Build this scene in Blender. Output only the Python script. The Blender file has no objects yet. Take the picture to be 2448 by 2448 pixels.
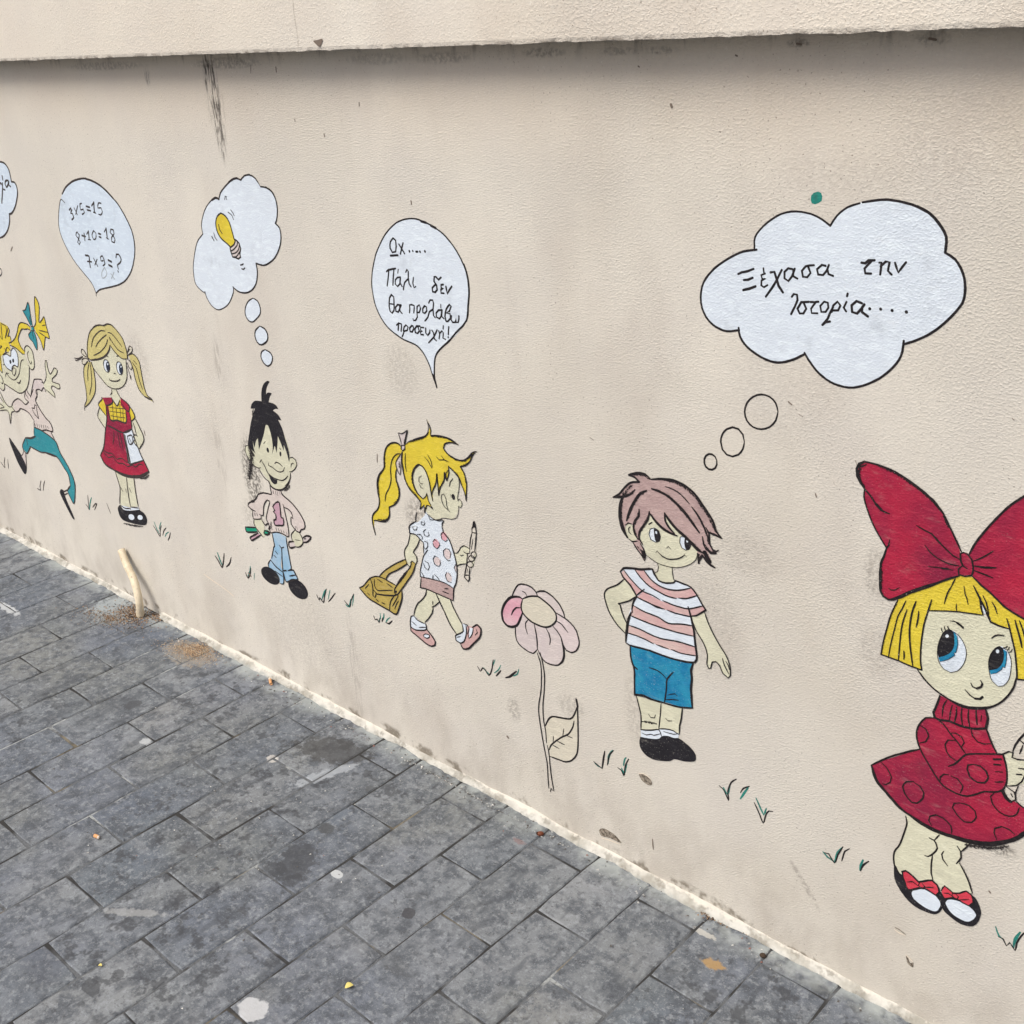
import bpy, math, random
from mathutils import Matrix, Vector, noise
from mathutils.geometry import tessellate_polygon
random.seed(7)
S = bpy.context.scene
C = S.collection
R = math.radians

# ------------------------------------------------------------------ camera
cam = bpy.data.cameras.new('camera'); co = bpy.data.objects.new('camera', cam); C.objects.link(co)
cam.sensor_width = 36; cam.lens = 40.7329; cam.clip_start = 0.05; cam.clip_end = 600
rot = Matrix([[0.7331345, -0.2334693, 0.6387533], [0.6780039, 0.324308, -0.6596476], [-0.0531453, 0.9166877, 0.3960545]])
co.matrix_world = Matrix.Translation((0, -1.43, 1.55)) @ rot.to_4x4()
S.camera = co
# ------------------------------------------------------------------ sky and sun (bright overcast, shade-less)
w = bpy.data.worlds.new('World'); S.world = w; w.use_nodes = True
nt = w.node_tree; nt.nodes.clear()
SUN_EL, SUN_AZ = 52, 195          # azimuth measured clockwise from +Y (the wall faces -Y)
sky = nt.nodes.new('ShaderNodeTexSky'); sky.sky_type = 'NISHITA'; sky.sun_disc = False
sky.sun_elevation = R(SUN_EL); sky.sun_rotation = R(SUN_AZ); sky.air_density = 0.7; sky.dust_density = 5.0; sky.ozone_density = 0.4
bg = nt.nodes.new('ShaderNodeBackground'); bg.inputs[1].default_value = 0.10
wo = nt.nodes.new('ShaderNodeOutputWorld')
nt.links.new(sky.outputs[0], bg.inputs[0]); nt.links.new(bg.outputs[0], wo.inputs[0])
sd = bpy.data.lights.new('sun', 'SUN'); sd.energy = 1.5; sd.angle = R(32); sd.color = (1.0, 0.995, 0.94)
so = bpy.data.objects.new('sun', sd); C.objects.link(so)
dirv = Vector((math.sin(R(SUN_AZ))*math.cos(R(SUN_EL)), math.cos(R(SUN_AZ))*math.cos(R(SUN_EL)), math.sin(R(SUN_EL))))
so.rotation_euler = dirv.to_track_quat('Z', 'Y').to_euler(); so.location = (0, -4, 6)
S.view_settings.view_transform = 'Standard'; S.view_settings.look = 'None'; S.view_settings.gamma = 1
S.view_settings.exposure = 0.47
S.render.engine = 'CYCLES'; S.cycles.max_bounces = 4; S.cycles.diffuse_bounces = 3; S.cycles.glossy_bounces = 2

# ------------------------------------------------------------------ node helpers
class NT:
    def __init__(s, name):
        s.m = bpy.data.materials.new(name); s.m.use_nodes = True; s.t = s.m.node_tree; s.t.nodes.clear()
        s.out = s.n('ShaderNodeOutputMaterial'); s.p = s.n('ShaderNodeBsdfPrincipled')
        s.l(s.p.outputs[0], s.out.inputs[0])
        s.co = s.n('ShaderNodeTexCoord').outputs['Object']
    def n(s, k): return s.t.nodes.new(k)
    def l(s, a, b): s.t.links.new(a, b)
    def inp(s, sock, v):
        if isinstance(v, bpy.types.NodeSocket): s.l(v, sock)
        elif v is not None: sock.default_value = v
    def noise(s, scale, detail=4, rough=.5, vec=None, stretch=None, dist=0, off=None):
        v = vec or s.co
        if stretch or off:
            mp = s.n('ShaderNodeMapping'); s.l(v, mp.inputs[0])
            mp.inputs['Scale'].default_value = stretch or (1, 1, 1); mp.inputs['Location'].default_value = off or (0, 0, 0); v = mp.outputs[0]
        k = s.n('ShaderNodeTexNoise'); s.l(v, k.inputs['Vector']); k.inputs['Scale'].default_value = scale
        k.inputs['Detail'].default_value = min(detail, 3.5); k.inputs['Roughness'].default_value = rough; k.inputs['Distortion'].default_value = dist
        return k.outputs['Fac']
    def vor(s, scale, feature='F1', vec=None, rnd=1):
        k = s.n('ShaderNodeTexVoronoi'); k.feature = feature; s.l(vec or s.co, k.inputs['Vector'])
        k.inputs['Scale'].default_value = scale; k.inputs['Randomness'].default_value = rnd
        return k.outputs['Distance']
    def ramp(s, fac, a, b, va=0., vb=1., smooth=True):
        k = s.n('ShaderNodeMapRange'); k.interpolation_type = 'SMOOTHSTEP' if smooth else 'LINEAR'
        s.inp(k.inputs[0], fac)
        for i, v in enumerate((a, b, va, vb)): k.inputs[i+1].default_value = v
        return k.outputs[0]
    def mix(s, fac, a, b, kind='MIX'):
        k = s.n('ShaderNodeMix'); k.data_type = 'RGBA'; k.blend_type = kind; k.clamp_factor = True
        s.inp(k.inputs[0], fac); s.inp(k.inputs[6], a if not isinstance(a, tuple) else (*a[:3], 1)); s.inp(k.inputs[7], b if not isinstance(b, tuple) else (*b[:3], 1))
        return k.outputs[2]
    def math(s, op, a, b=None, c=None):
        k = s.n('ShaderNodeMath'); k.operation = op; s.inp(k.inputs[0], a); s.inp(k.inputs[1], b)
        if c is not None: s.inp(k.inputs[2], c)
        return k.outputs[0]
    def xyz(s, v=None):
        k = s.n('ShaderNodeSeparateXYZ'); s.l(v or s.co, k.inputs[0]); return k.outputs
    def bump(s, h, strength, dist, normal=None):
        k = s.n('ShaderNodeBump'); s.l(h, k.inputs['Height']); k.inputs['Strength'].default_value = strength; k.inputs['Distance'].default_value = dist
        if normal: s.l(normal, k.inputs['Normal'])
        return k.outputs[0]
    def done(s, col, rough=.85, normal=None, spec=.25):
        s.inp(s.p.inputs['Base Color'], (*col[:3], 1) if isinstance(col, tuple) else col)
        s.inp(s.p.inputs['Roughness'], rough); s.p.inputs['Specular IOR Level'].default_value = spec
        if normal: s.l(normal, s.p.inputs['Normal'])
        return s.m

def srgb(r, g, b, k=1.0):
    f = lambda v: ((v/255+.055)/1.055)**2.4 if v > 10 else v/255/12.92
    return (f(r)*k, f(g)*k, f(b)*k)

def blob(n, c, r, tilt=0, flat='z'):
    """0..1 inside an ellipsoid patch, 0 outside; c and r are (x, z) on the wall or (x, y) on the ground"""
    mp = n.n('ShaderNodeMapping'); mp.vector_type = 'TEXTURE'; n.l(n.co, mp.inputs[0])
    g = n.n('ShaderNodeTexGradient'); g.gradient_type = 'SPHERICAL'; n.l(mp.outputs[0], g.inputs[0])
    if flat == 'z':
        mp.inputs['Location'].default_value = (c[0], 0, c[1]); mp.inputs['Scale'].default_value = (r[0], 5, r[1]); mp.inputs['Rotation'].default_value = (0, tilt, 0)
    else:
        mp.inputs['Location'].default_value = (c[0], c[1], 0); mp.inputs['Scale'].default_value = (r[0], r[1], 5); mp.inputs['Rotation'].default_value = (0, 0, tilt)
    return g.outputs[1]

def stucco(n, amt=1.0):
    """rendered plaster relief, continuous over wall and paint because everything shares world coordinates"""
    a = n.noise(300, 2, .6, stretch=(.85, 1, 1.05))
    trowel = n.noise(30, 3, .5, stretch=(.5, 1, 1.5), dist=.5)
    patch = n.ramp(n.noise(2.2, 2, .6, off=(3, 0, 1)), .38, .66, .45, 1.15)
    patch = n.math('MULTIPLY', patch, n.ramp(n.xyz()[0], -3.6, -1.0, .42, 1.15))
    h = n.math('ADD', n.math('MULTIPLY', n.ramp(a, .40, .74, 0, 1), 1.5), n.math('MULTIPLY', trowel, .8))
    return n.bump(n.math('MULTIPLY', h, patch), .40*amt, .0014)

WALL = srgb(213, 208, 197)
SMUDGES = [
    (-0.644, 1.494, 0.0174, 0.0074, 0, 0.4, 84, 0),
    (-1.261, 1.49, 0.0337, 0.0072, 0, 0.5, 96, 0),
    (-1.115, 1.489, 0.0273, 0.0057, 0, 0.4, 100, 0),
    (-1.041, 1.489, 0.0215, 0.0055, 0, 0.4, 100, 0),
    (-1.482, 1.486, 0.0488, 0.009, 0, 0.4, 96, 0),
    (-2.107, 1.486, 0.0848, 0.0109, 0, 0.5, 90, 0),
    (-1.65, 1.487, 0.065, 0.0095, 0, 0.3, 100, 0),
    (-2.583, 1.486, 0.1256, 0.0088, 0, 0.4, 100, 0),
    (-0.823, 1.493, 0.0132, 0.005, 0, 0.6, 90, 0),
    (-0.759, 1.331, 0.0696, 0.0213, 0, 0.12, 150, 0),
    (-0.597, 1.382, 0.0739, 0.0584, 0, 0.2, 160, 0),
    (-0.941, 0.595, 0.0482, 0.0962, 0, 0.2, 140, 0),
    (-1.576, -0.102, 0.0813, 0.0738, 0, 0.25, 150, 0),
    (-2.125, 0.194, 0.1207, 0.1153, 0, 0.2, 140, 0),
    (-0.874, 0.746, 0.0444, 0.0364, 0, 0.2, 140, 0),
    (-2.179, 1.459, 0.0106, 0.0405, 0, 0.95, 76, 1),
    (-2.163, 1.447, 0.0135, 0.0819, 0, 0.95, 70, 1),
    (-2.162, 1.366, 0.0136, 0.0674, 0, 0.9, 72, 1),
    (-2.164, 1.399, 0.0241, 0.0497, 0, 0.4, 110, 1),
    (-2.409, 1.465, 0.0085, 0.0205, 0, 0.6, 100, 1),
    (-2.238, 0.576, 0.0284, 0.0864, 0, 0.85, 70, 0),
    (-2.253, 0.458, 0.0398, 0.0478, 0, 0.3, 120, 0),
    (-2.308, 0.833, 0.0124, 0.064, 0, 0.4, 130, 1),
    (-2.365, 0.602, 0.0151, 0.1063, 0, 0.3, 140, 1),
    (-1.647, 0.61, 0.0333, 0.0439, 0, 0.6, 112, 0),
    (-1.257, 0.314, 0.0276, 0.0252, 0, 0.35, 130, 0),
    (-1.411, 0.247, 0.0143, 0.027, 0, 0.45, 120, 0),
    (-0.66, 0.78, 0.0163, 0.0398, 0, 0.45, 128, 0),
    (-0.452, 0.401, 0.0262, 0.0129, 0, 0.75, 70, 0),
    (-1.1, 0.377, 0.0209, 0.0824, 0, 0.3, 130, 0),
    (-1.661, 0.922, 0.0367, 0.0523, 0, 0.25, 120, 0),
    (-1.443, 0.565, 0.0455, 0.085, 0, 0.12, 140, 0),
    (-0.821, 1.048, 0.0783, 0.1014, 0, 0.15, 150, 0),
    (-0.722, 1.306, 0.1421, 0.0642, 0, 0.12, 164, 0),
    (-0.747, 0.166, 0.0365, 0.006, 0.892, 0.55, 140, 0),
    (-1.927, 0.149, 0.0129, 0.1499, 0, 0.35, 140, 1),
    (-2.68, 0.786, 0.0382, 0.0709, 0, 0.25, 130, 0),
    (-0.649, 0.652, 0.0254, 0.0419, 0, 0.3, 140, 0),
    (-2.154, 0.668, 0.0202, 0.0325, 0, 0.3, 90, 0),
]
def smudge_mask(n, x, z, rx, rz, tilt, lo, hi, strength, nz):
    """one smear of dirt: an ellipse on the wall face broken up by noise"""
    m = n.ramp(blob(n, (x, z), (rx*1.7, rz*1.35), tilt), 0, .55, 0, strength)
    return n.math('MULTIPLY', m, n.ramp(nz, lo, hi))

def wall_material(name, base, dirty=True, amt=1.0):
    n = NT(name); X = n.xyz()
    big = n.noise(1.1, 4, .6); med = n.noise(6, 5, .6, stretch=(1, 1, .8)); fine = n.noise(140, 3, .6)
    col = n.mix(n.ramp(big, .3, .7), tuple(c*.93 for c in base), tuple(c*1.06 for c in base))
    col = n.mix(n.ramp(med, .35, .72, 0, .55), col, tuple(c*k for c, k in zip(base, (.90, .90, .93))))
    cloud = n.ramp(n.noise(2.6, 5, .65, off=(8, 1, 2), stretch=(1, 1, .55)), .48, .72, 0, .28)
    col = n.mix(cloud, col, srgb(176, 164, 152))
    # fine black specks held in the rough plaster
    sp = n.ramp(n.noise(240, 2, .5, off=(2, 3, 4)), .645, .71)
    sp = n.math('MULTIPLY', sp, n.ramp(n.noise(3.2, 4, .6, off=(1, 7, 0)), .36, .62, .2, 1))
    col = n.mix(n.math('MULTIPLY', sp, .7), col, srgb(92, 84, 78))
    tr = n.ramp(n.noise(9, 4, .65, stretch=(1.5, 1, .10), off=(2, 2, 0)), .55, .72, 0, .09)
    col = n.mix(n.math('MULTIPLY', tr, n.ramp(big, .4, .6, .2, 1)), col, srgb(150, 138, 128))
    side = n.math('MULTIPLY', n.ramp(X[0], -2.4, -.5, 0, .22), n.ramp(n.noise(1.8, 4, .65, off=(6, 1, 3)), .38, .62))
    col = n.mix(side, col, srgb(176, 166, 148))
    wash = n.math('MULTIPLY', n.ramp(X[2], 1.28, 1.47, 0, .24), n.ramp(n.noise(2.0, 3, .6, off=(1, 1, 3)), .25, .60, .5, 1))  # brown in the plaster colour warms the ledge shadow; part tan dirt wash
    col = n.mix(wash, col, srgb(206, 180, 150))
    nv = n.noise(120, 3, .65, off=(5, 5, 5)); nst = n.noise(90, 4, .7, stretch=(1.6, 1, .22))
    if dirty:
        # splash and grime near the pavement, moss line above the skirting of filler
        g = n.math('MULTIPLY', n.ramp(X[2], .0, .30, 1, 0), n.ramp(n.noise(9, 5, .65, stretch=(1, 1, .6)), .38, .68))
        col = n.mix(n.math('MULTIPLY', g, .38), col, srgb(150, 140, 128))
        zz = n.math('ADD', X[2], n.math('MULTIPLY', n.noise(7, 3, .6, off=(0, 2, 0)), -.035))
        line = n.math('MULTIPLY', n.ramp(zz, .006, .018, 1, 0), n.ramp(n.noise(14, 4, .7, off=(9, 0, 0)), .50, .62))
        col = n.mix(n.math('MULTIPLY', line, .75), col, srgb(98, 88, 72))
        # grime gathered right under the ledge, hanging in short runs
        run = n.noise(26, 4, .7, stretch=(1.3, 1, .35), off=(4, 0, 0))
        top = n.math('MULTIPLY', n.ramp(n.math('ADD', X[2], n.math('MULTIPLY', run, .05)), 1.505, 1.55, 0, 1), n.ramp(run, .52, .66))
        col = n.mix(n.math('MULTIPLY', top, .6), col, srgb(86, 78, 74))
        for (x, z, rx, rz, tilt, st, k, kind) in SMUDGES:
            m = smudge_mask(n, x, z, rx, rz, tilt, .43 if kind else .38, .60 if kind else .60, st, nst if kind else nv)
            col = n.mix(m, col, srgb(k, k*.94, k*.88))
    else:
        edge = n.math('MULTIPLY', n.ramp(X[2], 1.506, 1.512, 1, 0), n.ramp(n.noise(20, 4, .7), .50, .6))
        col = n.mix(n.math('MULTIPLY', edge, .6), col, srgb(120, 110, 100))
    col = n.mix(n.ramp(fine, .3, .7, 0, .14), col, tuple(c*.62 for c in base))
    col = n.mix(n.ramp(fine, .60, .70, 0, .30), col, tuple(min(.95, c*1.25) for c in base))
    return n.done(col, .9, stucco(n, amt), .2)

def paint(name, c1, c2=None, wear=.30, mott=9, var=.5):
    """brushed emulsion on the plaster: the relief and a little bare wall show through"""
    n = NT(name); c2 = c2 or tuple(v*.86 for v in c1)
    f = n.ramp(n.noise(mott, 5, .62, dist=.4), .34, .66)
    col = n.mix(n.math('MULTIPLY', f, var), c1, c2)
    br = n.noise(75, 3, .7, stretch=(.5, 1, 1.6), dist=.8)
    col = n.mix(n.ramp(br, .48, .66, 0, .30), col, tuple(min(1, v*1.3+.03) for v in c1))
    worn = n.ramp(n.noise(330, 3, .6, off=(1, 2, 3)), .625, .70)
    worn = n.math('MULTIPLY', worn, n.ramp(n.noise(5, 3, .6), .40, .70, .2, 1))
    col = n.mix(n.math('MULTIPLY', worn, wear*1.3), col, WALL)
    thin = n.ramp(n.noise(38, 3, .7, stretch=(.5, 1, 1.5), off=(5, 2, 8)), .56, .74, 0, .09)
    col = n.mix(thin, col, WALL)
    dk = n.math('MULTIPLY', n.ramp(n.noise(17, 4, .7, off=(3, 9, 3)), .54, .74), .28)
    col = n.mix(dk, col, tuple(v*.45+.02 for v in c1))
    return n.done(col, .72, stucco(n, .8), .3)

def ink_material():
    n = NT('ink_line')
    f = n.noise(90, 4, .6)
    col = n.mix(n.ramp(f, .3, .7), srgb(20, 17, 20), srgb(38, 32, 34))
    worn = n.ramp(n.noise(420, 3, .65, off=(1, 2, 3)), .665, .72)
    worn = n.math('MULTIPLY', worn, n.ramp(n.noise(3.4, 3, .6, off=(4, 4, 4)), .38, .66, .15, .8))
    far = n.ramp(n.xyz()[0], -3.4, -1.6, .30, 0)      # the pen ran thinner on the left part of the mural
    col = n.mix(far, col, srgb(104, 92, 86))
    col = n.mix(worn, col, WALL)
    return n.done(col, .6, stucco(n, .8), .3)

def dry_brush():
    """black paint dragged nearly dry: only grains of it caught on the plaster"""
    n = NT('dry_brush'); t = n.n('ShaderNodeBsdfTransparent'); mx = n.n('ShaderNodeMixShader')
    u = n.n('ShaderNodeUVMap'); u.uv_map = 'across'; s_ = n.n('ShaderNodeSeparateXYZ'); n.l(u.outputs[0], s_.inputs[0])
    fall = n.ramp(n.math('ABSOLUTE', s_.outputs[0]), 0, 1, .20, -.14, False)
    g = n.math('ADD', n.noise(330, 4, .75, off=(3, 1, 2)), fall)
    n.l(n.ramp(g, .50, .64, 0, .9), mx.inputs[0]); n.l(t.outputs[0], mx.inputs[1]); n.l(n.p.outputs[0], mx.inputs[2])
    n.l(mx.outputs[0], n.out.inputs[0])
    return n.done(srgb(34, 29, 32), .7, stucco(n, .8), .3)

M = {}
M['black'] = ink_material()
M['dry'] = dry_brush()
M['fillblack'] = paint('black_paint', srgb(24, 22, 28), srgb(34, 32, 40), .25)
for nm, a, b, kw in [
    ('red', srgb(168, 30, 60), srgb(120, 26, 58), dict(var=.85, mott=6, wear=.2)),
    ('coral', srgb(206, 62, 78), srgb(176, 46, 66), {}),
    ('yellow', srgb(212, 192, 58), srgb(196, 172, 54), {}),
    ('skin', srgb(207, 206, 182), srgb(194, 192, 170), dict(var=.7)),
    ('white', srgb(210, 220, 230), srgb(202, 211, 221), dict(wear=.25)),
    ('paleblue', srgb(204, 217, 230), srgb(190, 204, 218), dict(wear=.25)),
    ('blue', srgb(14, 112, 156), srgb(40, 140, 172), dict(mott=26, var=.9)),
    ('teal', srgb(30, 128, 116), srgb(44, 104, 96), dict(mott=60, var=.9)),
    ('teal2', srgb(44, 138, 148), srgb(36, 120, 136), {}),
    ('green', srgb(16, 150, 118), srgb(20, 130, 100), {}),
    ('mauve', srgb(180, 156, 152), srgb(162, 138, 136), dict(mott=20, var=.8)),
    ('pink', srgb(198, 158, 158), srgb(203, 181, 174), dict(mott=12, var=.9)),
    ('rose', srgb(208, 152, 162), srgb(204, 164, 170), {}),
    ('hotpink', srgb(204, 152, 166), srgb(208, 180, 184), dict(mott=16, var=.9)),
    ('palerose', srgb(206, 195, 193), srgb(206, 187, 187), {}),
    ('lilac', srgb(202, 192, 188), srgb(194, 182, 184), {}),
    ('penwood', srgb(204, 198, 186), srgb(196, 190, 178), {}),
    ('peach', srgb(205, 195, 188), srgb(199, 186, 182), {}),
    ('plum', srgb(184, 148, 164), srgb(196, 160, 168), {}),
    ('dustypink', srgb(194, 160, 156), srgb(182, 148, 146), {}),
    ('tan', srgb(178, 158, 84), srgb(160, 136, 62), {}),
    ('sand', srgb(197, 186, 124), srgb(182, 170, 112), {}),
    ('cream', srgb(203, 197, 180), srgb(200, 196, 180), {}),
    ('ltblue', srgb(136, 176, 204), srgb(168, 190, 208), dict(mott=16, var=.9)),
    ('navy', srgb(28, 38, 58), None, {}),
    ('grey', srgb(110, 108, 106), None, {}),
    ('smudge', srgb(160, 168, 174), None, dict(wear=.8)),
]:
    M[nm] = paint('paint_' + nm, a, b, **kw)
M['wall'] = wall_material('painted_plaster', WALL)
M['ledge'] = wall_material('ledge_plaster', srgb(225, 222, 212), False, .95)

# ------------------------------------------------------------------ object helpers
def tag(o, label=None, cat=None, group=None, kind=None):
    for k, v in (('label', label), ('category', cat), ('group', group), ('kind', kind)):
        if v: o[k] = v
    return o
def link(name, vs, fs, mat, parent=None, smooth=False):
    me = bpy.data.meshes.new(name); me.from_pydata(vs, [], fs); me.update()
    me.materials.append(mat)
    if smooth:
        for p in me.polygons: p.use_smooth = True
    o = bpy.data.objects.new(name, me); C.objects.link(o)
    if parent: o.parent = parent
    return o
def catmull(P, closed, step):
    """smooth a list of (x, z, corner) points; corners stay sharp"""
    n = len(P); out = []
    if n == 1: return [P[0][:2]]
    segs = n if closed else n-1
    for i in range(segs):
        p1 = P[i]; p2 = P[(i+1) % n]
        def nb(j, q, other):
            if q[2]: return (2*q[0]-other[0], 2*q[1]-other[1])
            if closed: return P[j % n][:2]
            if j < 0 or j >= n: return (2*q[0]-other[0], 2*q[1]-other[1])
            return P[j][:2]
        p0 = nb(i-1, p1, p2); p3 = nb(i+2, p2, p1)
        d = math.hypot(p2[0]-p1[0], p2[1]-p1[1]) or 1e-9
        # limit tangents so that uneven spacing does not overshoot
        def tan(a, b, c):
            tx, tz = (c[0]-a[0])/2, (c[1]-a[1])/2; L = math.hypot(tx, tz)
            if L > d: tx *= d/L; tz *= d/L
            return tx, tz
        t1 = tan(p0, p1, p2); t2 = tan(p1, p2, p3)
        k = max(1, min(10, int(d/step)))
        for q in range(k):
            t = q/k; t_2 = t*t; t_3 = t_2*t
            a = 2*t_3-3*t_2+1; b = t_3-2*t_2+t; c = -2*t_3+3*t_2; e = t_3-t_2
            out.append((a*p1[0]+b*t1[0]+c*p2[0]+e*t2[0], a*p1[1]+b*t1[1]+c*p2[1]+e*t2[1]))
    if not closed: out.append(P[-1][:2])
    return out
def runs(P):
    """split an open line at its corners"""
    r = [[P[0]]]
    for p in P[1:]:
        r[-1].append(p)
        if p[2]: r.append([p])
    return [x for x in r if len(x) > 1] or [P]
def ribbon(P, w, y, vs, fs, tip=.55):
    parts = runs(P) if len(P) > 1 else [P+P]
    for ri, run in enumerate(parts):
        pts = catmull([(a, b, False) for a, b, c in run], False, .006)
        q = [pts[0]]
        for p in pts[1:]:
            if math.hypot(p[0]-q[-1][0], p[1]-q[-1][1]) > 1e-5: q.append(p)
        if len(q) == 1: q.append((q[0][0]+w*.2, q[0][1]))
        L = sum(math.hypot(q[i+1][0]-q[i][0], q[i+1][1]-q[i][1]) for i in range(len(q)-1))
        s = 0; base = len(vs); ph = random.random()*50; yy = y - ri*4e-7; caps = []
        for i, p in enumerate(q):
            a = q[max(0, i-1)]; b = q[min(len(q)-1, i+1)]
            dx, dz = b[0]-a[0], b[1]-a[1]; l = math.hypot(dx, dz) or 1e-9; dx /= l; dz /= l
            if i: s += math.hypot(p[0]-q[i-1][0], p[1]-q[i-1][1])
            e = min(s, L-s)
            end0 = ri == 0 and s < L/2; end1 = ri == len(parts)-1 and s >= L/2
            tp = 1.0
            if (end0 or end1) and L > w*4: tp = tip+(1-tip)*min(1, e/(w*3.0))
            k = w/2*tp*(1+.24*noise.noise(Vector((s*190+ph, ph, 0))))
            k2 = w/2*tp*(1+.24*noise.noise(Vector((s*190+ph, ph+9, 3))))
            vs.append((p[0]-dz*k, yy, p[1]+dx*k)); vs.append((p[0]+dz*k2, yy, p[1]-dx*k2))
            if i in (0, len(q)-1): caps.append((p, dx, dz, (k+k2)/2))
        for i in range(len(q)-1):
            a = base+2*i; fs.append((a, a+1, a+3, a+2))
        for ci, (p, dx, dz, k) in enumerate(caps):
            sg = -1 if ci == 0 else 1; b0 = len(vs); N = 5
            i0 = base if ci == 0 else base+2*(len(q)-1)
            ids = [i0]
            for j in range(1, N):
                t = math.pi*j/N
                vs.append((p[0]-dz*k*math.cos(t)+sg*dx*k*math.sin(t)*.9, yy, p[1]+dx*k*math.cos(t)+sg*dz*k*math.sin(t)*.9)); ids.append(len(vs)-1)
            ids.append(i0+1); fs.append(tuple(ids))
def soft_band(P, w, y, vs, fs, uv):
    """a band whose across coordinate runs -1..1, for the dry brush"""
    pts = catmull([(a, b, False) for a, b, c in P], False, .006); base = len(vs)
    for i, p in enumerate(pts):
        a = pts[max(0, i-1)]; b = pts[min(len(pts)-1, i+1)]; dx, dz = b[0]-a[0], b[1]-a[1]; l = math.hypot(dx, dz) or 1e-9
        nx, nz_ = -dz/l, dx/l; t = i/max(1, len(pts)-1); k = w/2*math.sin(math.pi*min(1, max(0, .04+.92*t)))**.35
        for sgn in (-1, 0, 1):
            vs.append((p[0]+nx*k*sgn, y, p[1]+nz_*k*sgn)); uv.append(sgn)
    for i in range(len(pts)-1):
        for j in (0, 1):
            a = base+3*i+j; fs.append((a, a+1, a+4, a+3))
def fill(P, y, vs, fs):
    pts = catmull(P, True, .003)
    q = []
    for a, b in pts:
        q.append((a+.0004*noise.noise(Vector((a*300, b*300, 1))), b+.0004*noise.noise(Vector((a*300, b*300, 8)))))
    base = len(vs); vs += [(a, y, b) for a, b in q]
    for t in tessellate_polygon([[Vector((a, b, 0)) for a, b in q]]):
        fs.append(tuple(base+i for i in t))
def decode(s):
    v = []
    for t in s.split(' '):
        c = t[-1] == '*'
        a, b = t.rstrip('*').split(',')
        v.append((int(a)/1e4, int(b)/1e4, c))
    return v

# ------------------------------------------------------------------ wall
def grid_wall(name, x0, x1, z0, z1, y, nx, mat, depth, jit=0):
    vs = []; fs = []
    zs = [z0, z0+.006, z1] if jit else [z0, z1]
    for i in range(nx+1):
        x = x0+(x1-x0)*i/nx
        for k, z in enumerate(zs):
            dz = jit*noise.noise(Vector((x*70, 0, 5)))+jit*.8*noise.noise(Vector((x*13, 3, 5))) if (jit and k == 0) else 0
            dy = jit*.6*(noise.noise(Vector((x*60, 9, 1)))+1) if (jit and k == 0) else 0
            vs.append((x, y+dy, z+dz))
    m = len(zs)
    for i in range(nx):
        for k in range(m-1):
            a = i*m+k; fs.append((a, a+m, a+m+1, a+1))
    # back, underside, top and ends
    b = len(vs)
    for i in range(nx+1):
        x = x0+(x1-x0)*i/nx; vs.append((x, y+depth, z0)); vs.append((x, y+depth, z1))
    for i in range(nx):
        a = i*m; c = b+2*i
        fs.append((a, c, c+2, a+m)); fs.append((a+m-1, a+2*m-1, c+3, c+1)); fs.append((c, c+1, c+3, c+2))
    fs.append((0,) + tuple(range(1, m)) + (b+1, b)); e = nx*m
    fs.append(tuple(range(e+m-1, e-1, -1)) + (b+2*nx, b+2*nx+1))
    return link(name, vs, fs, mat)
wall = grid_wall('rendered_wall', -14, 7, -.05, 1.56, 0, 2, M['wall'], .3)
tag(wall, 'long cream plastered wall painted with cartoon children, speech bubbles and tufts of grass', 'wall')
ledge = grid_wall('ledge', -14, 7, 1.5055, 3.1, -.058, 2600, M['ledge'], .36, .0022)
ledge.parent = wall
tag(ledge, 'plain projecting upper band of rough pale plaster above the mural')

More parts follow.
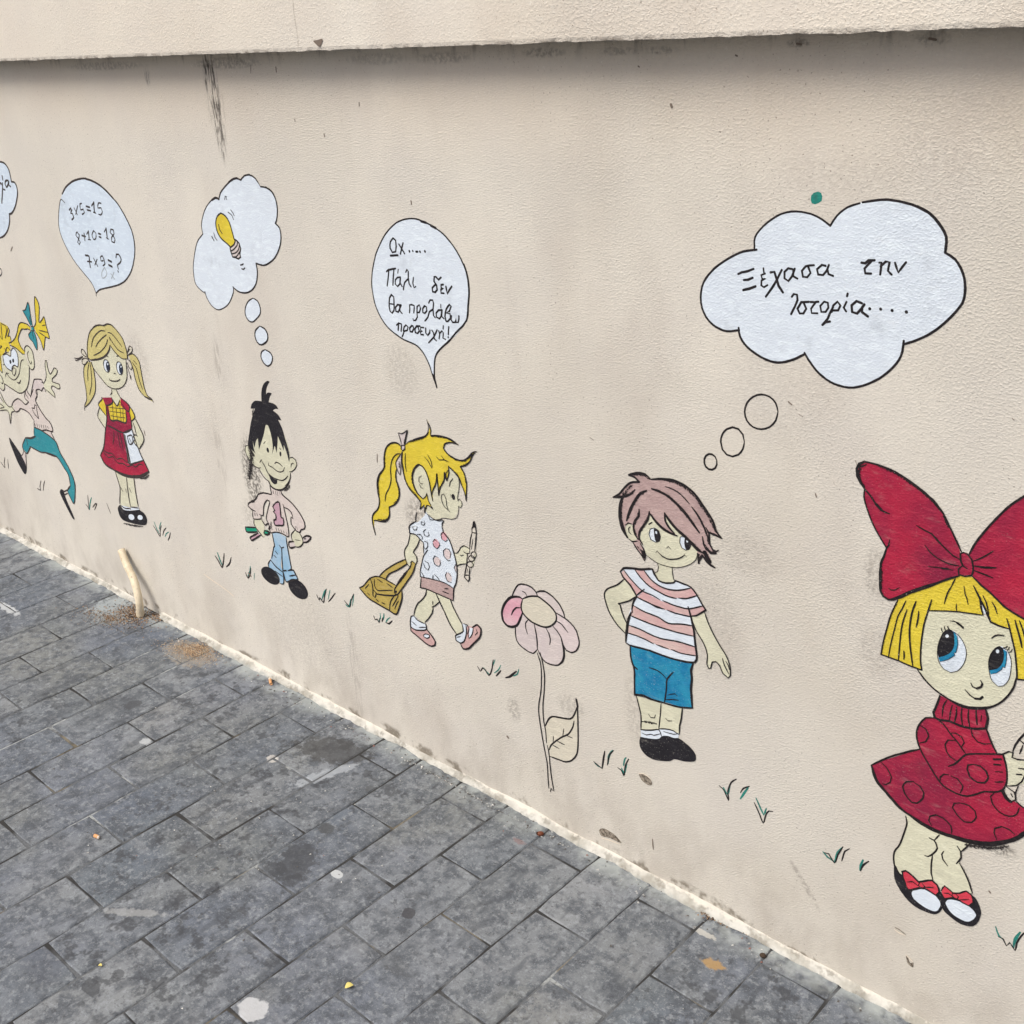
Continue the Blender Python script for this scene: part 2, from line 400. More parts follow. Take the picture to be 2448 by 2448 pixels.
# ------------------------------------------------------------------ the mural
ART = [
 ('painted_girl', 'painted girl with a giant red bow and red spotted dress, cut off at the right edge', [
  ('F', 'face', 'skin', 0, '-5802,7452* -5047,7631* -4933,7562* -4674,7543* -4622,7394 -4543,7114 -4501,6857 -4525,6669 -4610,6484 -4735,6322 -4870,6225 -5084,6154 -5271,6151 -5519,6214 -5709,6315 -5866,6460* -5810,6488* -5843,6641 -5855,6923 -5843,7209'),
  ('F', 'hair', 'yellow', 0, '-6255,7480* -6339,7213 -6385,6955 -6421,6725 -6438,6514* -6174,6506 -5960,6483 -5810,6488* -5843,6641 -5855,6923 -5843,7209 -5802,7452* -5414,7565 -5235,7603 -5047,7631* -5082,7733 -5107,7858* -5007,7704 -4933,7562* -4825,7545 -4674,7543* -4622,7394 -4569,7239 -4516,6988 -4491,6827* -4407,6845 -4340,6864 -4276,6902* -4309,7265 -4362,7511 -4438,7669 -4512,7742* -4669,7801 -4791,7854 -4967,7981 -5170,8115 -5256,8142* -5410,8122* -5581,8011 -5812,7839 -6111,7623'),
  ('F', 'eye', 'white', 0, '-5457,7256 -5341,7213 -5243,7095 -5204,6957 -5225,6796 -5297,6657 -5391,6593 -5494,6612 -5581,6722 -5612,6853 -5604,6969 -5561,7179'),
  ('F', 'iris', 'blue', 0, '-5418,7242 -5355,7167 -5338,7062 -5350,6933* -5379,6915* -5358,6888* -5448,6785 -5566,6706* -5591,6761* -5527,6827 -5460,6907 -5431,7001 -5433,7140'),
  ('F', 'pupil', 'black', 0, '-5561,7179 -5494,7257 -5424,7240 -5394,7126 -5393,6987 -5456,6867 -5584,6764* -5611,6839 -5607,6996'),
  ('F', 'glint', 'white', 0, '-5476,7153 -5479,7135 -5491,7121 -5505,7116 -5519,7122 -5525,7136 -5522,7153 -5511,7167 -5496,7173 -5483,7167'),
  ('F', 'eye', 'white', 0, '-4778,7232 -4671,7216 -4604,7091 -4587,6948 -4597,6780 -4654,6661 -4721,6622 -4810,6671 -4865,6790 -4894,6945 -4879,7074'),
  ('F', 'iris', 'blue', 0, '-4728,7209 -4673,7188 -4660,7071 -4668,6939* -4698,6941* -4705,6898* -4767,6819 -4851,6767* -4869,6823* -4799,6897 -4740,7001 -4741,7110'),
  ('F', 'pupil', 'black', 0, '-4879,7074 -4832,7186 -4779,7239 -4730,7222 -4701,7097 -4714,6983 -4774,6879 -4869,6823* -4894,6945'),
  ('F', 'glint', 'white', 0, '-4770,7158 -4772,7139 -4784,7124 -4799,7119 -4813,7125 -4819,7140 -4817,7159 -4805,7174 -4790,7179 -4776,7173'),
  ('L', '', 'black', 104, '-5457,7256 -5341,7213 -5243,7095 -5204,6957 -5225,6796 -5297,6657 -5391,6593 -5494,6612 -5579,6709 -5612,6853 -5607,6996 -5561,7179'),
  ('L', '', 'black', 78, '-5358,7194 -5336,7063 -5350,6933* -5377,6913* -5358,6888* -5448,6785 -5566,6706'),
  ('L', '', 'black', 100, '-4778,7235 -4671,7216 -4604,7091 -4587,6948 -4597,6780 -4654,6661 -4720,6619 -4810,6671 -4865,6790 -4894,6945 -4879,7074 -4832,7186'),
  ('L', '', 'black', 75, '-4673,7188 -4660,7071 -4668,6939* -4698,6941* -4705,6898* -4767,6819 -4851,6767'),
  ('L', '', 'black', 182, '-5548,7170 -5584,7213 -5593,7245'),
  ('L', '', 'black', 181, '-5522,7220 -5546,7254 -5553,7290'),
  ('L', '', 'black', 180, '-5469,7252 -5493,7272 -5504,7298'),
  ('L', '', 'black', 172, '-4719,7233 -4688,7248 -4675,7275'),
  ('L', '', 'black', 172, '-4676,7214 -4652,7236 -4648,7274'),
  ('L', '', 'black', 172, '-4650,7190 -4617,7208 -4606,7255'),
  ('L', '', 'black', 153, '-5483,7396 -5423,7408 -5360,7399 -5294,7353'),
  ('L', '', 'black', 331, '-5378,7396 -5334,7380 -5292,7351'),
  ('L', '', 'black', 271, '-4892,7325 -4853,7375 -4809,7403 -4734,7415'),
  ('L', '', 'black', 257, '-5096,6534 -5069,6488 -5007,6477 -4951,6526 -4935,6582 -4971,6624'),
  ('L', '', 'black', 334, '-5007,6479 -4951,6526 -4939,6580'),
  ('L', '', 'black', 207, '-5165,6401 -5090,6338 -5014,6311 -4942,6332 -4911,6386'),
  ('L', '', 'black', 336, '-5014,6311 -4942,6334 -4913,6379'),
  ('L', '', 'black', 286, '-5873,6464 -5709,6308 -5518,6200 -5270,6137 -5082,6140 -4869,6219 -4733,6308 -4608,6470 -4525,6669 -4501,6857'),
  ('L', '', 'black', 497, '-5359,6148 -5231,6124 -5081,6133 -4868,6212 -4755,6283'),
  ('L', '', 'black', 243, '-6255,7480 -6339,7213 -6385,6955 -6421,6725 -6438,6514* -6174,6506* -5960,6483 -5809,6481* -5843,6641 -5855,6923 -5843,7209 -5802,7452 -5768,7635'),
  ('L', '', 'black', 203, '-5802,7452* -5594,7516 -5414,7565 -5235,7597 -5044,7630'),
  ('L', '', 'black', 296, '-5214,8023 -5150,7924 -5107,7858 -5082,7733 -5044,7632'),
  ('L', '', 'black', 295, '-5107,7858 -5007,7704 -4933,7562* -4825,7541 -4674,7543'),
  ('L', '', 'black', 370, '-5037,7761 -4992,7669 -4939,7567'),
  ('L', '', 'black', 243, '-4730,7683 -4692,7597 -4622,7394 -4569,7239 -4516,6988 -4491,6827* -4404,6846 -4275,6895* -4307,7266 -4362,7511 -4438,7669'),
  ('L', '', 'black', 190, '-6137,7504 -6180,7364 -6234,7220 -6268,6994 -6306,6722 -6322,6497'),
  ('L', '', 'black', 217, '-6109,7366 -6146,7192 -6165,7029 -6170,6770 -6168,6509'),
  ('L', '', 'black', 268, '-5989,7544 -6034,7328 -6044,7071 -6016,6824 -5948,6502'),
  ('L', '', 'black', 238, '-5937,7401 -5936,7276 -5952,7137'),
  ('L', '', 'black', 300, '-6099,6693 -6088,6625 -6088,6560'),
  ('L', '', 'black', 203, '-5512,7931 -5560,7796 -5587,7631'),
  ('L', '', 'black', 175, '-5344,7983 -5318,7872 -5287,7814 -5260,7723'),
  ('L', '', 'black', 177, '-5420,7685 -5417,7625 -5402,7569'),
  ('L', '', 'black', 221, '-5076,7921 -5021,7832 -4968,7664'),
  ('L', '', 'black', 220, '-4948,7862 -4901,7805 -4862,7712'),
  ('L', '', 'black', 265, '-4620,7693 -4574,7570 -4525,7454 -4485,7322'),
  ('L', '', 'black', 216, '-4564,7705 -4508,7593 -4457,7452'),
  ('F', 'highlight', 'white', 0, '-5089,7798* -5007,7704* -4992,7669* -5031,7650* -5062,7713*'),
  ('F', 'hair_bow', 'red', 0, '-6908,9459 -6996,9407 -7030,9321 -7009,9207 -6950,9128 -6885,9051* -6882,8919 -6831,8771 -6738,8580 -6633,8419 -6488,8241* -6516,8097 -6553,7976 -6548,7742 -6525,7539 -6479,7468 -6397,7438 -6320,7463 -6112,7626 -5813,7842 -5581,8013 -5422,8121* -5450,8165 -5414,8281 -5442,8443* -5507,8606 -5622,8794 -5735,8970 -5895,9122 -6065,9234 -6259,9329 -6454,9405 -6648,9445 -6804,9456'),
  ('F', 'hair_bow', 'red', 0, '-5324,8451* -5252,8664 -5137,8885 -4992,9123 -4867,9302 -4718,9460 -4508,9665 -4262,9793 -4132,9754 -4131,9591 -4170,9251 -4165,8891 -4078,8549 -4043,8123 -4111,7808 -4286,7710 -4513,7749 -4669,7802 -4791,7854 -4968,7981 -5105,8059 -5246,8161* -5244,8253 -5260,8352'),
  ('F', 'bow_knot', 'red', 0, '-5398,8475 -5442,8443 -5416,8307* -5448,8206 -5429,8132 -5350,8129 -5259,8170 -5249,8303 -5279,8412 -5338,8472'),
  ('L', '', 'black', 281, '-5428,8473 -5507,8606 -5622,8794 -5735,8970 -5895,9122 -6065,9234 -6259,9329 -6454,9405 -6648,9445 -6804,9456 -6914,9458 -6996,9407 -7030,9321 -7009,9207 -6950,9128 -6885,9051 -6779,8957 -6678,8836 -6609,8787 -6485,8766'),
  ('L', '', 'black', 444, '-5735,8970 -5895,9122 -6000,9192'),
  ('L', '', 'black', 444, '-6914,9449 -6995,9394 -7023,9322 -7002,9209 -6950,9128 -6886,9064'),
  ('L', '', 'black', 443, '-6693,8859 -6610,8794'),
  ('L', '', 'black', 237, '-6885,9051 -6882,8919 -6831,8771 -6738,8580 -6633,8419 -6487,8235* -6459,8290 -6453,8373'),
  ('L', '', 'black', 343, '-6488,8241 -6516,8097 -6553,7976 -6551,7741 -6525,7539 -6479,7468 -6397,7438 -6320,7463 -6112,7626 -5813,7842 -5581,8013 -5421,8115'),
  ('L', '', 'black', 525, '-6359,7453 -6234,7532 -6088,7654 -5896,7789 -5696,7925'),
  ('L', '', 'black', 225, '-6084,8692 -5962,8652 -5861,8627 -5755,8538 -5623,8444 -5533,8385 -5440,8359'),
  ('L', '', 'black', 350, '-5861,8627 -5755,8538 -5689,8491'),
  ('L', '', 'black', 201, '-5942,8434 -5860,8351 -5730,8282 -5568,8250 -5436,8262'),
  ('L', '', 'black', 177, '-5864,8126 -5754,8149 -5657,8160 -5518,8175'),
  ('L', '', 'black', 277, '-5669,8156 -5584,8171'),
  ('L', '', 'black', 187, '-6412,7623 -6371,7603 -6319,7617 -6250,7677'),
  ('L', '', 'black', 271, '-5398,8477 -5442,8443 -5426,8343 -5389,8275 -5327,8251'),
  ('L', '', 'black', 246, '-5398,8477 -5337,8460 -5277,8399 -5248,8291 -5259,8170 -5350,8129 -5429,8132 -5445,8207 -5396,8280'),
  ('L', '', 'black', 301, '-5325,8463 -5252,8664 -5137,8885 -4992,9123 -4867,9302 -4718,9460 -4508,9665 -4262,9793 -4132,9754 -4131,9591 -4170,9251 -4165,8891 -4078,8549 -4043,8123 -4111,7808 -4286,7710 -4513,7749 -4669,7802 -4791,7854 -4968,7981 -5105,8059 -5246,8161'),
  ('L', '', 'black', 217, '-5258,8385 -5181,8440 -5096,8516 -5014,8603'),
  ('L', '', 'black', 314, '-5233,8321 -5100,8337 -4948,8376'),
  ('L', '', 'black', 243, '-5244,8255 -5125,8239 -4976,8218'),
  ('L', '', 'black', 201, '-5473,8053 -5512,7934'),
  ('F', 'dress', 'red', 0, '-5721,5140* -6014,4910 -6275,4692 -6442,4545* -6345,4314 -6162,4156 -5936,3988 -5791,3928 -5509,3857 -5238,3848 -4850,3919 -4541,4031 -4253,4242 -4113,4421 -3965,4662 -3871,4857* -3989,4859 -4165,4848 -4304,4885 -4398,4855 -4459,4961 -4589,5020* -5085,4942 -5488,5066'),
  ('F', 'sweater', 'red', 0, '-5549,5779* -5363,5796 -5172,5801 -4927,5845 -4810,5902* -4714,5703 -4611,5543* -4531,5586* -4464,5374 -4432,5153 -4466,5018 -4578,4920 -4721,4860 -4930,4685 -5118,4634 -5319,4679 -5434,4781 -5615,5009 -5721,5147 -5776,5307 -5794,5437 -5761,5587 -5680,5718'),
  ('F', 'collar', 'red', 0, '-5502,6166* -5270,6141 -5083,6150 -4857,6220* -4815,6065 -4816,5899* -4985,5814 -5172,5794 -5351,5801 -5549,5779* -5574,5843 -5527,6024'),
  ('L', '', 'black', 373, '-5508,6170 -5533,6022 -5575,5857* -5549,5779* -5476,5765 -5338,5804 -5172,5794 -4986,5821 -4815,5896* -4804,6070 -4856,6213'),
  ('L', '', 'black', 215, '-5402,6132 -5442,6014 -5444,5837'),
  ('L', '', 'black', 214, '-5318,6086 -5332,5941 -5334,5823'),
  ('L', '', 'black', 240, '-5257,6074 -5244,5948 -5262,5808'),
  ('L', '', 'black', 239, '-5177,6091 -5174,5962 -5142,5814'),
  ('L', '', 'black', 237, '-5081,6101 -5075,5973 -5037,5829'),
  ('L', '', 'black', 288, '-4981,6148 -4965,6032 -4939,5906'),
  ('L', '', 'black', 208, '-4897,6082 -4895,5982'),
  ('L', '', 'black', 272, '-5548,5772 -5617,5748 -5680,5718 -5760,5580 -5792,5438 -5776,5307 -5709,5153 -5617,5024 -5436,4796 -5319,4687 -5119,4642 -4954,4669 -4812,4779 -4721,4860 -4578,4920 -4477,5005 -4438,5150 -4464,5374 -4537,5583* -4765,5490 -4943,5412 -5050,5350 -5126,5226 -5193,5121 -5276,5046'),
  ('L', '', 'black', 244, '-5548,5772 -5421,5728 -5306,5612 -5166,5493 -5038,5355'),
  ('L', '', 'black', 287, '-4810,5902 -4714,5703 -4611,5543'),
  ('L', '', 'black', 320, '-5716,5157 -5887,5036 -6146,4836 -6329,4660 -6446,4540'),
  ('L', '', 'black', 536, '-6442,4545 -6345,4314 -6162,4156 -5936,3988 -5791,3928'),
  ('L', '', 'black', 637, '-5806,3937 -5509,3857 -5238,3848 -4849,3912 -4540,4024 -4252,4234 -4095,4445 -3954,4667'),
  ('L', '', 'black', 776, '-5238,3848 -4848,3904 -4540,4016 -4252,4227'),
  ('L', '', 'black', 207, '-6294,4667 -6198,4607 -6109,4471 -6122,4369 -6187,4298 -6243,4288'),
  ('L', '', 'black', 261, '-5763,4551 -5869,4502 -5921,4383 -5877,4275 -5757,4171 -5677,4194 -5593,4330 -5589,4427 -5650,4509 -5762,4544'),
  ('L', '', 'black', 222, '-5040,4508 -5126,4459 -5144,4372 -5069,4283 -4945,4211 -4846,4252 -4788,4375 -4817,4469 -4913,4523 -5040,4508'),
  ('L', '', 'black', 229, '-5418,3903 -5472,3972 -5460,4059 -5372,4126 -5265,4123 -5137,4043 -5111,3913'),
  ('L', '', 'black', 216, '-4464,4133 -4513,4233 -4510,4312 -4419,4389 -4320,4392 -4229,4347'),
  ('L', '', 'black', 213, '-4587,4893 -4629,4820 -4592,4716 -4482,4618 -4345,4609 -4245,4689 -4224,4819'),
  ('L', '', 'black', 223, '-5752,5560 -5664,5537 -5607,5425 -5644,5318 -5731,5258'),
  ('L', '', 'black', 218, '-5214,5525 -5320,5487 -5356,5397 -5326,5289 -5268,5224 -5174,5190'),
  ('L', '', 'black', 215, '-5288,5620 -5220,5649 -5128,5614 -5089,5542 -5123,5438'),
  ('L', '', 'black', 211, '-5015,5794 -4986,5703 -4904,5636 -4818,5636 -4724,5681'),
  ('L', '', 'black', 268, '-4925,5241 -4996,5194 -5000,5117 -4952,5018 -4833,4967 -4736,5004 -4693,5122 -4734,5208 -4826,5256 -4925,5241'),
  ('L', '', 'black', 223, '-5370,4733 -5371,4810 -5326,4885 -5256,4909'),
  ('L', '', 'black', 220, '-5217,4904 -5119,4896 -5033,4813 -5058,4678'),
  ('L', '', 'black', 287, '-4655,5447 -4556,5491'),
  ('L', '', 'black', 262, '-4640,5366 -4552,5397'),
  ('L', '', 'black', 262, '-4609,5257 -4510,5295'),
  ('L', '', 'black', 264, '-4596,5084 -4480,5141'),
  ('F', 'hand', 'skin', 0, '-4525,5588* -4443,5661 -4375,5589 -4292,5597 -4156,5643* -4108,5535* -4143,5433 -4142,5331 -4267,5185 -4420,5099* -4458,5377'),
  ('F', 'pencil', 'penwood', 0, '-4404,5634* -4394,5754* -4354,5915* -4268,6079* -4183,6143* -4138,6063* -4194,5855* -4259,5612* -4352,5599*'),
  ('F', 'pencil', 'penwood', 0, '-4447,5071* -4288,5160* -4309,5032* -4283,4910* -4350,4863* -4421,4949*'),
  ('L', '', 'black', 257, '-4611,5543 -4532,5593 -4467,5658 -4408,5669 -4411,5588 -4338,5584 -4225,5627'),
  ('L', '', 'black', 303, '-4416,5687 -4393,5798 -4353,5908* -4268,6079* -4183,6143'),
  ('L', '', 'black', 253, '-4353,5908* -4288,5872 -4227,5841'),
  ('L', '', 'black', 254, '-4292,5841 -4321,5685'),
  ('L', '', 'black', 230, '-4311,5451 -4239,5469 -4189,5527'),
  ('L', '', 'black', 232, '-4322,5343 -4253,5368'),
  ('L', '', 'black', 207, '-4432,5093 -4301,5162 -4240,5256 -4214,5386'),
  ('L', '', 'black', 236, '-4430,5079 -4322,5041 -4285,4924 -4339,4869 -4405,4912 -4464,5004'),
  ('L', '', 'black', 527, '-4473,4977 -4415,4892 -4350,4863'),
  ('L', '', 'black', 208, '-4277,5166 -4300,5051 -4290,4922'),
  ('L', '', 'black', 183, '-4359,4993 -4331,4955'),
  ('L', '', 'black', 261, '-4283,4910 -4217,4867 -4142,4837'),
  ('F', 'leg', 'skin', 0, '-5825,3913* -5798,3763 -5829,3550 -5879,3307 -5949,3119 -5943,2952 -5864,2789 -5689,2748 -5548,2757 -5313,2921* -5360,3130 -5356,3381 -5288,3532 -5358,3692 -5277,3830*'),
  ('F', 'leg', 'skin', 0, '-5277,3830* -5358,3692 -5288,3532 -5356,3381 -5360,3130 -5299,2929* -5181,2843 -5003,2825 -4714,3005* -4773,3186 -4946,3452 -4927,3592 -4942,3680 -4810,3910*'),
  ('L', '', 'black', 272, '-5829,3879 -5798,3763 -5829,3550 -5879,3307 -5950,3135 -5952,2981 -5911,2832 -5831,2739'),
  ('L', '', 'black', 263, '-5437,3667 -5355,3661 -5296,3544 -5346,3420 -5419,3323 -5473,3311'),
  ('L', '', 'black', 260, '-5287,3801 -5349,3672'),
  ('L', '', 'black', 266, '-5356,3381 -5359,3197 -5344,3038 -5306,2925'),
  ('L', '', 'black', 256, '-5007,3735 -4947,3662 -4930,3558 -4988,3416'),
  ('L', '', 'black', 254, '-4821,3896 -4874,3780 -4935,3676'),
  ('L', '', 'black', 232, '-5195,3540 -5221,3469 -5193,3385 -5111,3306'),
  ('L', '', 'black', 257, '-4946,3452 -4853,3323 -4773,3186 -4702,3012'),
  ('F', 'shoe', 'black', 0, '-5930,2891 -5834,2771* -5545,2725 -5190,2787 -5116,2592 -5123,2452 -5187,2328 -5294,2275 -5504,2265 -5652,2320 -5808,2458 -5909,2627'),
  ('F', 'shoe', 'black', 0, '-5184,2723 -4996,2762 -4697,2965 -4611,2898 -4540,2723 -4570,2521 -4650,2397 -4819,2348 -4987,2394 -5103,2463'),
  ('F', 'toe_cap', 'white', 0, '-5612,2516 -5537,2635 -5416,2686 -5261,2663 -5154,2554 -5193,2386 -5300,2341 -5456,2363 -5575,2416'),
  ('F', 'toe_cap', 'white', 0, '-5077,2614 -5018,2707 -4861,2755 -4699,2731 -4609,2633 -4697,2466 -4828,2436 -4982,2482'),
  ('F', 'shoe_bow', 'coral', 0, '-5796,2827 -5743,2872 -5626,2834 -5522,2772* -5351,2892 -5240,2878 -5187,2755 -5234,2670* -5332,2690 -5418,2711 -5513,2675 -5671,2535* -5738,2652'),
  ('F', 'shoe_bow', 'coral', 0, '-5164,2802 -5121,2919 -5008,2873 -4890,2906* -4793,3002 -4711,2974 -4671,2847 -4728,2756* -4822,2761 -4904,2781 -4984,2769 -5098,2687*'),
  ('L', '', 'black', 332, '-5774,2736 -5796,2827 -5743,2872 -5626,2834 -5522,2772* -5430,2840 -5326,2914 -5240,2878 -5187,2755 -5234,2670 -5332,2690 -5417,2702 -5485,2673 -5671,2535 -5738,2652 -5782,2748'),
  ('L', '', 'black', 263, '-5164,2802 -5121,2919 -5022,2882 -4979,2856 -4890,2906* -4793,3002 -4711,2974 -4671,2847 -4728,2756 -4822,2761 -4904,2781 -4984,2769 -5098,2687 -5151,2742'),
  ('L', '', 'black', 241, '-5507,2763 -5522,2703 -5443,2679 -5421,2743 -5466,2777'),
  ('L', '', 'black', 243, '-5697,2675 -5616,2728 -5529,2700'),
  ('L', '', 'black', 239, '-5419,2727 -5287,2792'),
  ('L', '', 'black', 205, '-4992,2856 -4993,2797 -4916,2766 -4896,2835 -4953,2870'),
  ('L', '', 'black', 206, '-5114,2780 -5056,2812 -4993,2797'),
  ('L', '', 'black', 203, '-4878,2787 -4740,2869'),
  ('D', '', 'dry', 1239, '-4904,3812 -4653,3894 -4448,3985 -4288,4115'),
  ('D', '', 'dry', 913, '-6879,9426 -6967,9361 -6988,9291 -6953,9167 -6887,9077'),
  ('D', '', 'dry', 627, '-6711,9431 -6491,9391 -6257,9303 -6063,9209 -5893,9097'),
  ('D', '', 'dry', 673, '-6544,7951 -6528,7748 -6508,7572'),
  ('D', '', 'dry', 737, '-5619,8769 -5732,8933'),
 ]),
 ('painted_grass', "painted tuft of dark green grass below the giant bow girl's shoes", [
  ('L', '', 'teal', 279, '-4310,2591 -4250,2460 -4181,2418'),
  ('L', '', 'black', 276, '-4254,2433 -4183,2434 -4120,2338 -4079,2422 -3991,2325 -3983,2472 -3939,2632 -3880,2766'),
  ('L', '', 'teal', 471, '-4021,2365 -4014,2520 -3959,2694'),
 ]),
 ('painted_grass', "small painted grass blade pair just left of the giant bow girl's legs", [
  ('L', '', 'teal', 492, '-6489,2467 -6488,2556 -6453,2697'),
  ('L', '', 'black', 357, '-6481,2463 -6445,2596 -6357,2722'),
 ]),
 ('painted_boy', 'painted boy with mauve hair, pink striped shirt and blue shorts', [
  ('F', 'neck', 'skin', 0, '-10505,6843* -10474,6766 -10482,6678 -10569,6609* -10475,6494 -10317,6506 -10162,6575* -10185,6724 -10186,6865*'),
  ('F', 'face', 'skin', 0, '-10657,7712* -10816,7448 -10882,7290 -10868,7152* -10788,7089 -10726,6922 -10536,6848 -10317,6827 -10086,6866 -9859,6989 -9726,7110 -9690,7230 -9758,7348 -9864,7510 -10089,7640 -10317,7785*'),
  ('F', 'ear', 'skin', 0, '-11146,7382 -11172,7312 -11149,7218 -11110,7114 -11030,7087 -10948,7109 -10900,7165 -10979,7264 -11017,7395 -11073,7416'),
  ('F', 'eye', 'white', 0, '-10443,7396 -10437,7315 -10475,7241 -10544,7202 -10618,7213 -10667,7271 -10673,7352 -10633,7426 -10564,7464 -10492,7453'),
  ('F', 'pupil', 'black', 0, '-10565,7452 -10471,7442 -10433,7328 -10472,7233 -10527,7215 -10558,7294 -10568,7389'),
  ('F', 'glint', 'white', 0, '-10503,7399 -10502,7383 -10508,7369 -10519,7364 -10531,7368 -10539,7381 -10541,7397 -10534,7411 -10523,7416 -10511,7412'),
  ('F', 'eye', 'white', 0, '-9824,7430 -9816,7348 -9851,7274 -9917,7236 -9988,7248 -10037,7307 -10045,7390 -10008,7464 -9943,7501 -9872,7488'),
  ('F', 'pupil', 'black', 0, '-9945,7474* -9818,7440* -9810,7361 -9861,7251 -9921,7247 -9952,7335'),
  ('F', 'glint', 'white', 0, '-9880,7406 -9879,7393 -9886,7381 -9896,7376 -9907,7378 -9914,7388 -9915,7401 -9908,7413 -9898,7418 -9887,7416'),
  ('F', 'hair', 'mauve', 0, '-11075,8296* -10932,8370 -10744,8392 -10621,8333* -10392,8386 -10167,8412 -9945,8372 -9768,8283 -9607,8125 -9461,7965 -9387,7852 -9342,7731 -9233,7634* -9355,7648 -9492,7678* -9469,7603 -9452,7474 -9393,7382 -9292,7404* -9363,7323 -9493,7327* -9433,7181 -9417,7104 -9344,7084* -9445,7082 -9564,7198 -9594,7217* -9637,7150 -9666,7073* -9696,7146 -9698,7269* -9788,7381 -9938,7462 -10104,7541 -10225,7631 -10347,7764* -10317,7635 -10225,7522 -10096,7447* -10271,7455 -10425,7510 -10564,7626 -10657,7698* -10705,7547 -10801,7396 -10866,7252 -10860,7126* -10805,7042 -10742,6903 -10767,6788* -10854,6899 -10950,7001 -11030,7079* -10900,7165* -10979,7264 -11017,7395 -11105,7414 -11172,7326 -11158,7216 -11111,7107* -11239,7223 -11285,7396 -11289,7579 -11245,7759 -11210,7865* -11423,7813* -11291,7901 -11175,8040 -11045,8166 -10871,8228* -10948,8284'),
  ('L', '', 'black', 148, '-10554,7469 -10643,7424 -10667,7320 -10629,7232 -10527,7211 -10449,7254 -10433,7342 -10471,7442 -10554,7469'),
  ('L', '', 'black', 144, '-9983,7477 -10035,7436 -10042,7338 -9997,7254 -9921,7234 -9839,7284'),
  ('L', '', 'black', 383, '-11423,7813 -11291,7901 -11175,8040 -11045,8166 -10863,8225* -10948,8284 -11075,8299* -10932,8367 -10744,8392 -10621,8326'),
  ('L', '', 'black', 495, '-11043,8324 -10932,8363 -10775,8381 -10698,8369'),
  ('L', '', 'black', 417, '-10621,8326 -10392,8386 -10167,8412 -9945,8372 -9768,8283 -9607,8125 -9461,7965 -9387,7852 -9342,7731 -9233,7634'),
  ('L', '', 'black', 469, '-9499,7676 -9369,7664 -9247,7637'),
  ('L', '', 'black', 333, '-9536,7746 -9477,7668 -9459,7472 -9393,7382 -9328,7381 -9290,7411'),
  ('L', '', 'black', 559, '-9509,7377 -9435,7323 -9349,7348'),
  ('L', '', 'black', 845, '-9551,7297 -9506,7228 -9461,7159'),
  ('L', '', 'black', 564, '-9594,7230 -9505,7147 -9431,7100 -9351,7082'),
  ('L', '', 'black', 427, '-9683,7233 -9667,7155 -9666,7073'),
  ('L', '', 'black', 482, '-9667,7127 -9594,7230'),
  ('L', '', 'black', 700, '-11210,7879 -11262,7726 -11282,7552 -11268,7400 -11222,7256 -11126,7139'),
  ('L', '', 'black', 611, '-11267,7471 -11221,7313 -11158,7187'),
  ('L', '', 'black', 453, '-11194,7862 -11292,7845 -11423,7810'),
  ('L', '', 'black', 357, '-11210,7865 -11097,7920 -11016,7981 -10951,8065'),
  ('L', '', 'black', 506, '-10708,8103 -10842,8023 -10938,7890 -11020,7745 -11086,7602 -11137,7448'),
  ('L', '', 'black', 390, '-10869,7727 -10878,7600 -10959,7495 -10993,7359 -10963,7240 -10900,7165'),
  ('L', '', 'black', 448, '-10656,7740 -10689,7593 -10785,7443 -10866,7309 -10875,7179 -10804,7099'),
  ('L', '', 'black', 496, '-10657,7712 -10564,7626 -10425,7524 -10271,7468 -10096,7447'),
  ('L', '', 'black', 434, '-10347,7791 -10332,7658 -10256,7555 -10149,7474'),
  ('L', '', 'black', 571, '-10347,7791 -10225,7659 -10089,7558 -9938,7476 -9803,7390 -9698,7310 -9566,7279'),
  ('L', '', 'black', 483, '-9923,7466 -9788,7394 -9669,7305'),
  ('L', '', 'black', 511, '-10607,8161 -10469,8154 -10317,8123 -10166,8053 -10016,7956 -9867,7833 -9762,7726 -9658,7619'),
  ('L', '', 'black', 621, '-10166,8053 -10016,7956 -9867,7833 -9792,7745'),
  ('L', '', 'black', 253, '-10332,8267 -10166,8253 -10017,8196 -9854,8077'),
  ('L', '', 'black', 362, '-9810,8035 -9691,7919 -9602,7795 -9528,7655 -9475,7535'),
  ('L', '', 'black', 336, '-9599,7568 -9568,7428 -9523,7346'),
  ('L', '', 'black', 274, '-11094,7119 -11030,7087 -10916,7125'),
  ('L', '', 'black', 273, '-11163,7357 -11105,7414 -11025,7414'),
  ('L', '', 'black', 273, '-11013,7084 -10918,6967 -10823,6880 -10767,6795 -10742,6903 -10789,7018 -10852,7100'),
  ('L', '', 'black', 606, '-10806,6956 -10767,6867'),
  ('L', '', 'black', 213, '-11058,7356 -11099,7317 -11092,7248 -11044,7218'),
  ('L', '', 'black', 207, '-10671,7503 -10608,7552'),
  ('L', '', 'black', 146, '-10309,7166 -10271,7205 -10217,7171'),
  ('L', '', 'black', 235, '-10496,7051 -10395,6988 -10286,6970 -10163,6998 -10041,7054 -9943,7138'),
  ('L', '', 'black', 149, '-10528,7014 -10496,7065'),
  ('L', '', 'black', 144, '-9951,7156 -9905,7111'),
  ('L', '', 'black', 132, '-10726,6915 -10536,6841 -10317,6827 -10086,6866 -9859,6982 -9726,7110 -9690,7230'),
  ('L', '', 'black', 135, '-10497,6831 -10474,6766 -10490,6676 -10561,6619'),
  ('L', '', 'black', 163, '-10193,6835 -10185,6724 -10162,6631 -10131,6605'),
  ('F', 'arm', 'skin', 0, '-11215,6306* -11361,6158 -11602,5993 -11666,5867 -11628,5696 -11546,5523 -11395,5357 -11193,5225* -11172,5447* -11270,5628 -11317,5795* -11097,5926 -10946,6056*'),
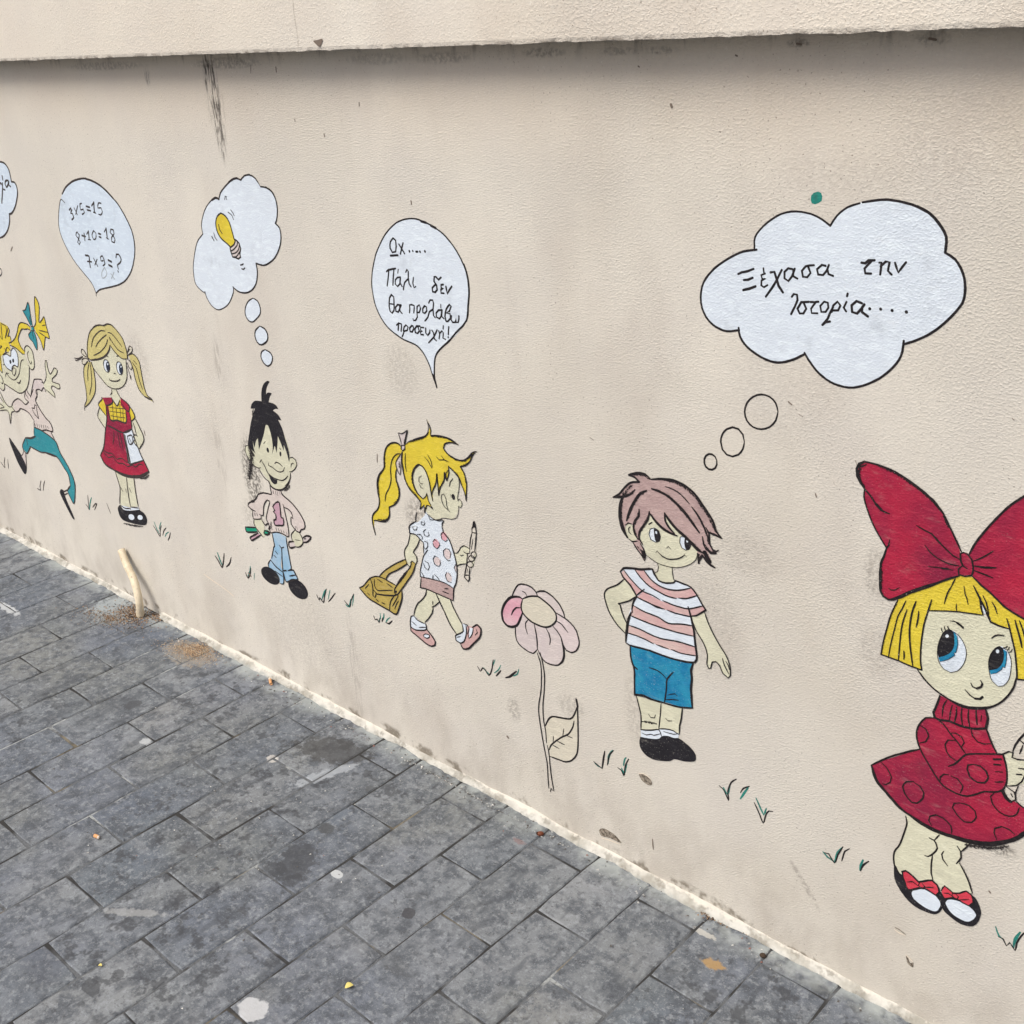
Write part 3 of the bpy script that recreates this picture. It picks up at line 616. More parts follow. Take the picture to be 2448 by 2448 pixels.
  ('F', 'arm', 'skin', 0, '-9828,6043* -9699,6093 -9534,6197* -9472,6046 -9365,5867 -9212,5661 -9106,5540 -9028,5380 -9016,5180 -9059,5120 -9157,5172 -9234,5304 -9310,5343 -9369,5299 -9420,5162 -9474,5231 -9477,5421 -9571,5637 -9711,5821'),
  ('F', 'shirt', 'white', 0, '-11296,6430* -11220,6519 -11037,6573 -10825,6613 -10601,6687* -10569,6603 -10475,6502 -10317,6507 -10162,6561 -10116,6611* -9810,6591 -9688,6474 -9520,6258* -9699,6093 -9828,6043* -9772,5815 -9723,5540 -9689,5256 -9750,5167* -9999,5106 -10318,5074 -10726,5065 -11111,5021 -11204,5051* -11174,5324 -11118,5648 -11014,5923 -10938,6058* -11076,6231 -11239,6358'),
  ('F', 'shirt_stripe', 'pink', 0, '-11288,6410* -11212,6485* -11090,6374 -10895,6242 -10797,6199* -10938,6081* -11076,6231 -11223,6341'),
  ('F', 'shirt_stripe', 'pink', 0, '-10972,6563* -10785,6618* -10634,6482 -10443,6410 -10239,6408 -10038,6464 -9825,6565* -9688,6474* -9914,6345 -10161,6282 -10396,6280 -10667,6342 -10860,6458'),
  ('F', 'shirt_stripe', 'pink', 0, '-10797,6199* -10476,6138 -10161,6137 -9852,6165 -9566,6314* -9520,6258* -9699,6093 -9828,6036* -10160,6006 -10509,5981 -10938,6044*'),
  ('F', 'shirt_stripe', 'pink', 0, '-11015,5855* -10801,5812 -10477,5799 -10270,5750 -10003,5825 -9780,5871* -9747,5678* -10081,5637 -10478,5613 -10803,5616 -11110,5635*'),
  ('F', 'shirt_stripe', 'pink', 0, '-11122,5426* -10871,5427 -10641,5399 -10398,5401 -10080,5459 -9722,5481* -9697,5313* -10000,5263 -10318,5233 -10642,5247 -10973,5270 -11167,5257*'),
  ('L', '', 'black', 461, '-11296,6430 -11220,6519 -11037,6573 -10825,6613 -10601,6687 -10561,6605 -10475,6516'),
  ('L', '', 'black', 325, '-10569,6624 -10475,6509 -10317,6507 -10162,6561 -10116,6611* -9962,6601 -9810,6584 -9688,6474 -9597,6347 -9513,6253* -9699,6088 -9828,6036'),
  ('L', '', 'black', 378, '-11296,6445 -11239,6351 -11076,6231 -10938,6058* -11014,5923 -11050,5761 -11034,5706'),
  ('L', '', 'black', 580, '-11067,5702 -11128,5538 -11166,5327 -11196,5069'),
  ('L', '', 'black', 399, '-11196,5046 -11111,5021 -10726,5065 -10318,5074 -9999,5106 -9719,5178 -9682,5318 -9707,5472 -9724,5613 -9749,5794 -9804,6022 -9867,6203'),
  ('L', '', 'black', 248, '-11212,6485 -11090,6374 -10895,6242 -10797,6199 -10604,6186 -10444,6148'),
  ('L', '', 'black', 342, '-10938,6081 -10773,6250'),
  ('L', '', 'black', 268, '-10389,6151 -10161,6137 -10005,6144 -9852,6165 -9566,6314'),
  ('L', '', 'black', 274, '-10972,6563 -10860,6458 -10667,6342 -10396,6280 -10255,6267 -10099,6283'),
  ('L', '', 'black', 265, '-10060,6306 -9914,6338 -9688,6466'),
  ('L', '', 'black', 270, '-10785,6618 -10634,6482 -10443,6410 -10239,6408 -10069,6447 -9825,6561'),
  ('L', '', 'black', 278, '-10938,6044 -10718,6017 -10541,6000 -10349,5996'),
  ('L', '', 'black', 461, '-10637,6006 -10509,5988 -10397,5995'),
  ('L', '', 'black', 271, '-10294,5999 -10129,5995 -9805,6029'),
  ('L', '', 'black', 276, '-11015,5855 -10801,5812 -10477,5799 -10270,5750 -10003,5825 -9780,5868'),
  ('L', '', 'black', 279, '-11110,5635 -10803,5616 -10478,5613 -10081,5637 -9747,5678'),
  ('L', '', 'black', 281, '-11122,5426 -10871,5427 -10641,5399 -10398,5401 -10080,5459 -9722,5481'),
  ('L', '', 'black', 256, '-11167,5257 -10973,5270 -10774,5262 -10585,5237'),
  ('L', '', 'black', 250, '-10528,5242 -10398,5242 -10262,5248'),
  ('L', '', 'black', 245, '-10206,5257 -10000,5256 -9697,5313'),
  ('F', 'shorts', 'blue', 0, '-11111,5021* -10726,5065 -10318,5074 -9999,5106 -9742,5170* -9778,4924 -9784,4695 -9756,4260* -9994,4180 -10351,4132 -10650,4093 -10853,4077 -11015,4030* -11017,4539 -11082,4751'),
  ('L', '', 'black', 291, '-11215,6306 -11361,6158 -11602,5993 -11666,5867 -11628,5696 -11546,5523 -11395,5357 -11193,5225'),
  ('L', '', 'black', 288, '-10954,6053 -11097,5926 -11232,5845 -11352,5784* -11310,5768 -11270,5628 -11172,5447'),
  ('L', '', 'black', 236, '-9534,6197 -9472,6046 -9365,5867 -9212,5661 -9106,5540 -9028,5380 -9011,5182 -9051,5120 -9157,5172 -9219,5295 -9295,5348 -9369,5313 -9397,5185 -9435,5157 -9474,5231 -9470,5424 -9541,5604 -9695,5798 -9789,5984'),
  ('L', '', 'black', 234, '-9170,5459 -9131,5342 -9038,5201'),
  ('L', '', 'black', 233, '-9103,5425 -9057,5369 -9033,5291'),
  ('L', '', 'black', 393, '-11103,5009 -11082,4751 -11016,4571 -11011,4383 -11015,4030* -10853,4077 -10650,4077 -10351,4116'),
  ('L', '', 'black', 561, '-11016,4022 -10853,4077 -10650,4085'),
  ('L', '', 'black', 461, '-9749,5160 -9794,4993 -9777,4849 -9791,4616 -9763,4257'),
  ('L', '', 'black', 327, '-11016,4618 -10948,4588'),
  ('L', '', 'black', 255, '-10679,4719 -10514,4726 -10383,4682 -10302,4620'),
  ('L', '', 'black', 318, '-10165,4817 -10294,4623 -10310,4415 -10351,4124'),
  ('L', '', 'black', 190, '-10277,4310 -10124,4394 -10075,4366'),
  ('L', '', 'black', 223, '-10335,4186 -10188,4252 -10051,4290'),
  ('L', '', 'black', 349, '-10376,4109 -10155,4134 -9994,4167 -9748,4251'),
  ('F', 'leg', 'skin', 0, '-10973,4017* -10650,4048 -10426,4073* -10443,3828 -10477,3508* -10878,3340* -10874,3652'),
  ('F', 'leg', 'skin', 0, '-10426,4073* -10155,4118 -9962,4172* -9992,3932 -10031,3599* -10252,3602 -10469,3527*'),
  ('L', '', 'black', 301, '-10973,4017 -10915,3814 -10875,3636 -10878,3340'),
  ('L', '', 'black', 261, '-10426,4073 -10443,3828 -10477,3516'),
  ('L', '', 'black', 287, '-9970,4161 -9992,3932 -10024,3777 -10031,3599'),
  ('L', '', 'black', 231, '-10703,3738 -10653,3686 -10569,3712 -10551,3783'),
  ('L', '', 'black', 227, '-10327,3803 -10269,3771 -10187,3805'),
  ('F', 'sock', 'white', 0, '-10887,3328* -10655,3409 -10477,3499* -10419,3386 -10486,3276* -10880,3157*'),
  ('F', 'sock', 'white', 0, '-10469,3519* -10319,3582 -10154,3611 -10039,3595* -10055,3492* -10402,3377*'),
  ('L', '', 'black', 266, '-10887,3328 -10655,3409 -10477,3499 -10419,3386'),
  ('L', '', 'black', 261, '-10469,3519 -10319,3582 -10154,3611 -10039,3579'),
  ('L', '', 'black', 201, '-10861,3272 -10758,3267 -10655,3327 -10588,3331 -10452,3421'),
  ('L', '', 'black', 195, '-10369,3505 -10252,3521 -10154,3539 -10056,3588'),
  ('F', 'shoe', 'black', 0, '-10897,3166* -10656,3228 -10486,3300 -10402,3393 -10269,3450 -10153,3459 -10039,3499 -9827,3430 -9714,3351 -9673,3241 -9712,3151 -9906,3065 -10136,3011 -10219,2933 -10386,2859 -10625,2794 -10797,2827 -10900,2932 -10919,3057'),
  ('D', '', 'dry', 872, '-11027,8307 -10900,8350 -10744,8358 -10637,8316'),
  ('D', '', 'dry', 832, '-10392,8366 -10167,8379 -9959,8342 -9797,8262 -9650,8127 -9504,7967 -9415,7831 -9341,7705'),
  ('D', '', 'dry', 829, '-9513,7658 -9427,7668 -9326,7656'),
  ('D', '', 'dry', 1055, '-10998,8137 -11144,7992 -11228,7819 -11256,7615 -11243,7449 -11197,7277'),
  ('D', '', 'dry', 898, '-11357,7843 -11226,7875 -11097,7941 -11000,8026'),
  ('D', '', 'dry', 892, '-10747,8073 -10874,7961 -10971,7826 -11037,7685 -11104,7485'),
  ('D', '', 'dry', 897, '-10869,7713 -10910,7564 -10960,7424'),
  ('D', '', 'dry', 907, '-10978,7335 -10947,7230 -10884,7148'),
  ('D', '', 'dry', 894, '-10704,7617 -10785,7429 -10866,7294'),
  ('D', '', 'dry', 875, '-10625,7692 -10517,7582 -10348,7489 -10179,7452'),
  ('D', '', 'dry', 858, '-10347,7777 -10225,7645 -10043,7516 -9803,7404 -9625,7304'),
  ('D', '', 'dry', 992, '-10530,8166 -10317,8123 -10151,8043 -9986,7924 -9837,7801 -9703,7675'),
  ('D', '', 'dry', 696, '-9721,7951 -9602,7782 -9528,7655 -9481,7466'),
  ('D', '', 'dry', 910, '-10917,7025 -10822,6952 -10775,6865'),
  ('D', '', 'dry', 852, '-9653,7241 -9667,7155'),
  ('D', '', 'dry', 840, '-9568,7455 -9509,7377 -9435,7343'),
  ('D', '', 'dry', 997, '-10859,3512 -10671,3573 -10519,3604'),
 ]),
 ('painted_grass', "painted pair of grass tufts between the flower stem and the striped boy's shoes", [
  ('L', '', 'teal', 351, '-12008,2077 -11931,2051 -11848,2053'),
  ('L', '', 'black', 351, '-12033,2109 -11944,2070 -11829,2037'),
  ('L', '', 'black', 434, '-11829,2037 -11790,2277 -11753,2472'),
  ('L', '', 'teal', 516, '-11684,2222 -11647,2429 -11562,2573'),
  ('L', '', 'black', 344, '-11698,2180 -11641,2432 -11537,2584'),
  ('L', '', 'black', 340, '-11445,2234 -11359,2214 -11299,2111 -11263,2352 -11180,2548'),
  ('L', '', 'teal', 422, '-11307,2344 -11273,2506 -11242,2550'),
  ('L', '', 'teal', 425, '-11358,2262 -11298,2171 -11226,2410'),
 ]),
 ('thought_cloud', 'big white painted thought cloud with handwriting about forgetting history', [
  ('F', 'cloud_fill', 'white', 0, '-8794,12249* -8788,12419 -8624,12609 -8392,12759 -8161,12811 -7931,12790 -7770,12731 -7643,12655* -7552,12796 -7386,12925 -7178,12996 -6868,13043 -6622,13020 -6355,12934 -6165,12799 -6062,12639 -6053,12443* -5910,12371 -5797,12212 -5749,12027 -5779,11851 -5931,11599 -6114,11415 -6487,11201* -6515,11032 -6647,10823 -6851,10641 -7154,10492 -7452,10496 -7693,10610 -7869,10781 -7932,10849* -8108,10744 -8349,10662 -8601,10691 -8860,10812 -8993,10952 -9022,11061* -9229,11004 -9469,11070 -9632,11232 -9689,11454 -9639,11686 -9458,11905 -9203,12083 -8979,12190'),
  ('L', '', 'black', 258, '-8794,12238 -8788,12419 -8624,12609 -8392,12759 -8161,12809 -7931,12790 -7770,12731 -7643,12655* -7552,12796 -7407,12914 -7240,12976'),
  ('L', '', 'black', 294, '-7203,12988 -7074,13015 -6868,13043 -6622,13020 -6458,12980 -6334,12927'),
  ('L', '', 'black', 343, '-6458,12984 -6293,12911 -6165,12799 -6053,12640 -6047,12443'),
  ('L', '', 'black', 313, '-6047,12443 -5910,12371 -5797,12212 -5749,12027 -5768,11833 -5931,11599 -6114,11415 -6307,11288 -6487,11201'),
  ('L', '', 'black', 307, '-6491,11251 -6515,11032 -6647,10823 -6851,10641 -7154,10492 -7452,10496 -7693,10610 -7869,10781 -7933,10871'),
  ('L', '', 'black', 332, '-7932,10849 -8108,10744 -8349,10662 -8601,10691 -8860,10812 -8993,10952 -9022,11084'),
  ('L', '', 'black', 313, '-9009,11052 -9229,11004 -9469,11070 -9632,11232 -9689,11454 -9639,11686 -9458,11905 -9203,12083 -8979,12194 -8757,12242'),
  ('L', '', 'black', 333, '-9051,11867 -8992,11897 -8903,11921 -8797,11967'),
  ('L', '', 'black', 333, '-8956,11791 -8881,11804 -8807,11838'),
  ('L', '', 'black', 368, '-8961,11645 -8859,11677 -8757,11723'),
  ('L', '', 'black', 229, '-8640,11994 -8630,11933'),
  ('L', '', 'black', 295, '-8610,11920 -8671,11891 -8655,11839 -8599,11852 -8664,11815 -8665,11745 -8621,11724 -8564,11761'),
  ('L', '', 'black', 356, '-8524,11944 -8464,11958 -8426,11870 -8387,11768 -8314,11684'),
  ('L', '', 'black', 325, '-8346,12000 -8441,11808 -8586,11591'),
  ('L', '', 'black', 319, '-8177,12024 -8245,12030 -8302,11974 -8298,11884 -8236,11853 -8180,11926 -8144,12035'),
  ('L', '', 'black', 317, '-8167,12003 -8164,11928 -8095,11902'),
  ('L', '', 'black', 313, '-7852,12111 -7979,12084 -8034,12016 -8013,11936 -7946,11936 -7900,12000 -7937,12078'),
  ('L', '', 'black', 308, '-7678,12118 -7735,12127 -7805,12061 -7784,11990 -7711,11990 -7658,12054 -7631,12137'),
  ('L', '', 'black', 307, '-7652,12084 -7631,12013 -7558,11994'),
  ('L', '', 'black', 353, '-7163,12211 -7109,12209 -7065,12249 -6978,12262'),
  ('L', '', 'black', 325, '-7026,12239 -7111,12138 -7099,12075 -7015,12083'),
  ('L', '', 'black', 320, '-6912,12235 -6883,12245 -6888,12082'),
  ('L', '', 'black', 319, '-6890,12188 -6824,12258 -6771,12256 -6784,12142 -6729,12098'),
  ('L', '', 'black', 315, '-6697,12256 -6670,12196 -6642,12135 -6596,12203 -6547,12277'),
  ('L', '', 'black', 321, '-8172,11639 -8143,11681 -8092,11679 -8080,11604 -8118,11508 -8172,11393'),
  ('L', '', 'black', 320, '-7903,11602 -8020,11581 -8074,11483 -8037,11418 -7978,11426 -7940,11499 -7977,11571'),
  ('L', '', 'black', 284, '-7878,11601 -7820,11605 -7758,11620'),
  ('L', '', 'black', 285, '-7796,11611 -7865,11508 -7853,11449 -7762,11457'),
  ('L', '', 'black', 282, '-7673,11630 -7727,11563 -7706,11483 -7641,11491 -7604,11556 -7616,11622 -7673,11630'),
  ('L', '', 'black', 310, '-7551,11502 -7533,11594 -7472,11654 -7426,11607 -7456,11536 -7537,11526'),
  ('L', '', 'black', 313, '-7532,11579 -7575,11484 -7603,11405 -7679,11304* -7632,11348 -7568,11367'),
  ('L', '', 'black', 304, '-7332,11781 -7339,11743'),
  ('L', '', 'black', 307, '-7340,11669 -7376,11583 -7336,11536'),
  ('L', '', 'black', 364, '-7116,11674 -7196,11694 -7263,11627 -7249,11540 -7177,11527 -7119,11600 -7081,11663'),
  ('L', '', 'black', 362, '-7106,11631 -7108,11557 -7018,11507'),
  ('L', '', 'black', 390, '-7003,11617 -6997,11612'),
  ('L', '', 'black', 386, '-6849,11631 -6842,11626'),
  ('L', '', 'black', 382, '-6688,11632 -6681,11627'),
  ('L', '', 'black', 406, '-6492,11637 -6485,11632'),
 ]),
 ('thought_ring', 'largest of the three ink rings trailing from the big thought cloud', [
  ('L', '', 'black', 295, '-8318,9922 -8349,9782 -8447,9663 -8586,9599 -8729,9608 -8838,9687 -8881,9817 -8846,9960 -8745,10077 -8606,10138 -8465,10127 -8360,10048 -8318,9922'),
 ]),
 ('thought_ring', 'middle one of the three ink rings trailing from the big thought cloud', [
  ('L', '', 'black', 309, '-8871,9341 -8896,9217 -8969,9114 -9073,9059 -9180,9068 -9260,9140 -9291,9254 -9266,9379 -9190,9481 -9086,9534 -8981,9523 -8903,9452 -8871,9341'),
 ]),
 ('thought_ring', "smallest of the three ink rings, just above the striped boy's hair", [
  ('L', '', 'black', 346, '-9357,8932 -9355,8864 -9385,8801 -9437,8760 -9499,8753 -9554,8781 -9586,8837 -9587,8906 -9557,8968 -9504,9008 -9442,9015 -9388,8987 -9357,8932'),
 ]),
 ('painted_grass', "painted pair of grass tufts to the right of the striped boy's shoes", [
  ('L', '', 'black', 301, '-9188,2874 -9096,2834 -8985,2649 -9006,2833 -8942,3055 -8841,3172'),
  ('L', '', 'teal', 452, '-9097,2873 -9015,2773 -8967,2988'),
  ('L', '', 'black', 295, '-8755,2924 -8696,3044 -8581,3142'),
  ('L', '', 'teal', 444, '-8752,2799 -8678,2960 -8605,3103'),
  ('L', '', 'teal', 365, '-8446,2962 -8337,2770 -8283,2687 -8239,2845'),
  ('L', '', 'black', 292, '-8478,2854 -8358,2650 -8287,2510 -8243,2707 -8187,2816 -8112,2842'),
 ]),
 ('painted_grass', 'painted pair of grass tufts between the striped boy and the giant bow girl', [
  ('L', '', 'black', 275, '-7134,2488 -7050,2505 -6938,2377 -6889,2563 -6810,2779'),
  ('L', '', 'teal', 416, '-7153,2494 -7069,2431 -6940,2403'),
  ('L', '', 'teal', 411, '-6935,2405 -6892,2615 -6818,2759'),
  ('L', '', 'black', 271, '-6814,2481 -6773,2704 -6697,2796'),
 ]),
 ('paint_dab', 'small teal square paint dab above the big thought cloud on the right', [
  ('F', 'dab_fill', 'teal', 0, '-7945,13038 -7913,13069 -7847,13089 -7801,13072 -7783,13027 -7789,12974 -7828,12946 -7882,12921 -7935,12933 -7949,12978'),
 ]),
 ('painted_girl', 'painted blonde ponytail girl in a spotted dress, walking with a brown bag and a pencil', [
  ('F', 'face', 'skin', 0, '-16338,7307* -16531,7138 -16565,6947 -16503,6749 -16313,6582* -16271,6450 -16289,6302* -16070,6215 -15863,6212* -15817,6280 -15514,6338 -15353,6485 -15290,6654* -15208,6660 -15179,6778 -15284,6807* -15245,7009 -15208,7195 -15232,7311* -15464,7502* -15929,7426'),
  ('F', 'hair', 'yellow', 0, '-15988,8338* -15938,8221 -15904,8121 -15924,8023* -15674,8061 -15404,8063 -15266,8025 -15155,7982* -15341,7983 -15526,7931 -15582,7826 -15493,7738 -15284,7676 -15089,7678 -14923,7768 -14808,7885 -14664,7948* -14775,7866 -14877,7698 -15010,7589 -15147,7539* -15061,7431 -15009,7241 -15026,7061 -15057,6836* -15083,7020 -15158,7166 -15248,7334 -15484,7477* -15491,7333 -15565,7152* -15610,7319* -15640,7135 -15759,6969 -15837,6776* -15840,7240* -15870,7053 -15999,6828 -16024,6611* -16074,6992 -16143,7198 -16244,7301 -16356,7317 -16484,7205 -16550,7064 -16550,6838 -16457,6661 -16313,6582 -16227,6660 -16180,6735* -16159,6592 -16045,6428* -16173,6475 -16289,6302* -16291,6445 -16443,6306* -16385,6465 -16506,6578 -16686,6692 -16800,6865 -16847,7095 -16848,7307 -16815,7482* -16692,7675 -16565,7770 -16345,7856 -16088,7963 -15984,8065 -15942,8180'),
  ('F', 'hair', 'yellow', 0, '-16820,7593* -16910,7643 -17090,7620 -17264,7513 -17353,7381 -17412,7183 -17440,6990 -17633,6787 -17711,6608 -17713,6387 -17690,6200 -17771,6000 -17943,5836 -18004,5714 -17989,5535 -17954,5345* -17978,5538 -17943,5700* -17731,5710 -17534,5776 -17420,5925 -17402,6123* -17202,6247 -17058,6414 -17020,6626 -17086,6798 -17081,6971* -17051,7049 -17051,7191* -16883,7411* -16821,7509'),
  ('F', 'ribbon', 'lilac', 0, '-16882,7878* -16781,7877 -16593,7990* -16654,7821 -16714,7656* -16814,7635* -16854,7766'),
  ('F', 'ribbon', 'lilac', 0, '-16815,7628 -16716,7642 -16727,7556 -16791,7515 -16835,7547'),
  ('F', 'ribbon', 'lilac', 0, '-16867,7387* -17051,7191* -16955,6957* -16904,7181'),
  ('L', '', 'black', 161, '-15997,8336 -15964,8229 -15966,8135 -16004,8047 -16088,7963 -16346,7849 -16566,7763 -16694,7660'),
  ('L', '', 'black', 354, '-16444,7822 -16246,7897 -16069,7974 -15982,8079'),
  ('L', '', 'black', 253, '-15976,8280 -15928,8223 -15904,8121 -15924,8023'),
  ('L', '', 'black', 281, '-15925,8016 -15674,8061 -15404,8063 -15266,8025 -15156,7979'),
  ('L', '', 'black', 464, '-15423,8052 -15318,8034 -15232,8012'),
  ('L', '', 'black', 278, '-15155,7982 -15340,7990 -15526,7924 -15582,7826 -15493,7738 -15284,7676 -15089,7678 -14923,7768 -14808,7885 -14734,7929 -14664,7948'),
  ('L', '', 'black', 488, '-14886,7789 -14809,7871'),
  ('L', '', 'black', 279, '-14718,7917 -14795,7835 -14877,7698 -15010,7589 -15147,7539* -15061,7431 -15009,7241 -15026,7061 -15057,6836'),
  ('L', '', 'black', 221, '-15057,6836 -15083,7020 -15158,7166 -15248,7334 -15382,7426 -15484,7477'),
  ('L', '', 'black', 409, '-15185,7254 -15255,7353 -15331,7397'),
  ('L', '', 'black', 291, '-15484,7477 -15482,7335 -15560,7146* -15610,7319 -15640,7135 -15759,6969 -15833,6777* -15836,7241 -15870,7053 -15999,6828 -16040,6720'),
  ('L', '', 'black', 384, '-15612,7306 -15602,7226 -15563,7166'),
  ('L', '', 'black', 299, '-16025,6603 -16057,6814 -16074,6992 -16143,7198 -16244,7301 -16356,7317 -16484,7205 -16560,7061 -16560,6835 -16457,6661 -16313,6582'),
  ('L', '', 'black', 466, '-16575,6945 -16547,7093 -16441,7243 -16316,7326'),
  ('L', '', 'black', 234, '-16313,6582 -16229,6645 -16176,6736 -16159,6592 -16045,6428* -16154,6472 -16212,6465 -16287,6317'),
  ('L', '', 'black', 236, '-16290,6452 -16442,6314 -16381,6466 -16506,6578 -16686,6692 -16800,6865 -16847,7095 -16844,7307 -16803,7498'),
  ('L', '', 'black', 338, '-16798,6879 -16847,7095 -16842,7280'),
  ('L', '', 'black', 352, '-16820,7593 -16910,7643 -17089,7623 -17264,7513 -17353,7381 -17412,7183 -17440,6990 -17633,6787 -17711,6608 -17724,6384 -17700,6197 -17771,6000 -17943,5836 -18004,5714 -18000,5532 -17955,5337'),
  ('L', '', 'black', 318, '-17958,5665 -17901,5695 -17731,5710 -17534,5776 -17420,5925 -17402,6123* -17203,6239 -17058,6414 -17020,6626 -17086,6798 -17088,6927 -17051,7049'),
  ('L', '', 'black', 504, '-17731,5713 -17557,5762 -17447,5881'),
  ('L', '', 'black', 241, '-16880,7433 -16982,7404 -17116,7290 -17196,7145 -17242,6963 -17247,6789 -17337,6580 -17464,6403 -17521,6227'),
  ('L', '', 'black', 201, '-16723,7474 -16748,7329 -16757,7186 -16743,7069'),
  ('L', '', 'black', 194, '-16151,7521 -16056,7452 -15964,7322 -15970,7471 -16059,7589'),
  ('L', '', 'black', 191, '-15808,7602 -15731,7551 -15600,7580 -15466,7569'),
  ('L', '', 'black', 190, '-15661,7654 -15599,7594 -15530,7562'),
  ('L', '', 'black', 231, '-16882,7878 -16781,7877 -16667,7941 -16583,7992 -16654,7821 -16710,7657'),
  ('L', '', 'black', 330, '-16734,7652 -16681,7787 -16617,7951'),
  ('L', '', 'black', 200, '-16882,7878 -16836,7756 -16814,7635'),
  ('L', '', 'black', 300, '-16815,7628 -16716,7642 -16723,7564 -16791,7515 -16841,7546 -16815,7628'),
  ('L', '', 'black', 203, '-16849,7447 -17052,7184 -16955,6957 -16894,7184 -16823,7494'),
  ('L', '', 'black', 166, '-16289,7089 -16372,7035 -16392,6945 -16331,6904 -16271,6925'),
  ('L', '', 'black', 167, '-16380,6892 -16341,6816 -16284,6819'),
  ('L', '', 'black', 223, '-15504,7043 -15465,7148 -15384,7235'),
  ('F', 'pupil', 'black', 0, '-15369,6858 -15368,6817 -15385,6784 -15415,6771 -15445,6783 -15464,6816 -15465,6857 -15447,6890 -15418,6903 -15388,6890'),
  ('L', '', 'black', 161, '-15486,6868 -15442,6851'),
  ('L', '', 'black', 129, '-15499,6830 -15445,6823'),
  ('L', '', 'black', 145, '-15223,7313 -15210,7181 -15245,7009 -15296,6859 -15285,6793* -15244,6837 -15185,6804 -15184,6722 -15227,6656 -15279,6677* -15305,6511 -15360,6413 -15495,6343 -15683,6315 -15817,6280 -15843,6217'),
  ('L', '', 'black', 163, '-15535,6494 -15693,6566 -15755,6677 -15750,6804 -15681,6842 -15627,6751 -15623,6612 -15588,6509'),
  ('L', '', 'black', 438, '-16274,6392 -16291,6287'),
  ('L', '', 'black', 167, '-16272,6285 -16108,6220 -15921,6197 -15785,6232'),
  ('F', 'arm', 'skin', 0, '-16816,5670* -16635,5689 -16526,5615* -16627,5439 -16769,5257* -16679,5185 -16672,5082 -16746,4969 -16865,4980 -16930,4870* -17010,4953 -17055,5153 -17032,5251 -16933,5384 -16875,5520'),
  ('F', 'arm', 'skin', 0, '-15515,5605* -15380,5650 -15313,5777 -15196,5845 -15053,5821 -15063,5719* -14931,5777 -14881,5742 -14935,5641 -14951,5565 -15019,5416 -15162,5447 -15469,5328*'),
  ('F', 'leg', 'skin', 0, '-16466,4490* -16170,4491* -16074,4308* -16292,4115 -16352,3940 -16517,3730 -16653,3605* -16927,3704* -16908,3853 -16758,4074 -16528,4302'),
  ('F', 'leg', 'skin', 0, '-16172,4475* -15747,4473* -15684,4342 -15587,4176 -15445,3980* -15434,3800 -15657,3678* -15810,3873 -15957,4131 -16070,4339'),
  ('F', 'dress', 'white', 0, '-16569,5898* -16712,5860 -16823,5772 -16824,5682* -16635,5689 -16432,5582* -16444,5327 -16535,5061 -16602,4845 -16606,4730* -16233,4789 -15901,4815 -15621,4767* -15528,4929 -15476,5165 -15499,5392 -15547,5654 -15637,5859 -15791,5989 -15812,6141* -15765,6225* -15838,6241* -16089,6198 -16267,6310* -16317,6211 -16404,6130 -16536,6009 -16702,5936 -16796,5823'),
  ('F', 'skirt', 'mauve', 0, '-16607,4722* -16233,4789 -15901,4815 -15621,4767* -15661,4470* -15938,4480 -16229,4487 -16649,4464*'),
  ('F', 'dress_spot', 'rose', 0, '-15699,5936 -15693,5874 -15721,5818 -15773,5790 -15829,5801 -15868,5846 -15874,5908 -15846,5963 -15793,5991 -15738,5981'),
  ('F', 'dress_spot', 'rose', 0, '-15950,5708 -15944,5645 -15973,5589 -16026,5560 -16083,5570 -16123,5616 -16129,5679 -16099,5735 -16046,5764 -15989,5753'),
  ('F', 'dress_spot', 'palerose', 0, '-15630,5557 -15625,5486 -15657,5423 -15713,5393 -15773,5408 -15813,5462 -15817,5534 -15785,5597 -15729,5626 -15670,5611'),
  ('F', 'dress_spot', 'palerose', 0, '-15951,5314 -15940,5256 -15970,5198 -16028,5162 -16092,5161 -16138,5197 -16148,5256 -16119,5314 -16061,5350 -15997,5350'),
  ('F', 'dress_spot', 'palerose', 0, '-15655,5031 -15648,4968 -15677,4910 -15729,4880 -15786,4889 -15826,4934 -15832,4998 -15803,5056 -15750,5086 -15694,5077'),
  ('F', 'dress_spot', 'palerose', 0, '-15484,5360* -15550,5260 -15505,5157*'),
  ('F', 'bag', 'tan', 0, '-18737,3820* -18589,3906 -18326,4172 -18111,4293 -17785,4320 -17452,4279 -17337,4205 -17254,4199 -17292,3998 -17424,3717 -17545,3533* -17766,3557 -18215,3608 -18472,3657'),
  ('F', 'bag_handle', 'tan', 0, '-17999,4319* -17751,4550 -17378,4816 -17031,5023* -16993,4928* -17309,4712 -17584,4537 -17772,4332*'),
  ('F', 'bag_handle', 'tan', 0, '-16839,5026* -16731,5004* -16829,4793 -17048,4512 -17293,4218 -17421,4052 -17513,4071 -17459,4230 -17232,4518 -17016,4753 -16896,4895'),
  ('F', 'sock', 'white', 0, '-17036,3652* -16929,3688 -16796,3605 -16632,3612* -16596,3577 -16586,3485* -16867,3358 -17101,3391 -17073,3528'),
  ('F', 'sock', 'white', 0, '-15678,3655* -15454,3794 -15432,4015* -15318,4023 -15333,3866 -15436,3584* -15577,3520 -15670,3549'),
  ('F', 'shoe', 'dustypink', 0, '-17093,3378* -16930,3353 -16587,3477* -16457,3387 -16323,3243 -16362,3166 -16488,3121 -16690,3130 -16986,3237 -17106,3277'),
  ('F', 'shoe', 'dustypink', 0, '-15300,4014* -15148,4035 -14972,4139 -14907,4041 -14959,3872 -15169,3617 -15375,3436 -15510,3419 -15540,3502* -15414,3623'),
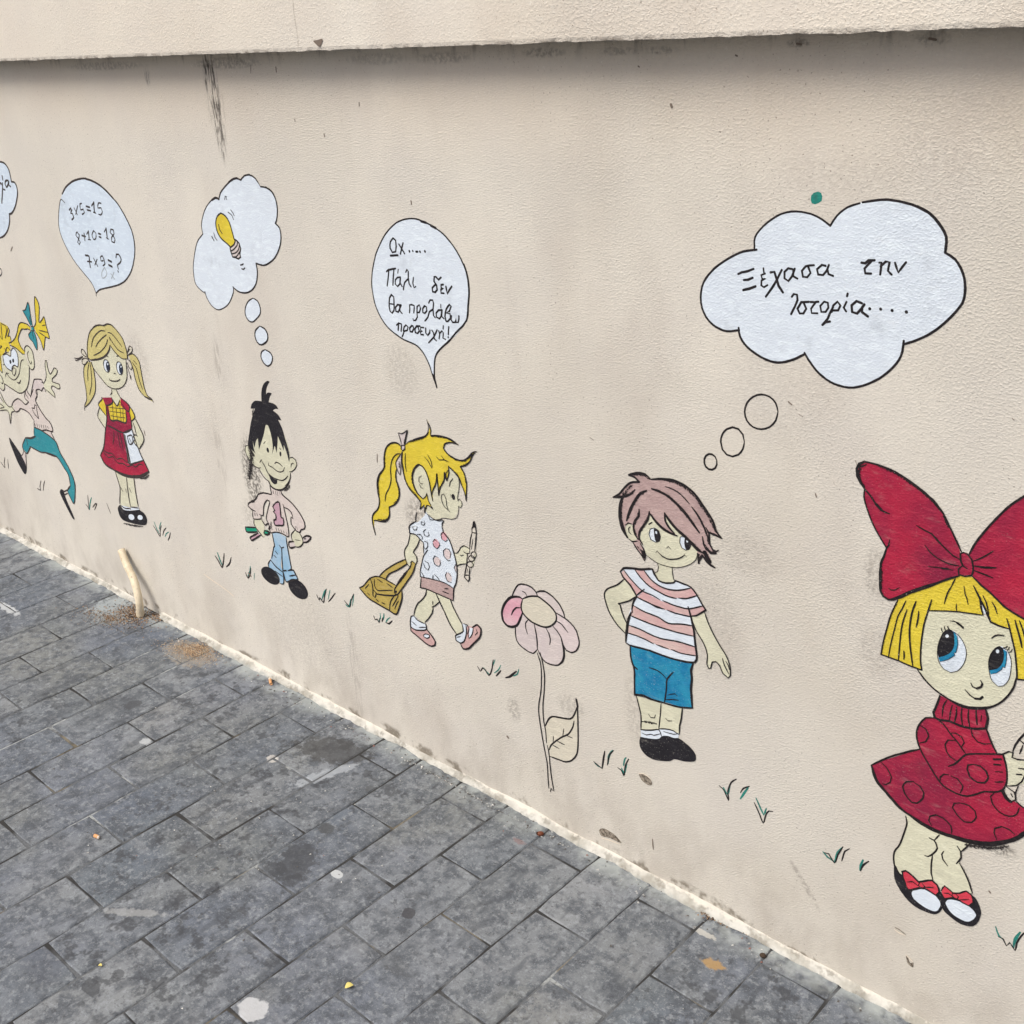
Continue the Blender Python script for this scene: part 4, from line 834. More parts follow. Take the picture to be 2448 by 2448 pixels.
  ('F', 'shoe_hole', 'white', 0, '-16507,3317 -16540,3282 -16594,3258 -16648,3254 -16680,3273 -16680,3306 -16646,3341 -16592,3365 -16539,3368 -16506,3350'),
  ('F', 'strap', 'white', 0, '-15227,3993* -15134,3994* -15163,3878 -15272,3719* -15261,3829'),
  ('F', 'pencil', 'penwood', 0, '-14945,6300* -14830,6303* -14843,6160 -14894,5795* -14972,5631 -15133,5180* -15138,5121 -15181,5056* -15270,5095* -15179,5456* -15100,5708 -15049,5864'),
  ('L', '', 'black', 274, '-16605,6005 -16578,6144 -16538,6226'),
  ('L', '', 'black', 269, '-16238,6389 -16238,6389'),
  ('L', '', 'black', 313, '-16821,5787 -16824,5682* -16634,5697 -16506,5621 -16414,5572'),
  ('L', '', 'black', 313, '-16824,5682 -16827,5815 -16745,5910 -16595,6008'),
  ('L', '', 'black', 243, '-16414,5572 -16444,5327'),
  ('L', '', 'black', 244, '-16302,5448 -16451,5265 -16535,5061 -16612,4842 -16615,4735* -16233,4789 -15901,4815 -15713,4791 -15612,4762'),
  ('L', '', 'black', 266, '-15818,6082 -15799,6173 -15744,6244 -15809,6256 -15975,6199 -16071,6188'),
  ('L', '', 'black', 302, '-15809,6085 -15791,5989 -15637,5859 -15547,5654 -15480,5397 -15476,5165 -15528,4929 -15612,4762 -15661,4470'),
  ('L', '', 'black', 282, '-15661,4470 -15938,4480 -16229,4487 -16485,4492 -16649,4464* -16598,4709'),
  ('L', '', 'black', 249, '-16816,5670 -16865,5522 -16923,5387 -17032,5251 -17059,5122 -17014,4922 -16930,4867'),
  ('L', '', 'black', 281, '-16537,5605 -16627,5439 -16769,5257 -16679,5185 -16672,5082 -16723,4991'),
  ('L', '', 'black', 250, '-16930,4870 -16870,4941 -16884,4990 -16828,5037 -16731,5004'),
  ('L', '', 'black', 241, '-15898,4674 -15779,4710'),
  ('L', '', 'black', 242, '-15964,4593 -15772,4593'),
  ('L', '', 'black', 326, '-16455,4493 -16504,4340 -16644,4172 -16769,4062 -16884,3876 -16946,3714'),
  ('L', '', 'black', 351, '-16172,4475 -16115,4371 -16042,4241 -15959,4115 -15812,3857 -15637,3685'),
  ('L', '', 'black', 277, '-15747,4473 -15686,4326 -15587,4176 -15453,3993'),
  ('L', '', 'black', 284, '-16094,4301 -16247,4160 -16343,4098'),
  ('L', '', 'black', 288, '-16303,4103 -16350,3956 -16492,3769 -16607,3652'),
  ('L', '', 'black', 213, '-16296,4252 -16305,4172'),
  ('L', '', 'black', 230, '-15515,5597 -15420,5624 -15356,5707 -15313,5777 -15215,5843 -15054,5813 -15063,5719 -15157,5685 -15237,5705'),
  ('L', '', 'black', 198, '-15358,5599 -15312,5593 -15245,5631'),
  ('L', '', 'black', 232, '-15470,5320 -15351,5391 -15198,5450'),
  ('L', '', 'black', 331, '-15130,5685 -15170,5459 -15237,5236 -15267,5126 -15172,5059 -15129,5123 -15130,5210 -15253,5173'),
  ('L', '', 'black', 322, '-14956,6185 -15017,6015 -15053,5821'),
  ('L', '', 'black', 319, '-14955,6200 -14945,6300 -14887,6357 -14845,6327 -14837,6217 -14955,6200'),
  ('L', '', 'black', 321, '-14837,6217 -14874,6012 -14920,5802'),
  ('L', '', 'black', 226, '-14941,6064 -14982,5912 -15008,5819'),
  ('L', '', 'black', 330, '-15095,5380 -15130,5210'),
  ('L', '', 'black', 198, '-15189,5352 -15153,5348 -15190,5250'),
  ('L', '', 'black', 227, '-14882,5735 -14895,5697 -14924,5664 -14962,5643 -14998,5642 -15023,5660 -15029,5693 -15016,5730 -14987,5764 -14949,5784 -14913,5785 -14888,5767 -14882,5735'),
  ('L', '', 'black', 228, '-14950,5603 -14982,5572 -15025,5553 -15068,5551 -15099,5566 -15110,5595 -15098,5629 -15066,5659 -15023,5678 -14980,5680 -14949,5665 -14938,5637 -14950,5603'),
  ('L', '', 'black', 229, '-14995,5457 -15027,5426 -15072,5407 -15117,5405 -15150,5420 -15162,5449 -15150,5483 -15117,5514 -15072,5533 -15028,5535 -14995,5520 -14983,5491 -14995,5457'),
  ('F', 'pencil_tip', 'black', 0, '-14938,6288* -14876,6471* -14828,6317* -14887,6357*'),
  ('L', '', 'black', 286, '-14938,6288 -14877,6464 -14837,6315'),
  ('L', '', 'black', 200, '-15791,5989 -15866,5912 -15848,5815 -15738,5788 -15675,5848'),
  ('L', '', 'black', 204, '-16130,5680 -16065,5749 -16001,5723'),
  ('L', '', 'black', 204, '-15943,5724 -15922,5665 -16020,5550 -16112,5582 -16133,5650'),
  ('L', '', 'black', 202, '-15755,5631 -15829,5560 -15832,5442 -15708,5368 -15649,5392'),
  ('L', '', 'black', 201, '-15755,5631 -15661,5636 -15612,5563 -15652,5450'),
  ('L', '', 'black', 206, '-16023,5358 -16109,5363 -16168,5272 -16132,5164 -15998,5151'),
  ('L', '', 'black', 205, '-15962,5302 -15951,5231 -15988,5161'),
  ('L', '', 'black', 210, '-16435,5158 -16330,5136 -16300,5055 -16350,4965 -16444,4997 -16482,5092'),
  ('L', '', 'black', 201, '-15494,5357 -15550,5260 -15504,5164'),
  ('L', '', 'black', 205, '-15786,5088 -15833,4999 -15779,4882 -15665,4887'),
  ('L', '', 'black', 204, '-15737,5095 -15668,5034'),
  ('L', '', 'black', 208, '-16169,4929 -16069,4869 -16017,4810'),
  ('L', '', 'black', 209, '-16212,4886 -16232,4805'),
  ('L', '', 'black', 212, '-16580,4859 -16527,4807 -16493,4756'),
  ('L', '', 'black', 241, '-16389,5616 -16291,5621 -16292,5532 -16372,5436 -16407,5471'),
  ('L', '', 'black', 242, '-16592,5715 -16491,5743 -16438,5698 -16455,5635'),
  ('L', '', 'black', 205, '-16305,5910 -16381,5846 -16372,5760 -16286,5747'),
  ('L', '', 'black', 205, '-16243,5868 -16222,5801 -16276,5750'),
  ('L', '', 'black', 208, '-16712,5860 -16691,5792 -16599,5816 -16569,5898'),
  ('L', '', 'black', 204, '-16357,6041 -16423,6053 -16441,5990 -16364,5981 -16319,6037 -16341,6089'),
  ('L', '', 'black', 235, '-16190,6229 -16150,6167 -16063,6176'),
  ('L', '', 'black', 305, '-18737,3820 -18589,3906 -18326,4172 -18111,4293 -17890,4328 -17681,4304 -17452,4279'),
  ('L', '', 'black', 419, '-18737,3820 -18472,3657 -18215,3608 -17766,3557 -17545,3533 -17424,3717 -17292,3998 -17265,4195'),
  ('L', '', 'black', 309, '-18305,4162 -18257,4048 -18260,3886 -18278,3767 -18217,3737 -18153,3871 -18233,3919'),
  ('L', '', 'black', 266, '-18168,4204 -18182,4039 -18097,3953 -17826,4037 -17581,4113'),
  ('L', '', 'black', 378, '-18157,3845 -17844,3911 -17533,4001 -17394,4092'),
  ('L', '', 'black', 303, '-17533,4001 -17690,3792 -17755,3561'),
  ('L', '', 'black', 263, '-17401,4043 -17507,3882 -17638,3704'),
  ('L', '', 'black', 263, '-17408,3913 -17499,3789 -17571,3653'),
  ('L', '', 'black', 303, '-18054,4238 -17896,4215'),
  ('L', '', 'black', 300, '-17744,4229 -17570,4188'),
  ('L', '', 'black', 233, '-18384,4009 -18528,3868'),
  ('L', '', 'black', 234, '-18455,3768 -18403,3744'),
  ('L', '', 'black', 270, '-18179,3701 -18106,3675'),
  ('L', '', 'black', 268, '-17985,3681 -17900,3676'),
  ('L', '', 'black', 295, '-17999,4319 -17751,4550 -17378,4816 -17031,5023'),
  ('L', '', 'black', 331, '-17773,4323 -17633,4492 -17311,4696 -16993,4928'),
  ('L', '', 'black', 586, '-17433,4269 -17234,4502 -17016,4753'),
  ('L', '', 'black', 323, '-17016,4753 -16896,4895 -16861,5012'),
  ('L', '', 'black', 330, '-16733,4988 -16831,4777 -17050,4496 -17296,4202 -17443,4045 -17524,4067 -17499,4170 -17384,4316'),
  ('F', 'rivet', 'black', 0, '-17434,4122 -17444,4099 -17463,4080 -17485,4073 -17501,4081 -17504,4100 -17495,4124 -17475,4143 -17453,4149 -17438,4142'),
  ('L', '', 'black', 333, '-16959,3694 -17036,3652 -17086,3508 -17093,3378* -16930,3353 -16587,3477 -16590,3627'),
  ('L', '', 'black', 294, '-16950,3681 -16834,3624 -16632,3612'),
  ('L', '', 'black', 260, '-17032,3526 -16894,3477'),
  ('L', '', 'black', 257, '-16814,3456 -16602,3528'),
  ('L', '', 'black', 369, '-17093,3378 -17095,3280 -16886,3207 -16630,3119 -16469,3112 -16349,3186 -16329,3273 -16436,3394 -16585,3494'),
  ('L', '', 'black', 257, '-16700,3303 -16621,3362 -16499,3373 -16506,3315 -16593,3260 -16693,3274 -16700,3303'),
  ('L', '', 'black', 314, '-15452,4000 -15431,3832 -15638,3677 -15680,3639 -15672,3533 -15558,3511 -15436,3584 -15336,3834 -15336,4032'),
  ('L', '', 'black', 240, '-15412,4021 -15299,4029 -15249,3955 -15300,3816 -15272,3719 -15164,3862 -15122,4013'),
  ('L', '', 'black', 413, '-15150,4019 -14991,4133 -14904,4072 -14940,3879 -15148,3639 -15315,3465 -15474,3401 -15540,3502'),
  ('L', '', 'black', 272, '-15039,4011 -15008,3946 -15081,3861'),
  ('L', '', 'black', 210, '-15644,3613 -15523,3678'),
  ('D', '', 'dry', 711, '-16568,7742 -16347,7835 -16090,7949 -15963,8082'),
  ('D', '', 'dry', 688, '-15918,7998 -15676,8040 -15406,8042 -15250,8008'),
  ('D', '', 'dry', 683, '-15340,7996 -15525,7938 -15573,7828 -15476,7728 -15286,7662 -15090,7665 -14925,7741 -14810,7858'),
  ('D', '', 'dry', 680, '-15137,7548 -15009,7603 -14895,7695'),
  ('D', '', 'dry', 693, '-15468,7460 -15332,7383 -15216,7301 -15140,7170'),
  ('D', '', 'dry', 623, '-15123,7511 -15045,7408 -15028,7223'),
  ('D', '', 'dry', 706, '-15494,7387 -15578,7286 -15649,7133 -15801,6931'),
  ('D', '', 'dry', 718, '-15846,7183 -15883,7023 -16022,6794'),
  ('D', '', 'dry', 736, '-16377,7299 -16516,7184 -16586,7013 -16586,6858 -16509,6705 -16332,6577'),
  ('D', '', 'dry', 744, '-16828,7170 -16827,6958 -16735,6766 -16538,6627 -16379,6509'),
  ('D', '', 'dry', 768, '-17288,7480 -17374,7306 -17412,7040 -17612,6792 -17686,6570 -17682,6320'),
  ('D', '', 'dry', 761, '-17081,6971 -17088,6783 -17038,6636 -17081,6394 -17242,6252'),
  ('D', '', 'dry', 789, '-17407,6092 -17418,5941 -17552,5794 -17832,5736'),
  ('D', '', 'dry', 728, '-16697,7784 -16748,7691'),
  ('D', '', 'dry', 745, '-16943,7258 -16945,7102'),
 ]),
 ('painted_grass', 'painted grass tuft directly under the brown painted bag', [
  ('L', '', 'black', 384, '-18350,3227 -18318,3146 -18236,3174 -18179,3110 -18138,3239'),
  ('L', '', 'teal', 328, '-18197,3137 -18115,3247 -18107,3373'),
  ('L', '', 'black', 381, '-18070,3179 -18023,3277'),
  ('L', '', 'teal', 434, '-18057,3192 -17998,3302 -17971,3409'),
  ('L', '', 'teal', 324, '-17949,3187 -17868,3296 -17770,3377'),
  ('L', '', 'black', 486, '-17938,3191 -17840,3191 -17716,3306'),
 ]),
 ('speech_bubble', 'egg-shaped white painted speech bubble with four lines of handwriting above the ponytail girl', [
  ('F', 'bubble_fill', 'white', 0, '-16001,12161 -15741,12168 -15411,12094 -15142,11967 -14900,11771 -14701,11493 -14599,11205 -14583,10952 -14646,10641 -14706,10444 -14854,10281 -15132,10042 -15468,9803 -15591,9647 -15646,9474 -15670,9267 -15635,9030* -15711,9222 -15805,9487 -15958,9705 -16092,9786 -16449,9849 -16750,9960 -17057,10188 -17207,10463 -17245,10775 -17190,11069 -17020,11443 -16748,11781 -16364,12071'),
  ('L', '', 'black', 274, '-16001,12161 -16180,12125 -16366,12059 -16562,11938 -16748,11781 -16904,11599 -17020,11443 -17128,11224 -17190,11069 -17241,10838 -17235,10650 -17193,10427 -17057,10188 -16873,10021 -16662,9921 -16449,9849 -16233,9816 -16075,9776 -15959,9692 -15865,9580 -15791,9451 -15711,9222 -15635,9030'),
  ('L', '', 'black', 277, '-16001,12161 -15827,12170 -15659,12139 -15462,12091 -15285,12024 -15144,11956 -15006,11853 -14872,11728 -14771,11601 -14701,11493 -14633,11362'),
  ('L', '', 'black', 420, '-15694,12137 -15560,12118'),
  ('L', '', 'black', 444, '-15446,12080 -15317,12039'),
  ('L', '', 'black', 388, '-14672,11462 -14608,11285 -14588,11126 -14591,10952 -14639,10712 -14661,10568 -14706,10444'),
  ('L', '', 'black', 325, '-14695,10469 -14798,10348 -14998,10189 -15167,10031 -15411,9848 -15546,9729 -15622,9604 -15662,9408 -15676,9215 -15642,9042'),
  ('L', '', 'black', 380, '-15148,10046 -15298,9926'),
  ('L', '', 'black', 366, '-15721,9284 -15665,9153 -15639,9042'),
  ('L', '', 'black', 355, '-16496,11771 -16578,11699 -16605,11577 -16551,11503 -16458,11524 -16426,11628 -16429,11735 -16496,11771'),
  ('L', '', 'black', 386, '-16615,11437 -16404,11463'),
  ('L', '', 'black', 352, '-16348,11671 -16278,11593 -16213,11510'),
  ('L', '', 'black', 352, '-16228,11705 -16277,11605 -16328,11493'),
  ('L', '', 'black', 407, '-16077,11575 -16072,11558'),
  ('L', '', 'black', 318, '-15985,11584 -15975,11573'),
  ('L', '', 'black', 345, '-15893,11574 -15849,11578'),
  ('L', '', 'black', 344, '-15792,11589 -15780,11578'),
  ('L', '', 'black', 399, '-15656,11607 -15648,11596'),
  ('L', '', 'black', 362, '-16770,11124 -16710,11160 -16502,11209'),
  ('L', '', 'black', 334, '-16701,11155 -16741,11004 -16791,10850'),
  ('L', '', 'black', 332, '-16549,11195 -16589,11044 -16624,10881'),
  ('L', '', 'black', 331, '-16387,11059 -16470,11044 -16542,10988 -16552,10913 -16494,10870 -16423,10927 -16398,11040'),
  ('L', '', 'black', 330, '-16389,11041 -16410,10953 -16365,10884'),
  ('L', '', 'black', 239, '-16431,11200 -16450,11126'),
  ('L', '', 'black', 325, '-16228,11166 -16186,11219 -16154,11186 -16170,11064 -16158,10956 -16114,10906'),
  ('L', '', 'black', 328, '-16163,11052 -16282,10967 -16337,10826'),
  ('L', '', 'black', 295, '-16025,11091 -16057,10979 -16032,10897 -15984,10926'),
  ('L', '', 'black', 373, '-15281,11168 -15354,11120 -15417,11166 -15460,11162 -15478,11077 -15418,11012 -15410,10930 -15467,10876 -15536,10880 -15536,10951 -15451,11014'),
  ('L', '', 'black', 371, '-15236,11044 -15296,11031 -15302,10977 -15243,10978 -15315,10940 -15313,10881 -15236,10884'),
  ('L', '', 'black', 396, '-15172,11015 -15161,10958 -15152,10888 -15085,10966 -15019,11032'),
  ('L', '', 'black', 338, '-16693,10693 -16760,10617 -16789,10450 -16777,10364 -16726,10332 -16662,10390 -16642,10531 -16634,10656 -16693,10693'),
  ('L', '', 'black', 246, '-16775,10509 -16645,10512'),
  ('L', '', 'black', 367, '-16441,10524 -16543,10518 -16606,10460 -16607,10385 -16544,10374 -16488,10450 -16441,10524'),
  ('L', '', 'black', 336, '-16490,10499 -16485,10400 -16435,10362'),
  ('L', '', 'black', 331, '-16221,10402 -16201,10485 -16201,10553 -16075,10556 -16102,10417'),
  ('L', '', 'black', 329, '-16010,10434 -15996,10547 -15929,10586 -15902,10522 -15947,10442 -16011,10428 -16012,10348 -16066,10279 -16130,10264 -16136,10295'),
  ('L', '', 'black', 354, '-15788,10584 -15842,10529 -15848,10455 -15797,10443 -15737,10499 -15737,10572 -15788,10584'),
  ('L', '', 'black', 321, '-15666,10654 -15624,10713 -15554,10722 -15535,10663 -15567,10539 -15562,10430 -15522,10398'),
  ('L', '', 'black', 324, '-15575,10544 -15668,10489 -15716,10386 -15814,10299'),
  ('L', '', 'black', 231, '-15346,10665 -15348,10602'),
  ('L', '', 'black', 349, '-15322,10569 -15418,10551 -15486,10488 -15486,10415 -15410,10394 -15343,10458 -15322,10569'),
  ('L', '', 'black', 319, '-15332,10556 -15360,10455 -15288,10410'),
  ('L', '', 'black', 345, '-15234,10363 -15258,10456 -15209,10595 -15114,10690 -15074,10671 -15127,10569 -15217,10522 -15115,10523 -15115,10439 -15199,10367 -15248,10385'),
  ('L', '', 'black', 343, '-15085,10491 -15101,10416 -15064,10367 -14995,10382 -14972,10445 -14970,10379 -14918,10392 -14895,10455 -14890,10509'),
  ('L', '', 'black', 340, '-16626,10113 -16555,10160 -16482,10151 -16511,10008'),
  ('L', '', 'black', 340, '-16568,10133 -16593,10016'),
  ('L', '', 'black', 338, '-16444,10023 -16415,10103 -16354,10149 -16303,10118 -16330,10051 -16426,10019 -16453,9959 -16497,9902'),
  ('L', '', 'black', 365, '-16198,10157 -16260,10099 -16250,10037 -16196,10038 -16142,10102 -16153,10157 -16198,10157'),
  ('L', '', 'black', 362, '-15961,10182 -16052,10170 -16115,10106 -16105,10038 -16043,10028 -15991,10085 -16018,10156'),
  ('L', '', 'black', 331, '-15857,10165 -15946,10160 -15953,10103 -15901,10097 -15966,10070 -15955,10021 -15883,10025'),
  ('L', '', 'black', 358, '-15804,10160 -15815,10072 -15767,10029 -15707,10087 -15692,10138'),
  ('L', '', 'black', 326, '-15639,10145 -15600,10101 -15595,9991 -15541,9961'),
  ('L', '', 'black', 327, '-15496,10171 -15600,10027 -15757,9891'),
  ('L', '', 'black', 324, '-15454,10158 -15435,10100 -15462,10010'),
  ('L', '', 'black', 322, '-15442,10111 -15366,10170 -15336,10138 -15355,10037 -15288,10022'),
  ('L', '', 'black', 262, '-15321,10274 -15333,10212'),
  ('L', '', 'black', 319, '-15175,10275 -15191,10206 -15205,10125'),
  ('L', '', 'black', 350, '-15213,10079 -15211,10067'),
 ]),
 ('painted_flower', 'painted pink daisy-like flower with a long thin stem and one outlined leaf', [
  ('F', 'petal', 'lilac', 0, '-13981,5086* -13895,5261 -13781,5417 -13632,5463 -13444,5461 -13320,5379 -13303,5313* -13530,5241 -13682,5144 -13831,5122'),
  ('F', 'petal', 'hotpink', 0, '-13697,5140* -13769,5153 -13920,5112 -14061,5024 -14211,4827 -14279,4642 -14255,4461 -14138,4386 -14032,4390 -13890,4482 -13789,4654 -13734,4808* -13747,4940'),
  ('F', 'petal', 'lilac', 0, '-13320,5379* -13230,5455 -13088,5476 -12908,5425 -12748,5310 -12658,5173 -12628,5070* -12841,5107 -13044,5239 -13282,5295'),
  ('F', 'petal', 'lilac', 0, '-13719,4813* -13806,4623 -13922,4459 -13939,4315 -13914,4133 -13800,4046 -13610,3987 -13491,3998 -13380,4132* -13369,4323 -13421,4665* -13592,4732'),
  ('F', 'petal', 'lilac', 0, '-13421,4665* -13369,4323 -13372,4147 -13286,4002 -13174,3917 -12986,3923 -12841,3976 -12721,4119 -12683,4318 -12716,4514 -12819,4698 -12941,4790* -13131,4702'),
  ('F', 'petal', 'palerose', 0, '-12841,5107* -12635,5061 -12487,5003 -12368,4900 -12307,4718 -12305,4598 -12386,4448 -12514,4366 -12625,4376 -12703,4495 -12753,4623 -12941,4790* -12850,4930'),
  ('F', 'flower_centre', 'cream', 0, '-13699,5115 -13530,5235 -13296,5309 -13155,5275 -12990,5208 -12856,5096 -12849,4942 -12969,4793 -13131,4702 -13333,4683 -13534,4714 -13704,4818 -13747,4940'),
  ('L', '', 'black', 400, '-13698,5127 -13530,5235 -13296,5309 -13155,5275 -12990,5208 -12856,5096 -12849,4942 -12969,4793 -13131,4702 -13333,4683 -13534,4714 -13704,4818 -13747,4940 -13699,5115'),
  ('L', '', 'black', 348, '-13981,5086 -13895,5261 -13781,5411 -13632,5463 -13444,5461 -13320,5379 -13296,5303'),
  ('L', '', 'black', 553, '-13712,5135 -13770,5147 -13920,5108 -14061,5024 -14211,4827 -14279,4642 -14255,4461 -14138,4386 -14031,4403 -13890,4482 -13789,4654 -13718,4820'),
  ('L', '', 'black', 338, '-13327,5389 -13231,5449 -13088,5476 -12908,5425 -12748,5310 -12658,5173 -12628,5070'),
  ('L', '', 'black', 472, '-13327,5389 -13231,5445 -13116,5476 -13032,5469'),
  ('L', '', 'black', 306, '-13922,4459 -13939,4315 -13914,4133 -13800,4046 -13610,3993 -13491,3998 -13381,4119'),
  ('L', '', 'black', 354, '-13421,4665 -13387,4504 -13369,4323 -13373,4134'),
  ('L', '', 'black', 295, '-13365,4137 -13286,4002 -13174,3917 -12986,3923 -12841,3976 -12721,4119 -12683,4318 -12710,4492 -12753,4623 -12846,4725 -12941,4790'),
  ('L', '', 'black', 504, '-12841,3976 -12721,4119 -12686,4317 -12717,4502 -12741,4591'),
  ('L', '', 'black', 312, '-12848,5105 -12635,5061 -12487,5003 -12368,4900 -12307,4718 -12305,4598 -12386,4448 -12514,4366 -12625,4376 -12704,4482'),
  ('L', '', 'black', 295, '-13686,5301 -13614,5287 -13574,5233'),
  ('L', '', 'black', 358, '-13763,4916 -13877,4885 -13957,4797 -14019,4677'),
  ('L', '', 'black', 301, '-13578,4711 -13651,4613 -13651,4501 -13614,4388'),
  ('L', '', 'black', 321, '-13117,4682 -13051,4594 -13021,4482 -13043,4351'),
  ('L', '', 'black', 287, '-12843,4932 -12712,4904 -12632,4834 -12565,4779'),
  ('F', 'leaf', 'cream', 0, '-13276,2392* -13171,2600 -13063,2717 -12838,2782 -12595,2855 -12491,2986 -12404,3216* -12399,2846 -12417,2390 -12459,2099 -12597,1890 -12763,1779 -12948,1752 -13188,1721*'),
  ('L', '', 'black', 316, '-13385,4052 -13314,3868 -13297,3646 -13331,3223 -13401,2907 -13425,2679 -13392,2343 -13348,2027 -13301,1747 -13262,1499 -13259,1176 -13252,909'),
  ('L', '', 'black', 311, '-13302,4082 -13245,3841 -13219,3587 -13250,3219 -13300,2875 -13300,2510 -13260,2306 -13255,2011'),
  ('L', '', 'black', 322, '-13237,1962 -13203,1828 -13187,1533 -13162,1221 -13115,906'),
  ('L', '', 'black', 384, '-13276,2392 -13171,2600 -13063,2717 -12838,2782 -12595,2855 -12491,2986 -12404,3216'),
  ('L', '', 'black', 484, '-12421,3367 -12394,3220'),
  ('L', '', 'black', 186, '-12426,3400 -12410,3301'),
  ('L', '', 'black', 348, '-12400,3305 -12403,2845 -12417,2390 -12459,2099 -12597,1890 -12763,1779 -12948,1752 -13177,1726'),
  ('L', '', 'black', 349, '-12497,2850 -12533,2701 -12651,2489 -12860,2309 -13119,2032 -13201,1856'),
  ('L', '', 'black', 271, '-12772,2556 -12807,2369'),
  ('L', '', 'black', 269, '-12714,2426 -12554,2431'),
  ('L', '', 'black', 276, '-13056,2263 -13070,2118'),
  ('L', '', 'black', 273, '-12958,2185 -12765,2181'),
  ('L', '', 'black', 276, '-13088,2036 -12919,2026'),
  ('L', '', 'black', 368, '-13214,840 -13187,940 -13147,910'),
 ]),
 ('painted_grass', "painted grass tuft between the walking girl's shoe and the flower", [
  ('L', '', 'black', 347, '-15092,3116 -15022,3021 -14944,3133 -14868,3115 -14777,3010 -14686,3164 -14614,3448'),
  ('L', '', 'teal', 406, '-14911,3137 -14848,3085 -14784,3054'),
  ('L', '', 'teal', 285, '-14642,3291 -14562,3467'),
  ('L', '', 'teal', 284, '-14611,3137 -14481,3259 -14409,3395'),
  ('L', '', 'black', 513, '-14561,3082 -14415,3265'),
 ]),
 ('painted_grass', 'small slanting painted grass blade just left of the flower stem', [
  ('L', '', 'black', 560, '-14294,3142 -14182,3206 -14066,3322 -13975,3414'),
  ('L', '', 'teal', 333, '-14070,3266 -13958,3354 -13906,3490'),
 ]),
 ('thought_cloud', 'tall white painted thought cloud with a yellow light bulb drawn inside', [
  ('F', 'cloud_fill', 'white', 0, '-22030,12145* -21948,12272 -21713,12433 -21437,12579 -21287,12620 -21120,12588* -20971,12680 -20781,12712 -20593,12646 -20452,12486* -20275,12482 -20092,12415 -19994,12266 -19975,12074 -20037,11875 -20108,11772* -19989,11695 -19977,11499 -20080,11278 -20285,11059 -20544,10912 -20741,10855 -20993,10869* -20985,10704 -21060,10487 -21192,10332 -21412,10208 -21665,10165 -21855,10187 -22001,10242* -22019,10125 -22231,9881 -22472,9734 -22749,9656 -22988,9731 -23126,9895 -23169,10002* -23346,10049 -23498,10167 -23514,10389 -23465,10601 -23310,10909 -23134,11156 -22870,11342* -22876,11519 -22767,11725 -22583,11932 -22337,12099 -22145,12172'),
  ('F', 'bulb', 'yellow', 0, '-22036,11851 -21879,11800 -21767,11671 -21716,11496 -21647,11294* -21718,11205 -21857,11137* -21985,11210 -22181,11306 -22291,11451 -22291,11633 -22190,11778'),
  ('F', 'bulb_base', 'lilac', 0, '-21628,11324* -21514,11250 -21482,11142 -21529,10999 -21600,10909 -21742,10923 -21855,10955 -21886,11121* -21718,11205'),
  ('L', '', 'black', 334, '-22036,11851 -21879,11800 -21767,11671 -21716,11496 -21682,11347 -21651,11280* -21718,11205 -21857,11137* -21985,11210 -22181,11306 -22291,11451 -22291,11633 -22190,11778 -22036,11851'),
  ('L', '', 'black', 371, '-21640,11322 -21514,11250 -21482,11142 -21547,11025 -21528,10957 -21625,10906 -21740,10931 -21837,10929 -21865,11010 -21886,11121'),
  ('L', '', 'black', 297, '-21568,11273 -21599,11201 -21772,11089 -21892,11050'),
  ('L', '', 'black', 297, '-21509,11223 -21575,11106 -21716,11024 -21856,10997'),
  ('L', '', 'black', 297, '-21520,11083 -21656,10973 -21766,10921'),
  ('L', '', 'black', 262, '-22189,11598 -22182,11488 -22104,11410'),
  ('L', '', 'black', 219, '-21759,11890 -21630,11831 -21592,11745'),
  ('L', '', 'black', 218, '-21648,11945 -21579,11888 -21547,11830'),
  ('L', '', 'black', 228, '-22429,11398 -22406,11302 -22342,11244'),
  ('L', '', 'black', 267, '-22528,11313 -22464,11226'),
  ('L', '', 'black', 297, '-21585,10777 -21509,10791 -21467,10816'),
  ('L', '', 'black', 298, '-21555,10702 -21498,10691 -21434,10729'),
  ('L', '', 'black', 218, '-21815,12151 -21780,12221 -21733,12217 -21756,12175 -21737,12156'),
  ('L', '', 'black', 320, '-22030,12145 -21948,12272 -21713,12433 -21437,12579 -21288,12616 -21120,12588* -20971,12680 -20781,12712'),
  ('L', '', 'black', 425, '-21571,12520 -21386,12595 -21240,12622'),
  ('L', '', 'black', 309, '-20827,12710 -20695,12693 -20593,12646 -20521,12572'),
  ('L', '', 'black', 171, '-20539,12591 -20450,12492'),
  ('L', '', 'black', 320, '-20451,12488 -20275,12482 -20092,12415 -19994,12266 -19975,12074 -20037,11875 -20108,11772* -19989,11695 -19977,11499 -20080,11278 -20285,11059 -20544,10912 -20741,10855 -20992,10872* -20985,10704 -21060,10487 -21192,10332 -21412,10208 -21665,10165 -21855,10187 -21997,10257'),
  ('L', '', 'black', 372, '-20273,12489 -20092,12415 -20007,12304'),
  ('L', '', 'black', 237, '-21980,10230 -22019,10125 -22231,9881 -22472,9734 -22750,9653 -22988,9731 -23126,9895 -23163,10025'),
  ('L', '', 'black', 233, '-23174,9986 -23346,10049 -23498,10167 -23514,10389 -23465,10601 -23310,10909 -23134,11156 -22870,11342* -22876,11519 -22767,11725 -22583,11932 -22337,12099 -22145,12172 -22030,12145'),
  ('L', '', 'black', 480, '-22310,12108 -22159,12167 -22029,12148'),
 ]),
 ('thought_ring', 'largest and highest of the three white thought bubbles above the black-haired boy', [
  ('F', 'ring_fill', 'white', 0, '-21298,10086 -21140,10048 -21065,9915 -21115,9751 -21426,9552 -21595,9559 -21675,9680 -21618,9861 -21489,9992'),
